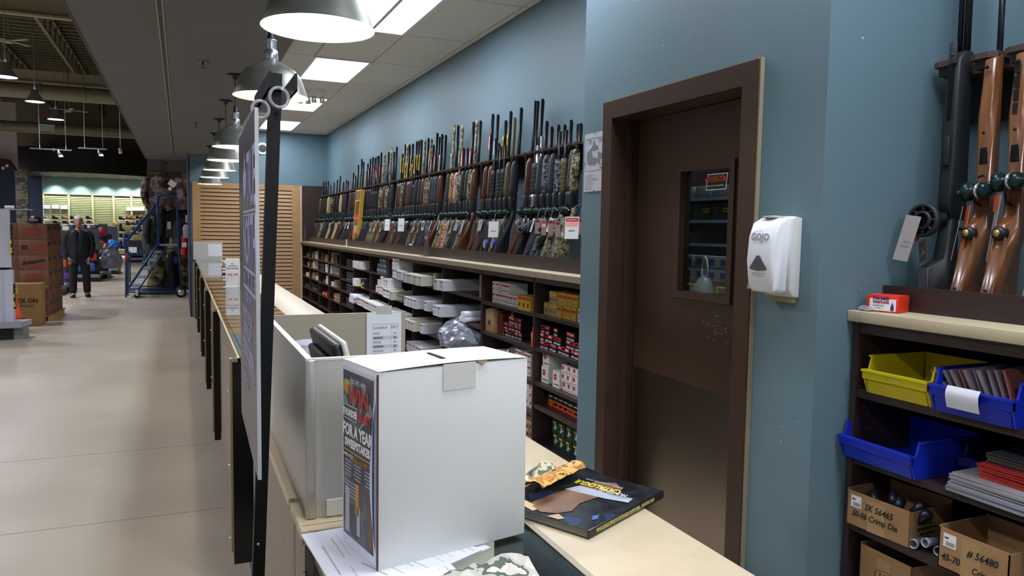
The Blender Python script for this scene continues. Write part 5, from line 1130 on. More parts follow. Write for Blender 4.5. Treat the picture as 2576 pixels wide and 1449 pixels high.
# cardboard boxes with handwriting
def open_carton(lab, x, y1_, z, w_, h_, d_, rz_, hand, sticker=True, logo=None, nm='cardboard_box'):
    t = thing(nm, lab, 'box', (x, y1_, z + .001), (0, 0, rz_)); th = .003
    b_ = mb(CARD)
    b_.box(0, -w_, 0, d_, 0, th).box(0, -w_, 0, th, 0, h_).box(d_ - th, -w_, 0, d_, 0, h_ + .01).box(0, -w_, 0, d_, -w_ + th, h_ - .004).box(0, -th, 0, d_, 0, h_ + .006)
    b_.build('carton', t)
    mb(M('brown_tape', (168, 138, 96), .25)).box(-.0008, -w_ * .62, 0, 0, -w_ * .34, h_ * .9).build('tape', t)
    if sticker:
        mb(WHITE).box(-.0012, -.052, h_ - .050, -.0004, -.014, h_ - .012).build('sticker', t)
        bc = mb(INK)
        for k in range(12): bc.box(-.0016, -.048 + k * .0022, h_ - .046, -.0012, -.0472 + k * .0022, h_ - .034)
        bc.box(-.0016, -.03, h_ - .026, -.0012, -.018, h_ - .022); bc.build('barcode', t)
    for (s_, sz, yy, z_, rr_) in hand: text(s_, sz, INK, t, (-.0018, yy, z_), rot=(PI / 2, rr_, -PI / 2), align='LEFT', shear=.25, sx=.85, bold=.0002)
    if logo:
        for (s_, sz, xx, z_) in logo: text(s_, sz, INK, t, (xx, -w_ - .0006, z_), '-Y', bold=.0006, align='LEFT')
    return t
open_carton('open cardboard box handwritten SK 56465 on the third near shelf', NX - .015, 1.765, NZ[2], .222, .112, .20, .05,
            [('SK 56465', .030, -.065, .066, .02), ('30-06 Crimp Die', .028, -.018, .034, .0)], logo=[('LEE', .034, .055, .062), ('LEE PRECISION INC', .011, .035, .046), ('4275 HIGHWAY U', .010, .05, .030)])
open_carton('open cardboard box handwritten 56480 at the corner of the third near shelf', NX - .03, 1.428, NZ[2], .20, .115, .20, .0,
            [('# 56480', .030, -.085, .062, .0), ('45-70', .028, -.010, .026, .0), ('Crimp Die', .026, -.10, .020, .02)])
t = open_carton('cardboard box with an oval black stamp on the fourth near shelf', NX + .02, 1.735, NZ[3], .19, .17, .26, -.02, [], sticker=False)
mb(INK).tube([(-.001, -.10 + .04 * math.cos(a), .095 + .02 * math.sin(a)) for a in [2 * PI * k / 24 for k in range(25)]], .0008, 5).build('oval_stamp', t)
text('LEE', .026, INK, t, (-.001, -.10, .086), bold=.0006, sx=1.2)
for k in range(4):
    t = thing('clear_tube', 'clear plastic tube lying between the two handwritten boxes, %s' % ('front left', 'top right', 'middle', 'rear')[k], 'tube', (NX + .005 + .012 * k, (1.535, 1.505, 1.47, 1.445)[k], NZ[2] + (.016, .030, .016, .016)[k]), (0, 0, (.25, -.1, .35, .1)[k]))
    mb(M('bluish_clear', (180, 190, 214), .1, trans=.6)).lathe([(.013, 0), (.013, .09), (.001, .091)], seg=16, axis='X').lathe([(.0105, 0.0), (.0105, .085)], seg=16, axis='X').build('body', t)
    mb(M('blue_white_cap', (186, 194, 216), .3)).lathe([(.014, -.002), (.014, .012), (.012, .012), (.012, -.002), (.014, -.002)], seg=16, axis='X').build('rim', t)
for k in range(5):
    t = thing('black_die', 'black plastic part sticking out of the handwritten box, %s from left' % ORD[k], 'part', (NX + .04 + .03 * (k % 2), 1.70 - .035 * k, NZ[2] + .07), (.3 * (k - 2), .5, 0), group='black parts in the handwritten box')
    mb(M('dark_navy_plastic', (30, 34, 50), .3)).lathe([(.001, 0), (.016, 0), (.016, .05), (.012, .055), (.001, .056)], seg=12).build('body', t)
for k in range(4):
    o = mb(PAPER).box(0, -.14, 0, .2, 0, .002).build('loose_sheet', None, (NX + .01 + .012 * k, 1.46 - .01 * k, NZ[3] + .0012 + .0026 * k), (0, 0, .1 * k)); tag(o, 'white loose sheet, %s up, at the bottom right near shelf' % ORD[k], 'paper', 'loose sheets on the fourth near shelf')

# ------------------------------------------------------------------ near gun rack in the alcove
rk = thing('near_rack', 'dark brown scalloped rack rail above the near shelf unit', 'rack')
RN = 2.30
r_ = mb(RW).box(RN + .06, .9, 2.13, XR - .002, YP0 - .01, 2.155)
for yc in (1.735, 1.61, 1.50, 1.39, 1.28):
    r_.prism([(RN + .07, yc + .045), (RN - .005, yc + .045), (RN - .018, yc + .02), (RN - .018, yc - .02), (RN - .005, yc - .045), (RN + .07, yc - .045)], 2.157, 2.175, 'XY')
    r_.prism([(RN + .06, yc + .035), (RN + .004, yc + .035), (RN + .004, yc - .035), (RN + .06, yc - .035)], 2.13, 2.157, 'XY')
r_.build('scalloped_rail', rk)
mb(BLK).box(XR - .02, .9, 1.98, XR - .002, YP0 - .012, 2.13).build('rail_shadow', rk)  # shade below the near rail, built as a black strip
def near_gun(y, kind, lab):
    t = thing('hunting_rifle' if kind == 'wood' else 'long_gun', lab, 'gun', (RN - .005, y, NW + .006), (math.radians(-2.0), math.radians(2.0), 0))
    if kind == 'wood':
        W = WALL2
        mb(W).prism([(-.030, 0), (-.160, .012), (-.160, .03), (-.098, .20), (-.094, .225), (-.106, .245), (-.100, .27), (-.070, .285), (-.046, .30), (-.044, .44), (-.052, .60), (-.040, .78), (-.018, .80), (.004, .80), (.006, .30), (-.010, .27), (-.024, .20)], -.019, .019, 'XZ', bevel=.009).build('stock', t)
        mb(BLK).prism([(-.028, -.004), (-.158, .008), (-.161, .022), (-.031, .010)], -.0195, .0195, 'XZ').build('butt_pad', t)
        b_ = mb(GUNM); lathe_z(b_, .004, .60, 1.22, .0088, 14); b_.build('barrel', t)
        mb(GUNM).box(-.0475, -.013, .46, -.043, .013, .58, bevel=.003).build('floor_plate', t)
        mb(BLK).box(-.0500, -.010, .565, -.046, .010, .575).lathe([(.001, -.052), (.005, -.051), (.005, -.045)], (0, 0, .556), 10, 'X').build('plate_release', t)
        mb(BLK).lathe([(.001, -.112), (.015, -.111), (.022, -.100), (.024, -.088)], (0, 0, .245), 18, 'X').build('grip_cap', t)
        mb(M('brass_medallion', (190, 168, 96), .3, .8)).lathe([(.001, -.1145), (.0105, -.1135), (.0105, -.110)], (0, 0, .245), 18, 'X').build('medallion', t)
        mb(BLK).lathe([(.001, -.062), (.005, -.060), (.006, -.050)], (0, 0, .755), 10, 'X').build('sling_stud', t); s_ = mb(BLK); s_.lathe([(.001, -.150), (.004, -.149), (.005, -.120)], (0, 0, .075), 10, 'X'); s_.build('sling_stud', t)
        mb(GUNM).tube([(-.044, 0, .33), (-.074, 0, .34), (-.082, 0, .375), (-.072, 0, .415), (-.046, 0, .425)], .004, 7).build('trigger_guard', t)
        mb(SILVER).tube([(0.004, -.016, .42), (0, -.04, .415), (-.005, -.055, .40)], .005, 8).lathe([(.001, -.010), (.008, -.006), (.009, 0), (.006, .007), (.001, .009)], (-.006, -.058, .396), 12).build('bolt_handle', t)
    else:
        mb(GUNB).prism([(-.030, 0), (-.150, .012), (-.150, .13), (-.075, .16), (-.052, .30), (-.02, .30), (-.01, .14)], -.020, .020, 'XZ', bevel=.004).build('stock', t)
        mb(M('riveted_plate', (58, 62, 68), .5)).box(-.153, -.014, .02, -.150, .012, .125).build('side_plate', t)
        mb(GUNB).prism([(-.055, .29), (-.070, .34), (-.062, .50), (-.064, .58), (-.05, .80), (-.02, .83), (.012, .83), (.016, .29)], -.021, .021, 'XZ', bevel=.005).build('receiver', t)
        mb(BLKG).box(-.0665, -.0065, .61, -.0545, .0065, .775).build('slot', t)
        mb(GUNG).box(-.060, -.013, .785, -.054, .013, .855, bevel=.002).lathe([(.001, -.064), (.005, -.063), (.005, -.058)], (0, 0, .815), 10, 'X').build('clamp', t)
        mb(GUNB).box(-.075, -.013, .46, -.060, .008, .555, bevel=.003).build('magazine', t)
        b_ = mb(GUNM)
        for yy in (-.011, .0, .011): lathe_z(b_, -.0 + (.012 if yy == 0 else 0), .80, 1.30, .0075, 10)
        for yy in (-.0115, .0115): b_.lathe([(.001, .80), (.0085, .80), (.0085, 1.30), (.001, 1.30)], (-.012, yy, 0), 10)
        b_.build('barrel', t)
        mb(GUNM).tube([(-.02, -.018, .26), (-.02, -.05, .258)], .005, 7).build('bolt_handle', t)
    return t
def near_lock(t, z, y=-.0, x=-.07, s=1.0):
    b_ = mb(LOCK)
    b_.lathe([(.001, -.052), (.010, -.052), (.012, -.040), (.022, -.038), (.026, -.030), (.026, -.018), (.016, -.014), (.014, .014), (.026, .016), (.030, .022), (.030, .034), (.020, .040), (.001, .041)], (x, y, z), 22, 'Y').build('trigger_lock', t)
    mb(SILVER).lathe([(.001, .060), (.006, .060), (.006, .040)], (x, y, z), 12, 'Y').lathe([(.009, -.012), (.024, -.010), (.024, -.005), (.009, -.004)], (x, y, z), 18, 'Y').build('lock_pin', t)
def near_tag(t, z, y, rots, m, h_=.16, w_=.05, x=-.085):
    b_ = mb(m).box(-.0008, -w_ / 2, -h_, .0008, w_ / 2, 0).mat(GREYP).box(-.0014, -w_ / 2 + .01, -h_ * .7, -.0008, w_ / 2 - .01, -h_ * .65).box(-.0014, -w_ / 2 + .01, -h_ * .6, -.0008, w_ / 2 - .016, -h_ * .56)
    b_.build('price_tag', t, (x, y, z), rots)
TAGG = M('worn_tag', (150, 142, 138), .6); TAGO = M('orange_tag', (206, 96, 56), .55)
g1 = near_gun(1.665, 'black', 'black tactical long gun with a round drum brace beside the alcove wall')
dr = mb(M('drum_black', (34, 36, 40), .5))
g1d = Vector((-.115, .03, .285))
dr.lathe([(.022, -.012), (.030, -.014), (.030, .01), (.022, .01), (.022, -.012)], g1d, 26, 'X'); dr.lathe([(.045, -.010), (.053, -.012), (.055, 0), (.053, .012), (.045, .010), (.045, -.010)], g1d, 30, 'X')
for k in range(8):
    a = 2 * PI * k / 8; c_, s_ = math.cos(a), math.sin(a)
    dr.tube([g1d + Vector((-.004, .028 * c_, .028 * s_)), g1d + Vector((-.004, .047 * c_, .047 * s_))], .005, 6)
dr.lathe([(.001, .008), (.053, .008), (.053, .012)], g1d, 26, 'X'); dr.tube([g1d + Vector((.01, 0, 0)), g1d + Vector((.06, -.03, .01))], .018, 12)
dr.build('drum_brace', g1)
near_tag(g1, .30, .055, (.18, .15, .2), TAGG, .15, x=-.13); near_tag(g1, .30, .06, (.25, .1, .3), TAGO, .08, x=-.10); near_tag(g1, .22, .02, (-.35, .1, -.4), M('dark_tag', (60, 48, 44), .6), .07, .04, x=-.13)
g2 = near_gun(1.555, 'wood', 'walnut bolt rifle with a brass grip medallion, left of the two')
near_lock(g2, .375); near_tag(g2, .33, .012, (.06, .1, -.75), TAGO, .13); near_tag(g2, .33, .03, (.10, .15, -.95), TAGG, .17)
g3 = near_gun(1.46, 'wood', 'walnut bolt rifle at the right picture edge behind orange tag')
near_lock(g3, .40); near_tag(g3, .36, .012, (.08, .1, -.8), TAGG, .2); near_tag(g3, .36, .02, (.06, .0, -.7), TAGO, .05)
vent = mb(BLK)
for k in range(4): vent.box(-.0535, -.005, .60 + .04 * k, -.046, .009, .632 + .04 * k)
vent.build('forend_vent', g3)
g4 = near_gun(1.34, 'wood', 'walnut rifle just beyond the right picture edge'); near_lock(g4, .40)

# ------------------------------------------------------------------ the big hall beyond
HALLW = M('hall_cream_wall', (150, 142, 124), .8)
struct(mb(HALLW).box(-17, 45, 0, 4.2, 45.2, 8.6).build('wall_back'))
struct(mb(M('hall_left_wall', (120, 120, 118), .8)).box(-17.2, -4, 0, -17, 45, 8.6).build('wall_left'))
DECK = M('roof_deck', (96, 92, 72), .7, rgb2=(84, 80, 62), scale=3)
o = struct(mb(DECK).box(-17, -4, 8.0, 4.2, 45, 8.1).build('ceiling_deck'))
rb = mb(DECK)
for k in range(70): rb.box(-17, 10 + k * .5, 7.94, 0, 10.22 + k * .5, 8.0)
o2 = rb.build('deck_rib', o); o2['kind'] = 'stuff'
struct(mb(HALLW).box(-.56, YF + 1.3, ZC, 4.2, YF + 1.4, 8.0).box(.3, 17.7, 0, .42, 45, 8).build('wall_hall_right'))
STL_ = M('joist_paint', (122, 118, 96), .6)
def joist(x, lab):
    t = thing('roof_joist', lab, 'joist', (x, 0, 0), group='steel joists under the hall roof')
    b_ = mb(STL_); b_.box(-.05, 8, 7.2, .05, 45, 7.26).box(-.05, 8, 7.84, .05, 45, 7.9); b_.build('chord', t)
    w_ = mb(STL_)
    for k in range(37): w_.tube([(0, 8 + k, 7.23), (0, 8.5 + k, 7.87)], .022, 5).tube([(0, 8.5 + k, 7.87), (0, 9 + k, 7.23)], .022, 5)
    w_.build('web_bars', t)
for x, l in ((-1.9, 'nearest the soffit'), (-3.55, 'second from the soffit'), (-5.6, 'third from the soffit'), (-7.8, 'at the left picture edge')): joist(x, 'olive open web roof joist in the hall, ' + l)
for y, l in ((17.2, 'nearest'), (22.5, 'middle'), (33.0, 'far')):
    t = thing('roof_beam', 'pale %s cross beam under the hall roof' % l, 'beam', (0, y, 0)); mb(M('beam_cream', (150, 142, 116), .6)).box(-17, -.12, 6.75, .3, .12, 6.8).box(-17, -.12, 7.15, .3, .12, 7.2).box(-17, -.03, 6.8, .3, .03, 7.15).build('beam', t)
DUCT = M('duct_grey', (122, 118, 98), .5, .2)
def duct(y, z, r, lab):
    t = thing('air_duct', lab, 'duct', (0, y, z)); b_ = mb(DUCT).lathe([(r, -17), (r, .28)], seg=24, axis='X').build('pipe', t)
    s_ = mb(DUCT).lathe([(r, -16), (r + .02, -15.97), (r + .02, -15.93), (r, -15.9)], seg=24, axis='X').mesh('seam_band')
    for k in range(14): link('seam_band', s_, t, (k * 1.2, 0, 0))
    return t
d1 = duct(28, 5.72, .24, 'nearer round grey air duct crossing the hall'); d2 = duct(36, 5.45, .22, 'far round air duct carrying a pale green grille')
q = hy(117, 323, 35.7)
g = mb(M('grille_green', (150, 196, 180), .4)).box(q.x - .28, -.26, -.14, q.x + .28, -.2, .14).build('grille', d2)
t = thing('ceiling_fan', 'small ceiling fan below the far hall roof', 'fan', hy(173, 277, 32)); mb(STL_).tube([(0, 0, 0), (0, 0, 1.6)], .02, 6).build('rod', t); mb(M('fan_white', (160, 160, 150), .5)).lathe([(.001, .03), (.12, .02), (.12, -.06), (.001, -.08)], seg=16).build('motor', t)
for k in range(4):
    a = k * PI / 2 + .3; bl = mb(_mats['fan_white']).box(.1, -.06, -.01, .62, .06, 0).build('blade', t, (0, 0, 0), (0, 0, a))
t = thing('ceiling_fan', 'second small ceiling fan at the far left under the roof', 'fan', hy(22, 102, 24)); mb(STL_).tube([(0, 0, 0), (0, 0, 1.6)], .02, 6).build('rod', t); mb(_mats['fan_white']).lathe([(.001, .03), (.12, .02), (.12, -.06), (.001, -.08)], seg=16).build('motor', t)
for k in range(4): mb(_mats['fan_white']).box(.1, -.06, -.01, .62, .06, 0).build('blade', t, (0, 0, 0), (0, 0, k * PI / 2 + .9))
bay = None
HB = M('high_bay_glow', (214, 206, 255), .5, emit=30)
yb = [2, 8, 14, 18, 22, 26, 30]
for x in (-3.83, -9.5):  # the outer row is out of frame, added to light the hall
    if x < -5: yb = yb + [38, 42]  # extra unseen lamps added to brighten the far shoe wall
    for y in yb:
        if bay is None:
            bay = thing('high_bay_lamp', 'lit high bay lamp', 'lamp')
            mb(M('bay_housing', (150, 150, 150), .4, .4)).lathe([(.05, .36), (.10, .34), (.11, .22), (.13, .2), (.24, .02), (.25, 0)], seg=24).lathe([(.03, .36), (.03, .5)], seg=10).build('housing', bay)
            mb(HB).lathe([(.001, .015), (.235, .012)], seg=24).build('lens', bay)
            mb(STL_).tube([(0, 0, .48), (0, 0, 2.88)], .008, 6).build('cord', bay); b0_ = bay
        else: b0_ = copy_tree(bay)
        b0_.location = (x, y, 5.12)
        b0_['label'] = {22: 'high bay lamp at the far left below the hall roof', 26: 'purple white high bay lamp under the nearer duct', 30: 'purple white high bay lamp above the duct grille'}.get(y, '') if x > -5 else ''
        if not b0_['label']: b0_['label'] = 'unseen high bay lamp added left of the picture, %s in the %s row' % (ORD[yb.index(y)], 'outer' if x < -5 else 'inner')
        b0_['group'] = 'high bay lamps in the hall'
        ld = bpy.data.lights.new('bay_light', 'SPOT'); ld.energy = BAY * (2.0 if x < -5 else 1.3); ld.color = (.96, .93, 1.0); ld.spot_size = 2.7; ld.spot_blend = .6; ld.shadow_soft_size = .22
        lo = bpy.data.objects.new('bay_light', ld); C.objects.link(lo); lo.location = (x, y, 5.10)
# fascia and the shoe wall
t = thing('fascia_canopy', 'black curved fascia canopy above the shoe wall', 'canopy', (0, 0, 0))
pts = []
for k in range(13):
    a = k / 12; pts.append((-6.9 + 5.5 * a, 41.0 + 1.2 * (1 - (2 * a - 1) ** 2) * -1 + .6))
b_ = mb(M('fascia_black', (32, 32, 30), .6))
b_.prism(pts + [(-1.4, 44.9), (-6.9, 44.9)], 3.98, 5.15, 'XY'); b_.build('fascia', t)
for k, px in enumerate((137, 200, 262, 312, 352)):
    q = hy(px, 440, 44.2)
    t = thing('downlight', 'warm downlight washing the shoe wall, %s from left' % ORD[k], 'downlight', (q.x, 44.15, 3.975), group='downlights over the shoe wall')
    mb(M('warm_lens', (255, 244, 214), .5, emit=9)).lathe([(.001, -.004), (.08, -.004)], seg=14).build('lens', t); mb(BLK).lathe([(.08, 0), (.08, -.012), (.11, -.012), (.11, 0)], seg=16).build('ring', t)
    ld = bpy.data.lights.new('down_light', 'SPOT'); ld.energy = SPOT * 4; ld.color = (1, .96, .88); ld.spot_size = 1.9; ld.spot_blend = .8; ld.shadow_soft_size = .05
    lo = bpy.data.objects.new('down_light', ld); C.objects.link(lo); lo.location = (q.x, 44.15, 3.95)
struct(mb(WALL).box(-6.95, 44.64, 0, -1.0, 44.72, 3.98).build('wall_shoe_display'))
SL2 = M('pale_slatwall', (170, 178, 138), .6); SL3 = M('pale_slat_groove', (132, 140, 108), .7)
t = thing('shoe_slatwall', 'pale green slat wall covered with shoe shelves far behind', 'wall panel', (0, 44.4, 0))
mb(SL3).box(-6.35, .06, .05, -1.62, .2, 3.12).build('backing', t)
n = 34; ph = 3.05 / n; me_ = mb(SL2).prism([(.02, .008), (.02, ph - .022), (.06, ph - .022), (.06, .008)], -6.35, -1.62, 'YZ').mesh('slat')
for k in range(n): link('slat', me_, t, (0, 0, .06 + ph * k))
b_ = mb(M('slat_post', (186, 192, 150), .5))
for px in (105, 170, 230, 283, 328): q = hy(px, 500, 44.4); b_.box(q.x, -.01, .05, q.x + .09, .06, 3.14)
b_.box(-6.35, -.01, 3.10, -1.62, .06, 3.15); b_.build('post', t)
for k, (px, py) in enumerate(((117, 520), (139, 520), (161, 521), (323, 525), (337, 525), (347, 525), (358, 525))):
    q = hy(px, py, 44.38); t = thing('white_notice', 'small white notice on the pale slat wall, %s from left' % ORD[k], 'notice', q); mb(PAPER).box(-.16 if k < 3 else -.1, 0, -.1, .16 if k < 3 else .1, .01, .1).build('sheet', t)
def boot(m, tall, sole):
    b_ = mb(m)
    b_.prism([(0, .02), (.27, .02), (.29, .05), (.26, .09), (.17, .11), (.13, .13), (.125, .15 + tall), (.01, .15 + tall), (0, .08)], -.045, .045, 'XZ', bevel=.012)
    b_.mat(sole).box(-.004, -.047, 0, .29, .047, .025); b_.mat(WHITE).box(.0, -.08, -.05, .26, .12, -.002); return b_.mesh('boot')
bt = [boot(M('boot_black', (24, 24, 26), .5), .06, BLK), boot(M('boot_brown', (92, 62, 38), .5), .08, BLK), boot(M('boot_grey', (72, 76, 76), .5), .0, WHITE), boot(M('boot_tan', (150, 116, 66), .5), .10, BLK), boot(_mats['boot_black'], .26, BLK)]
lst = [(110, 552, 2), (131, 552, 0), (155, 552, 1), (176, 552, 0), (192, 552, 0), (216, 552, 0), (133, 563, 0), (157, 563, 1), (178, 563, 2), (195, 563, 0), (218, 563, 1),
       (299, 553, 0), (316, 552, 1), (327, 553, 1), (341, 551, 0), (353, 551, 1), (284, 568, 3), (300, 582, 4), (316, 567, 1), (328, 567, 2), (342, 566, 1), (300, 598, 0), (331, 581, 2), (331, 592, 2), (355, 566, 0), (343, 582, 1), (300, 626, 4), (314, 600, 0)]
for k, (px, py, s_) in enumerate(lst):
    q = hy(px, py, 44.22); o = link('boot', bt[s_], None, q, (0, 0, .3))
    tag(o, '%s on the pale slat wall, %s in left to right rows' % (('black shoe', 'brown boot', 'grey shoe', 'tan boot', 'tall black boot')[s_], ORD[k]), 'shoe', 'shoes on the pale slat wall')
# stone columns
def stone_col(name_lab, px0, px1, y, zt, zb=0, cap=None):
    a, b_ = hy(px0, 500, y), hy(px1, 500, y); w_ = b_.x - a.x
    t = thing('stone_column', name_lab, 'column', (a.x, y, 0)); mb(M('mortar_dark', (60, 62, 60), .9)).box(.02, .02, 0, w_ - .02, .5, zt).build('core', t)
    ms = [M('stone_a', (120, 118, 108), .8), M('stone_b', (142, 138, 120), .8), M('stone_c', (92, 98, 100), .8), M('stone_d', (150, 136, 108), .8)]
    q_ = random.Random(int(px0)); z = 0; n = 0
    while z < zt - .03:
        h_ = q_.uniform(.07, .13); x = 0
        while x < w_ - .03:
            l = min(q_.uniform(.16, .4), w_ - x); dp = q_.uniform(0, .03)
            if z > zb: mb(ms[q_.randrange(4)]).box(x + .006, -dp, z + .006, x + l - .006, .03, min(z + h_, zt) - .004).build('stone', t); n += 1
            x += l
        z += h_
    return t
stone_col('stacked stone column left of the shoe wall behind the cartons', 38, 71, 40, 4.0, 1.4)
stone_col('stacked stone column behind the garment rack', 370, 404, 38, 4.05, 1.6)
q0, q1 = hy(370, 424, 38), hy(462, 388, 38)
struct(mb(M('pale_lilac_panel', (122, 122, 128), .7)).box(q0.x, 38.05, 4.05, .3, 38.5, 7).build('wall_over_column'))
q0, q1 = hy(0, 430, 37), hy(37, 330, 37)
struct(mb(M('white_bulkhead', (196, 190, 190), .7)).box(-9, 37.3, q0.z, q1.x, 37.5, q1.z + 1.2).build('wall_bulkhead'))
struct(mb(WALLD).box(-9, 37.2, 0, hy(37, 450, 37.2).x, 37.3, q0.z).build('wall_under_bulkhead'))
struct(mb(WALLD).box(hy(70, 450, 43).x, 43, 0, hy(105, 450, 43).x, 43.1, 3.9).build('wall_niche'))
t = thing('roof_edge_prop', 'small dark patterned box on the bulkhead at the far left', 'box', hy(8, 428, 36.5)); mb(M('maroon_prop', (60, 30, 40), .6)).prism([(-.5, 0), (.45, 0), (.2, .45), (-.5, .5)], 0, .4, 'XZ').build('body', t)
for (y_, z_, px, py) in ((0, 0, 14, 420), (0, 0, 4, 426)): mb(WHITE).box(*(hy(px, py, 36.48) - hy(8, 428, 36.5)), .1 + (hy(px, py, 36.48) - hy(8, 428, 36.5)).x, 0.0, (hy(px, py, 36.48) - hy(8, 428, 36.5)).z + .1).build('patch', t)
# track lights
for k, (px, py, w_) in enumerate(((136, 376, .7), (238, 374, .5))):
    q = hy(px, py, 30); t = thing('track_light', 'hanging track spotlight before the black fascia, %s' % ('left' if k == 0 else 'right'), 'spotlight', q)
    mb(SILVER).box(-w_, -.02, -.02, w_ * .75, .02, .02).tube([(-w_ * .6, 0, 0), (-w_ * .6, 0, 7.93 - q.z)], .012, 5).tube([(w_ * .5, 0, 0), (w_ * .5, 0, 7.93 - q.z)], .008, 5).build('track', t)
    mb(SILVER).tube([(.13, 0, 0), (.13, 0, -.1), (.2, -.05, -.22)], [.02, .05, .075], 12).build('head', t); mb(M('violet_white_lens', (226, 214, 255), .5, emit=14)).lathe([(.001, 0), (.075, 0)], (.205, -.055, -.235), 14).build('lens', t)
q = hy(303, 378, 30); t = thing('track_light', 'small unlit hanging spotlight right before the black fascia', 'spotlight', q); mb(SILVER).box(-.06, -.05, -.12, .06, .05, .08, bevel=.02).tube([(0, 0, .08), (0, 0, 7.93 - q.z)], .012, 6).build('head', t)

# ------------------------------------------------------------------ cartons in the aisle
def carton(lab, x0, y0, z0, x1, y1, z1, m=CARDD, words=None, side=None, grp=None):
    t = thing('shipping_carton', lab, 'box', (x0, y0, z0), group=grp); w_, d_, h_ = x1 - x0, y1 - y0, z1 - z0
    mb(m).box(.003, .003, .001, w_ - .003, d_ - .003, h_ - .001, bevel=.004).build('carton', t)
    RI = M('faded_red_ink', (150, 50, 46), .7); BI = M('faded_black_ink', (50, 40, 38), .7)
    if words == 'F':
        b_ = mb(RI); b_.box(w_ * .2, .0016, h_ * .28, w_ * .8, .003, h_ * .72); b_.build('stamp', t); text('FRAGILE', h_ * .34, m, t, (w_ * .5, .0010, h_ * .39), '-Y', bold=.004, sx=.85)
    if words == 'F2':
        mb(RI).box(w_ * .42, .0016, h_ * .3, w_ * .95, .003, h_ * .7).build('stamp', t); text('FRAGILE', h_ * .30, m, t, (w_ * .68, .0010, h_ * .40), '-Y', bold=.004, sx=.8)
        mb(BI).box(w_ * .1, .0016, h_ * .35, w_ * .32, .003, h_ * .65).build('mark', t)
    if words == 'S':
        text('Shakespeare', h_ * .33, BI, t, (w_ * .5, .0010, h_ * .45), rot=(PI / 2, -.18, 0), bold=.006, shear=.4, sx=.8); mb(RI).prism([(w_ * .15, h_ * .18), (w_ * .92, h_ * .12), (w_ * .92, h_ * .4)], .0014, .003, 'XZ').build('stamp', t); text('THE', h_ * .15, RI, t, (w_ * .2, .001, h_ * .75), '-Y')
    if words == 'P':
        text('PACK ON', h_ * .13, BI, t, (w_ * .42, .0010, h_ * .56), '-Y', bold=.004); text('(BUFORD)', h_ * .09, BI, t, (w_ * .42, .0010, h_ * .45), '-Y')
    if side:
        b_ = mb(RI)
        for k in range(3): b_.prism([(d_ * (.12 + .3 * k), h_ * .15), (d_ * (.34 + .3 * k), h_ * .15), (d_ * (.23 + .3 * k), h_ * .5)], w_ - .003, w_ - .0016, 'YZ')
        b_.build('arrow_print', t)
        mb(BI).box(w_ - .003, d_ * .2, h_ * .6, w_ - .0016, d_ * .75, h_ * .85).build('mark', t)
    return t
SX0, SX1, SY = -2.40, -1.99, 14.3
zl = [.10, .36, .61, .85, 1.09, 1.34, 1.60]; wd = ['F2', 'F2', 'F', 'S', 'F2', 'F']
for k in range(6):
    carton('brown carton, %s layer from the floor, front of the aisle stack' % ORD[k], SX0, SY, zl[k], SX1, SY + .42, zl[k + 1], words=wd[k], side=True)
    carton('brown carton, %s layer from the floor, middle of the aisle stack' % ORD[k], SX0, SY + .425, zl[k], SX1 + .015, SY + .85, zl[k + 1], side=True)
    carton('brown carton, %s layer from the floor, rear of the aisle stack' % ORD[k], SX0, SY + .855, zl[k], SX1 + .03, SY + 1.27, zl[k + 1], side=True)
    carton('brown carton, %s layer from the floor, left column of the aisle stack' % ORD[k], SX0 - .43, SY + .05, zl[k], SX0 - .003, SY + .47, zl[k + 1], words='F' if k > 3 else None)
t = thing('pallet', 'pale wooden pallet under the carton stack', 'pallet', (SX0 - .4, SY - .0, 0)); PW = M('pallet_wood', (176, 146, 98), .8)
b_ = mb(PW)
for k in range(7): bb = mb(PW).box(0, .02 + k * .19, .078, .88, .13 + k * .19, .098).build('board', t)
for k in range(3): mb(PW).box(.02 + .38 * k, .02, 0, .10 + .38 * k, 1.27, .078).build('bearer', t)
b_.bm.free()
carton('big plain tan carton marked PACK ON in front of the stack', -2.42, 13.72, .002, -2.02, 14.15, .66, m=M('fresh_card', (150, 118, 72), .7), words='P')
t = thing('baseball_cap', 'black cap with white script on top of the carton stack', 'cap', (-2.18, SY + .15, 1.602))
b_ = mb(BLK); b_.lathe([(.001, .12), (.05, .115), (.085, .085), (.1, .04), (.1, 0)], seg=20); b_.prism([(-.08, -.05), (-.05, -.15), (0, -.17), (.05, -.15), (.08, -.05)], .0, .012, 'XY'); b_.build('crown', t)
text('buffalo', .045, WHITE, t, (0, -.102, .04), '-Y', shear=.3)
t = thing('flat_carton_lid', 'thin pale sheet lying on the carton stack top', 'sheet', (SX0 + .05, SY + .2, 1.601)); mb(M('pale_sheet', (196, 180, 156), .6)).box(.3, 0, 0, .42, .9, .012).build('sheet', t)

# ------------------------------------------------------------------ gondola end at the left edge
t = thing('white_gondola', 'white shelving end unit cut by the left picture edge', 'shelf', (0, 0, 0))
GW = M('gondola_white', (188, 192, 206), .5)
mb(GW).box(-2.9, 12.3, .99, -2.15, 12.34, 1.79).build('upper_panel', t); mb(GW).box(-2.9, 12.28, .17, -2.24, 12.32, .955).box(-2.232, 12.24, .17, -2.13, 12.36, .955).build('lower_panel', t)
mb(M('shelf_edge_grey', (150, 154, 162), .5)).prism([(-2.9, 12.1), (-2.03, 12.1), (-1.97, 12.55), (-2.9, 12.55)], .17, .24, 'XY').build('base_shelf', t)
mb(BLK).box(-2.9, 12.2, 0, -2.13, 12.5, .17).build('plinth', t); mb(M('kick_grey', (120, 122, 128), .5)).prism([(-2.13, 12.2), (-2.02, 12.2), (-2.0, 12.5), (-2.13, 12.5)], .0, .17, 'XY').build('kick', t)
mb(BLK).box(-2.8, 12.36, .955, -2.2, 12.5, .99).build('gap_shadow', t)
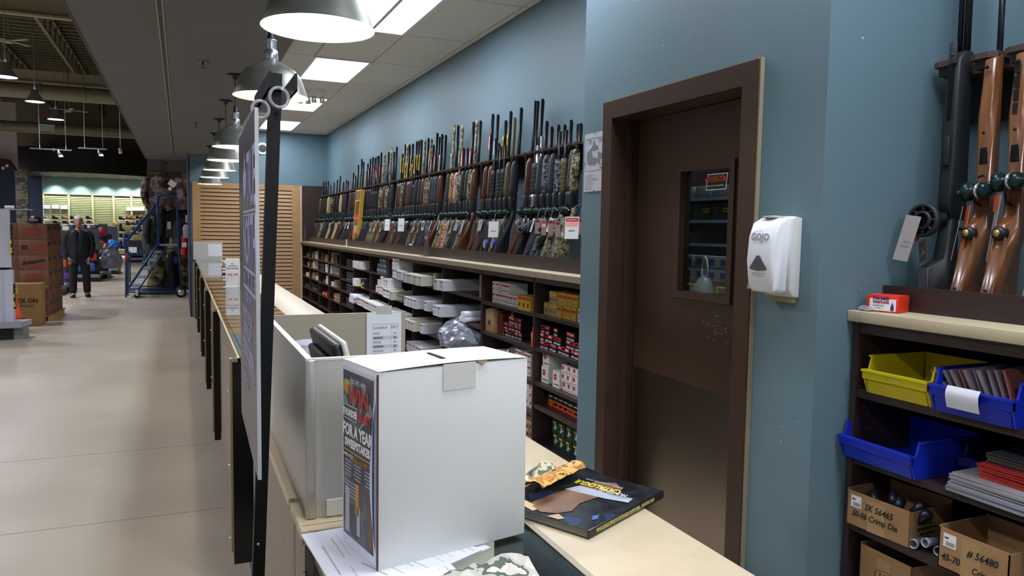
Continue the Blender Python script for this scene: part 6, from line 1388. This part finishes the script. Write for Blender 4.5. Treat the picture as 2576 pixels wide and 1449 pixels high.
for (z0_, z1_, lab) in ((1.16, 1.58, 'upper'), (.42, .76, 'lower')):
    t = thing('hang_card', 'black and yellow product card hanging on the white end unit, %s' % lab, 'card', (-2.125 if lab == 'lower' else -2.14, 12.25, z0_)); mb(BKB).box(0, 0, 0, .012, .10, z1_ - z0_).build('card', t)
    b_ = mb(YEL)
    for k in range(6): b_.box(.012, .01 + .03 * (k % 3), .03 + .055 * k, .0135, .05 + .02 * (k % 3), .06 + .055 * k)
    b_.build('print', t); 
    mb(YEL).box(-.012, -.001, .03, .010, 0, .1).box(-.012, -.001, .16, .010, 0, .2).build('print', t)
t = thing('red_broom_pack', 'long red handled item standing between the cartons and white unit', 'tool', (-2.36, 13.4, .0), (0, -.02, 0)); mb(M('safety_red', (196, 44, 34), .5)).tube([(0, 0, 0), (-.03, 0, 1.15)], .022, 8).build('handle', t); mb(WHITE).tube([(-.03, 0, 1.15), (.02, 0, 1.24)], .03, 8).build('tip', t)
t = thing('traffic_cone', 'orange cone with a reflective top beside the tan carton', 'cone', (-2.275, 13.1, .0)); mb(M('cone_orange', (232, 90, 40), .5)).lathe([(.10, .22), (.035, .56), (.001, .565)], seg=20).box(-.11, -.11, .20, .11, .11, .22).build('cone', t); mb(M('lime_band', (200, 206, 70), .4)).lathe([(.05, .56), (.05, .66), (.001, .67)], seg=16).build('band', t)
mb(BLK).box(-.11, -.11, 0, .11, .11, .20).build('base_block', t)
for k in range(3):
    t = thing('white_mug', 'tiny white item on the far shelf top at the left edge, %s' % ORD[k], 'cup', (hy(14 + 8 * k, 520, 25).x, 25.1, hy(-30, 524, 25).z + .001), group='tiny white items on the far left shelf'); mb(WHITE).lathe([(.001, 0), (.04, 0), (.045, .09)], seg=12).build('cup', t)
t = thing('glass_shelf', 'small far shelf carrying white items at the left edge', 'shelf', hy(-30, 524, 25)); mb(GREYP).box(0, 0, -.03, 1.05, .3, 0).build('shelf', t); mb(BLK).box(.9, .1, -1.45 - .55, .95, .2, -.03).build('post', t)

# ------------------------------------------------------------------ merchandise racks behind the man
def rack(lab, px0, px1, y, ztop, cols, seed, depth=1.2, sign=None, nm='merchandise_rack', base=True):
    a, b_ = hy(px0, 600, y), hy(px1, 600, y); w_ = b_.x - a.x
    t = thing(nm, lab, 'rack', (a.x, y, 0)); q_ = random.Random(seed)
    mb(M('rack_back', (60, 66, 74), .6)).box(0, .4, .1, w_, .45, ztop).build('back_board', t)
    if base: mb(M('rack_base', (120, 124, 130), .5)).box(-.02, -.05, .12, w_ + .02, depth, .2).build('base_shelf', t); mb(BLK).box(0, 0, 0, w_, depth, .12).build('plinth', t)
    if sign: mb(sign).box(-.02, -.03, ztop - .1, w_ + .02, .0, ztop).build('header', t)
    n = 0
    for z in [k * .30 + .28 for k in range(int((ztop - .4) / .30))]:
        x = .02
        while x < w_ - .05:
            l = q_.uniform(.09, .2); c = q_.choice(cols); h_ = q_.uniform(.14, .27)
            me2 = mb(c); 
            me2.prism([(0, .0), (l * .9, 0), (l * .9, h_ * .8), (l * .6, h_), (l * .3, h_), (0, h_ * .8)], 0, .14, 'XZ', bevel=.012)
            me2.build('packet', t, (x, .12 + q_.uniform(0, .1), z)); x += l; n += 1
    return t
CLR = lambda nm, c, r_=.5: M(nm, c, r_)
pw = CLR('pack_white', (190, 196, 214)); pp = CLR('pack_purple', (96, 60, 140)); pr_ = CLR('pack_red', (150, 40, 44)); pk = CLR('pack_black', (16, 17, 20), .85); pb_ = CLR('pack_blue', (40, 80, 150)); po_ = CLR('pack_orange', (210, 92, 40)); pg_ = CLR('pack_green', (40, 80, 60)); py_ = CLR('pack_slate', (70, 80, 96))
rack('pegged rack of white bagged goods between the cartons and the man', 128, 150, 19.5, 1.55, [pw, pw, pw, pb_, pr_], 1, 1.0, WHITE)
rack('rack of purple red and orange goods left of the man', 149, 172, 20.6, 1.55, [pp, pr_, po_, pw, pb_], 2, 1.0, WHITE)
rack('long dark rack with a labelled header behind the man', 172, 245, 24, 1.58, [pk, pk, py_, pg_, pb_, pr_], 3, 1.2, CLR('header_black', (30, 34, 44)))
rack('rack of red and dark goods right behind the man', 244, 268, 25.3, 1.62, [pr_, pk, pk, po_, pg_, pk], 4, 1.4)
rack('dark packed end rack with helmets and blue bags', 266, 294, 27.5, 1.55, [pk, pk, py_, pb_, CLR('pack_grey', (110, 116, 124))], 5, 1.4)
rack('low table of blue and white packs far behind the ladder rail', 322, 360, 36, .95, [pb_, pw, pk, py_], 6, 1.5, base=True)
rack('low dark bench of folded goods further right behind the ladder', 358, 398, 33, .8, [pk, py_, pk, pw], 7, 1.5)
for k in range(9):
    q = hy(176 + k * 7.2, 570, 23.955); t = thing('header_card', 'small header label on the long dark rack, %s from left' % ORD[k], 'label', q, group='labels on the long dark rack'); mb((pb_, pk, pw, pr_)[k % 4]).box(0, 0, -.04, .07, .01, .04).build('card', t)
q = hy(352, 627, 24); t = thing('floor_notice', 'white notice card hanging by the ladder steps', 'notice', q); mb(PAPER).box(-.32 - .0, 0, -.1, -.08, .01, .06).build('card', t)
for (px, py, y, r_, m_, lab) in ((268, 620, 25.25, .10, M('chrome_ball', (200, 205, 215), .15, .9), 'shiny silver helmet on the dark end rack'), (255, 583, 24.9, .13, pr_, 'red pouch hanging on the rack right behind the man'), (259, 636, 24.7, .10, YEL, 'yellow price burst on the dark rack beside the man')):
    q = hy(px, py, y); t = thing('helmet' if r_ == .10 and px == 268 else 'pouch', lab, 'goods', q); b_ = mb(m_)
    if m_ is YEL: b_.lathe([(.001, -.01), (.11, -.01), (.11, 0)], seg=9, axis='Y')
    else: b_.lathe([(.001, r_), (r_ * .6, r_ * .8), (r_, r_ * .1), (r_ * .9, -r_ * .6), (r_ * .3, -r_)], seg=18)
    b_.build('body', t)
o = bag('bulky silver grey sleeping bag at the end of the dark rack', hy(272, 650, 24.8).x, 24.8, .35, .33, .35, .42, M('silver_bag', (96, 100, 116), .3, coat=.4), 13, 'sleeping_bag')
o = bag('bright blue jacket bundle on the dark end rack', hy(284, 628, 27).x, 27, .85, .2, .2, .2, M('vivid_blue', (30, 100, 180), .5), 15, 'jacket_bundle')

# ------------------------------------------------------------------ rolling ladder
LB = M('ladder_blue', (30, 66, 110), .4, .2); LBD = M('ladder_tread', (110, 140, 180), .4)
ly = 18.4; t = thing('rolling_ladder', 'blue steel rolling ladder with five steps and handrails', 'ladder', (0, ly, 0))
def bar(n_, pts, r=.019, m=LB): mb(m).tube(pts, r, 8).build(n_, t)
for dy, s_ in ((0, 'near'), (.62, 'far')):
    bar('base_rail', [(-1.08, dy, .14), (-.12, dy, .12)]); bar('base_rail', [(-1.08, dy, .22), (-.98, dy, .22), (-.12, dy, .20)], .012)
    bar('front_post', [(-1.12, dy, .02), (-1.10, dy, 1.25), (-.47, dy, 2.10), (-.44, dy, 2.26), (-.40, dy, 2.28), (-.10, dy, 2.26), (-.07, dy, 2.2), (-.06, dy, 1.16), (-.0, dy, .12)])
    bar('stringer', [(-1.06, dy, .24), (-.48, dy, 1.17)], .022); bar('stringer', [(-.86, dy, .2), (-.30, dy, 1.12)], .016)
    bar('inner_post', [(-.47, dy, 2.26), (-.46, dy, 1.16)]); bar('guard_rail', [(-1.07, dy, .3), (-1.06, dy, 1.0), (-1.10, dy, 1.0)], .014)
for k in range(5):
    a = k / 5; x = -1.04 + .56 * a; z = .27 + .92 * a; mb(LBD).box(x - .02, 0, z - .012, x + .18, .62, z + .012).build('step', t)
mb(LBD).box(-.47, 0, 1.15, -.06, .62, 1.18).build('platform', t); bar('cross_rail', [(-.1, 0, 2.26), (-.1, .62, 2.26)]); bar('cross_rail', [(-.06, 0, .14), (-.06, .62, .14)]); bar('cross_rail', [(-1.08, 0, .14), (-1.08, .62, .14)])
bar('blue_sleeve', [(-1.13, 0, 1.10), (-1.13, 0, 1.42)], .024, M('vivid_sleeve', (40, 60, 160), .5)); bar('blue_sleeve', [(-.86, .62, 1.44), (-.84, .62, 1.75)], .024, _mats['vivid_sleeve'])
for dy in (-.04, .66):
    mb(BLK).lathe([(.08, -.02), (.115, -.02), (.115, .02), (.08, .02), (.08, -.02)], (-.02, dy, .116), 24, 'Y').build('wheel_tyre', t); mb(SILVER).lathe([(.001, -.022), (.03, -.022), (.08, -.012), (.08, .012), (.001, .02)], (-.02, dy, .116), 20, 'Y').build('wheel_hub', t)
    mb(BLK).lathe([(.001, -.015), (.055, -.015), (.055, .015), (.001, .015)], (-.91, dy + .02, .056), 18, 'Y').build('caster_wheel', t); mb(SILVER).box(-.93, dy, .06, -.88, dy + .05, .19).build('caster_fork', t)
mb(RED).tube([(-1.08, -.03, .82), (-1.08, -.03, .98)], .02, 8).build('red_clip', t)

# ------------------------------------------------------------------ garment tower and the goods on it
GX, GY = -.37, 19.7
t = thing('garment_tower', 'tall brown steel garment tower with cross arms behind the ladder', 'rack', (GX, GY, 0)); BR = M('tower_brown', (66, 48, 44), .5)
mb(BR).box(-.05, -.05, 0, .05, .05, 3.18).box(-.5, -.4, 0, .45, .4, .05).build('post', t)
for z, l in ((2.86, .5), (2.7, .52), (1.86, .36), (1.05, .4)): mb(BR).box(.05, -.02, z - .012, l, .02, z + .012).build('arm', t)
mb(BR).box(.05, -.015, 2.70, .40, .015, 2.86).build('brace', t); mb(BR).tube([(.09, 0, 2.95), (.06, 0, 2.95)], .02, 6).tube([(.1, 0, 3.05), (.05, 0, 3.05)], .02, 6).build('peg', t)
DKC = M('dark_woodland', (34, 38, 34), .7, rgbs=[(18, 20, 20), (36, 44, 36), (54, 50, 42), (26, 32, 30)], scale=5); BRC = M('brown_timber_camo', (80, 66, 60), .7, rgbs=[(46, 36, 34), (98, 82, 78), (126, 106, 98), (62, 50, 48)], scale=5); GOLC = M('khaki_camo', (92, 88, 56), .7, rgbs=[(46, 44, 30), (110, 104, 66), (134, 128, 90), (70, 68, 44)], scale=4)
def coat(lab, x, y, z, w_, h_, m, rz_=0, sleeves=True, seed=0, d_=.13, nm='jacket', cat='jacket', yofs=0):
    """a garment on its hanger: shoulders, body with folds and two sleeves"""
    t_ = thing(nm, lab, cat, (x, y, z), (0, 0, rz_)); q_ = random.Random(seed); ph_ = [q_.uniform(0, 6) for _ in range(4)]
    def body(u_, v_):
        a = 2 * PI * u_; hw = w_ / 2 * (1 - .62 * max(0, (v_ - .86)) / .14 if v_ > .86 else 1 - .06 * v_)
        f_ = 1 + .10 * math.sin(5 * a + ph_[0] + 2 * v_) + .06 * math.sin(9 * a + ph_[1])
        return (hw * math.cos(a) * (1 + .03 * math.sin(7 * v_ + ph_[2])), d_ * math.sin(a) * f_ * (1 - .4 * v_), -h_ + h_ * v_)
    mb(m).grid(body, 28, 12).build('body', t_)
    if sleeves:
        for s_ in (-1, 1): mb(m).tube([(s_ * w_ * .36, 0, -.05), (s_ * w_ * .54, -.02, -.16), (s_ * w_ * .60, -.05, -.42), (s_ * w_ * .56, -.09, -.62)], [.075, .085, .07, .05], 10).build('sleeve', t_)
    mb(BLK).tube([(-w_ * .3, 0, -.04), (0, 0, .03), (w_ * .3, 0, -.04)], .008, 5).tube([(0, 0, .03), (0, 0, .12)], .005, 5).build('hanger', t_); return t_
coat('brown camouflage jacket with a white tag hung high on the tower', -.42, GY - .34, 2.72, .62, .72, BRC, .25, True, 1, .2)
coat('second brown camouflage jacket right of the tower post', .02, GY - .3, 2.72, .42, .75, BRC, -.5, True, 2, .16)
coat('brown camouflage jacket pointing left from the tower', -.62, GY - .2, 2.60, .36, .55, BRC, .9, True, 3, .14)
t = thing('hang_tag', 'white diamond hang tag on the high camouflage jacket', 'tag', (-.16, GY - .58, 2.55), (0, .6, 0)); mb(WHITE).box(-.09, 0, -.06, .07, .003, .07).box(-.02, -.004, -.16, .05, 0, -.08).build('card', t)
coat('black jacket hanging in the middle of the tower', -.10, GY - .25, 1.98, .52, .66, pk, -.2, True, 4, .16)
coat('dark woodland jacket left behind the tower post', -.55, GY - .05, 1.80, .40, .75, DKC, .5, True, 5, .15)
coat('dark woodland trousers in the lower middle of the tower', .0, GY - .3, 1.80, .40, .86, DKC, .1, False, 6, .15, 'trousers', 'trousers')
coat('dark green woodland coat at the right of the tower', .10, GY - .12, 2.30, .36, .95, DKC, -.5, True, 7, .14)
coat('khaki camouflage overalls hanging low at the left of the tower', -.52, GY - .28, .98, .44, .90, GOLC, .3, False, 8, .16, 'overalls', 'overalls')
coat('black overalls hanging low in the middle of the tower', -.18, GY - .34, 1.0, .28, .92, pk, 0, False, 9, .13, 'overalls', 'overalls')
coat('khaki camouflage overalls hanging low at the right of the tower', .06, GY - .3, 1.0, .26, .9, GOLC, -.2, False, 10, .12, 'overalls', 'overalls')
t = thing('blue_label', 'small blue label on the low black overalls', 'tag', (-.12, GY - .5, .80)); mb(M('royal_blue', (44, 54, 150), .5)).prism([(-.05, 0), (0, -.09), (.05, 0), (.03, .09), (-.03, .09)], 0, .006, 'XZ').build('card', t)
t = thing('silver_tag', 'small silver tag on the dark coat of the tower', 'tag', (-.26, GY - .45, 1.60)); mb(SILVER).box(-.03, 0, -.08, .05, .004, .09).build('card', t)
# backpack left of the ladder platform
t = thing('backpack', 'orange grey and white hiking backpack hanging left of the tower', 'backpack', (-.72, 21.2, .98))
def bp(u_, v_):
    a = 2 * PI * u_; r_ = .05 + .15 * math.sin(PI * min(1, v_ * .9 + .08)) ** .6; return (r_ * 1.05 * math.cos(a) - .03 + .12 * v_, .14 * math.sin(a) * (r_ / .2), .82 * v_)
mb(M('pack_charcoal', (62, 66, 76), .6)).grid(bp, 20, 14).build('body', t)
mb(ORG).tube([(-.02, -.12, .05), (.0, -.15, .35), (.06, -.13, .66), (.10, -.05, .80)], .035, 8).tube([(-.12, -.06, .3), (-.02, -.12, .74)], .03, 8).build('orange_panel', t); mb(WHITE).tube([(.10, -.13, .28), (.16, -.10, .5)], .05, 8).build('white_pocket', t); mb(BLK).tube([(.0, 0, .8), (.05, 0, .95), (.1, 0, .8)], .012, 6).build('haul_loop', t)
# things on the dark blue wall end
q = hy(453, 618, 17.2)
t = thing('fire_extinguisher', 'red fire extinguisher on the dark blue wall end', 'fire extinguisher', (.055, 17.1, 1.0))
mb(M('extinguisher_red', (200, 30, 30), .3)).lathe([(.001, 0), (.06, .0), (.066, .02), (.066, .34), (.05, .39), (.02, .41), (.001, .41)], seg=20).build('cylinder', t); mb(BLK).tube([(0, 0, .41), (0, 0, .46)], .016, 8).box(-.05, -.015, .45, .03, .015, .475).tube([(.0, -.03, .44), (-.06, -.04, .36), (-.06, -.04, .12)], .010, 6).build('valve_hose', t); mb(WHITE).box(-.045, -.067, .16, .045, -.064, .26).build('label', t)
mb(SILVER).lathe([(.068, .2), (.068, .22)], seg=20).box(.05, -.02, .19, .075, .02, .23).build('bracket', t)
t = thing('wall_dispenser', 'small grey white dispenser on the end of the dark blue wall', 'dispenser', (.13, 15.6, 1.36)); mb(M('dispenser_pale', (168, 172, 186), .4)).prism([(0, 0), (-.09, .02), (-.10, .20), (-.07, .26), (0, .27)], -.07, .07, 'XZ', bevel=.01).build('cover', t); mb(_mats['dispenser_pale']).box(-.05, -.05, .30, 0, .05, .44, bevel=.008).build('upper_cover', t)
t = thing('wall_switch', 'small grey switch plate low on the dark blue wall', 'switch', (.13, 15.8, .92)); mb(M('switch_grey', (104, 116, 134), .4)).box(-.008, -.04, 0, 0, .04, .14, bevel=.003).build('plate', t); mb(WALLD).box(-.012, -.012, .04, -.008, .012, .10).build('toggle', t)

# ------------------------------------------------------------------ the man in the aisle
def skin(name, pts, edges, rad, m, parent=None, sub=2, root=0):
    me = bpy.data.meshes.new(name); me.from_pydata(pts, edges, []); me.update()
    o = bpy.data.objects.new(name, me); C.objects.link(o)
    md = o.modifiers.new('skin', 'SKIN'); md.use_smooth_shade = True
    sv = me.skin_vertices[0].data
    for i, r_ in enumerate(rad): sv[i].radius = r_ if isinstance(r_, tuple) else (r_, r_)
    sv[root].use_root = True
    s2 = o.modifiers.new('sub', 'SUBSURF'); s2.levels = sub; s2.render_levels = sub
    dg = bpy.context.evaluated_depsgraph_get(); nm_ = bpy.data.meshes.new_from_object(o.evaluated_get(dg)); bpy.data.objects.remove(o)
    for p_ in nm_.polygons: p_.use_smooth = True
    nm_.materials.clear(); nm_.materials.append(m); nm_.name = name
    return link(name, nm_, parent)
SK = M('skin_tone', (176, 128, 108), .55); SUIT = M('black_suit', (18, 18, 22), .75, bump=.1, bscale=60); SHRT = M('navy_shirt', (30, 34, 58), .7); HAIR = M('white_hair', (206, 206, 212), .7, bump=.5, bscale=90)
man = thing('person', 'white haired person in a black suit and navy shirt walking up the aisle', 'person', (-2.05, 18.9, 0), (0, 0, .12))
S = 1.0
pts = [(0, 0, .93), (0, 0, 1.08), (0, .01, 1.25), (0, .01, 1.40), (0, .0, 1.475), (0, -.02, 1.535),      # pelvis..neck
       (-.10, 0, .88), (-.115, -.04, .50), (-.125, .03, .10), (-.13, -.10, .035),                        # his right leg (picture left)
       (.10, 0, .88), (.13, .03, .50), (.14, .10, .10), (.15, -.02, .035),
       (-.17, .01, 1.38), (-.245, .03, 1.13), (-.215, -.05, .91), (-.19, -.09, .86),
       (.17, .01, 1.38), (.255, .03, 1.13), (.22, -.05, .91), (.19, -.09, .86)]
ed = [(0, 1), (1, 2), (2, 3), (3, 4), (4, 5), (0, 6), (6, 7), (7, 8), (8, 9), (0, 10), (10, 11), (11, 12), (12, 13), (3, 14), (14, 15), (15, 16), (16, 17), (3, 18), (18, 19), (19, 20), (20, 21)]
rad = [(.12, .09), (.115, .085), (.125, .085), (.11, .075), .055, .052, (.09, .09), .068, .045, .035, (.09, .09), .068, .045, .035, .062, .045, .032, .028, .062, .045, .032, .028]
skin('body', pts, ed, rad, SK, man)
# head with face
hd = MB().mat(SK); bmesh.ops.create_icosphere(hd.bm, subdivisions=4, radius=1)
for v in hd.bm.verts:
    x, y, z = v.co; jaw = 1 - .22 * max(0, -z) ; nose = math.exp(-((x / .16) ** 2 + ((z + .12) / .22) ** 2)) if y < 0 else 0
    eye = (math.exp(-(((abs(x) - .36) / .16) ** 2 + ((z - .06) / .10) ** 2)) if y < 0 else 0)
    brow = (math.exp(-(((abs(x) - .34) / .25) ** 2 + ((z - .24) / .08) ** 2)) if y < 0 else 0); chin = math.exp(-((x / .3) ** 2 + ((z + .85) / .2) ** 2)) if y < 0 else 0
    v.co = (x * .076 * jaw, y * .096 - .026 * nose + .010 * eye - .006 * brow - .012 * chin, z * .122)
for f_ in hd.bm.faces: f_.smooth = True
hd.build('head', man, (0, -.035, 1.640), (.08, 0, .1))
fc = bpy.data.objects['head']
for s_ in (-1, 1):
    mb(WHITE).lathe([(.001, -.010), (.007, -.008), (.010, 0)], (s_ * .028, -.084, .008), 10, 'Y').build('eye', fc); mb(INK).lathe([(.001, -.0115), (.0045, -.0105), (.0045, -.008)], (s_ * .028, -.084, .008), 8, 'Y').build('pupil', fc)
    mb(M('grey_brow', (120, 112, 110), .8)).box(s_ * .028 - .017, -.096, .028, s_ * .028 + .017, -.088, .034).build('eyebrow', fc)
    mb(SK).lathe([(.001, -.008), (.014, -.006), (.02, 0), (.014, .006)], (s_ * .074, .005, -.005), 12, 'X').build('ear', fc)
mb(M('lip_tone', (140, 84, 78), .6)).box(-.022, -.093, -.062, .022, -.085, -.054, bevel=.003).build('mouth', fc)
mb(INK).tube([(-.045, -.104, .008), (-.028, -.108, .018), (-.01, -.108, .008), (-.028, -.108, -.006), (-.045, -.104, .008)], .0012, 5).tube([(.045, -.104, .008), (.028, -.108, .018), (.01, -.108, .008), (.028, -.108, -.006), (.045, -.104, .008)], .0012, 5).build('spectacles', fc)
hb = MB().mat(HAIR); bmesh.ops.create_icosphere(hb.bm, subdivisions=4, radius=1)
rm = [v for v in hb.bm.verts if (v.co.y < -.25 and v.co.z < .48) or v.co.z < -.45 or (v.co.y < .1 and v.co.z < .0)]
bmesh.ops.delete(hb.bm, geom=rm, context='VERTS')
rr2 = random.Random(4)
for v in hb.bm.verts:
    k_ = 1 + .03 * math.sin(14 * v.co.x + 5 * v.co.z) + .02 * rr2.random(); v.co = (v.co.x * .088 * k_, v.co.y * .108 * k_ + .002, v.co.z * .138 * k_ + .002)
for f_ in hb.bm.faces: f_.smooth = True
hb.build('hair', man, (0, -.03, 1.645), (.08, 0, .1))
# hands going into the trouser pockets
for s_ in (-1, 1):
    h0 = Vector((s_ * .195, -.09, .875))
    P_ = [(0, 0, 0), (-s_ * .015, -.012, -.045), (-s_ * .02, -.014, -.075)]; E_ = [(0, 1), (1, 2)]; Rr = [(.028, .018), (.036, .016), (.034, .014)]
    tips = [(-s_ * .046, -.014, -.145), (-s_ * .03, -.018, -.158), (-s_ * .012, -.018, -.152), (s_ * .004, -.014, -.135)]
    for k, tp_ in enumerate(tips):
        b0 = (-s_ * .040 + s_ * .014 * k, -.014, -.085); m0 = tuple((b0[i] + tp_[i]) / 2 + (0, -.006, 0)[i] for i in range(3)); n0 = len(P_); P_ += [b0, m0, tp_]; E_ += [(2, n0), (n0, n0 + 1), (n0 + 1, n0 + 2)]; Rr += [.0095, .009, .0075]
    n0 = len(P_); P_ += [(-s_ * .045, -.022, -.035), (-s_ * .065, -.034, -.065), (-s_ * .07, -.04, -.09)]; E_ += [(1, n0), (n0, n0 + 1), (n0 + 1, n0 + 2)]; Rr += [.012, .0105, .009]
    P_ = [tuple(h0[i] + p_[i] for i in range(3)) for p_ in P_]
    skin('hand', P_, E_, Rr, SK, man, 1)
# shirt, jacket, trousers, shoes
skin('shirt', [(0, -.008, .84), (0, -.012, 1.1), (0, -.004, 1.25), (0, -.006, 1.38), (0, -.01, 1.46), (-.12, 0, 1.41), (.12, 0, 1.41)], [(0, 1), (1, 2), (2, 3), (3, 4), (3, 5), (3, 6)], [(.16, .125), (.158, .128), (.172, .128), (.15, .11), (.068, .066), .07, .07], SHRT, man)
mb(SHRT).prism([(-.075, 1.50), (-.01, 1.445), (-.055, 1.40)], -.115, -.10, 'XZ').prism([(.075, 1.50), (.01, 1.445), (.055, 1.40)], -.115, -.10, 'XZ').build('collar', man)
skin('trousers', [(0, 0, 1.00), (0, 0, .90), (-.105, 0, .82), (-.118, -.03, .50), (-.128, .02, .06), (.105, 0, .82), (.135, .03, .50), (.145, .085, .06)], [(0, 1), (1, 2), (2, 3), (3, 4), (1, 5), (5, 6), (6, 7)], [(.165, .125), (.17, .13), (.108, .11), .088, .078, (.108, .11), .088, .078], SUIT, man)
jk = mb(SUIT)
def jf(s_):
    def f_(u_, v_):                                # half jacket, open at the front
        a0, a1 = (-.22, PI + .0) ; a = -PI / 2 + s_ * (.16 + .10 * (1 - v_) + (PI - .16 - .1 * (1 - v_)) * u_)
        z = .74 + .735 * v_; w0 = .215 + .02 * math.sin(PI * v_) if v_ < .8 else .215 + .03 * (v_ - .8) / .2
        if v_ > .86: w0 *= 1 - .78 * ((v_ - .86) / .14) ** 1.5
        d0 = .155 + .01 * math.sin(6 * v_) if v_ < .86 else .155 - .075 * (v_ - .86) / .14
        wr = 1 + .025 * math.sin(9 * v_ + 3 * u_)
        return (w0 * math.cos(a) * wr, d0 * math.sin(a) * wr + .005, z)
    return f_
jk.grid(jf(1), 16, 16).grid(jf(-1), 16, 16) if False else None
jk.grid(jf(1), 16, 16); jk.grid(jf(-1), 16, 16); jk.build('jacket', man)
for s_ in (-1, 1):
    mb(SUIT).tube([(s_ * .15, .005, 1.435), (s_ * .215, .01, 1.36), (s_ * .262, .03, 1.14), (s_ * .245, -.02, .99), (s_ * .215, -.07, .875)], [.068, .080, .068, .058, .052], 14).build('sleeve', man)
    mb(M('lapel_black', (24, 24, 28), .6)).prism([(s_ * .05, 1.47), (s_ * .10, 1.42), (s_ * .085, 1.33), (s_ * .055, 1.16), (s_ * .04, 1.16)], -.165, -.155, 'XZ').build('lapel', man)
    fx, fy = (-.13, .0) if s_ < 0 else (.15, .07)
    b_ = mb(BLKG).prism([(-.14, .0), (-.15, .03), (-.10, .065), (-.02, .075), (.10, .08), (.12, .0)], -.045, .045, 'YZ', bevel=.014)
    bb = b_.build('shoe', man, (fx, fy, .0), (0, 0, s_ * .12))
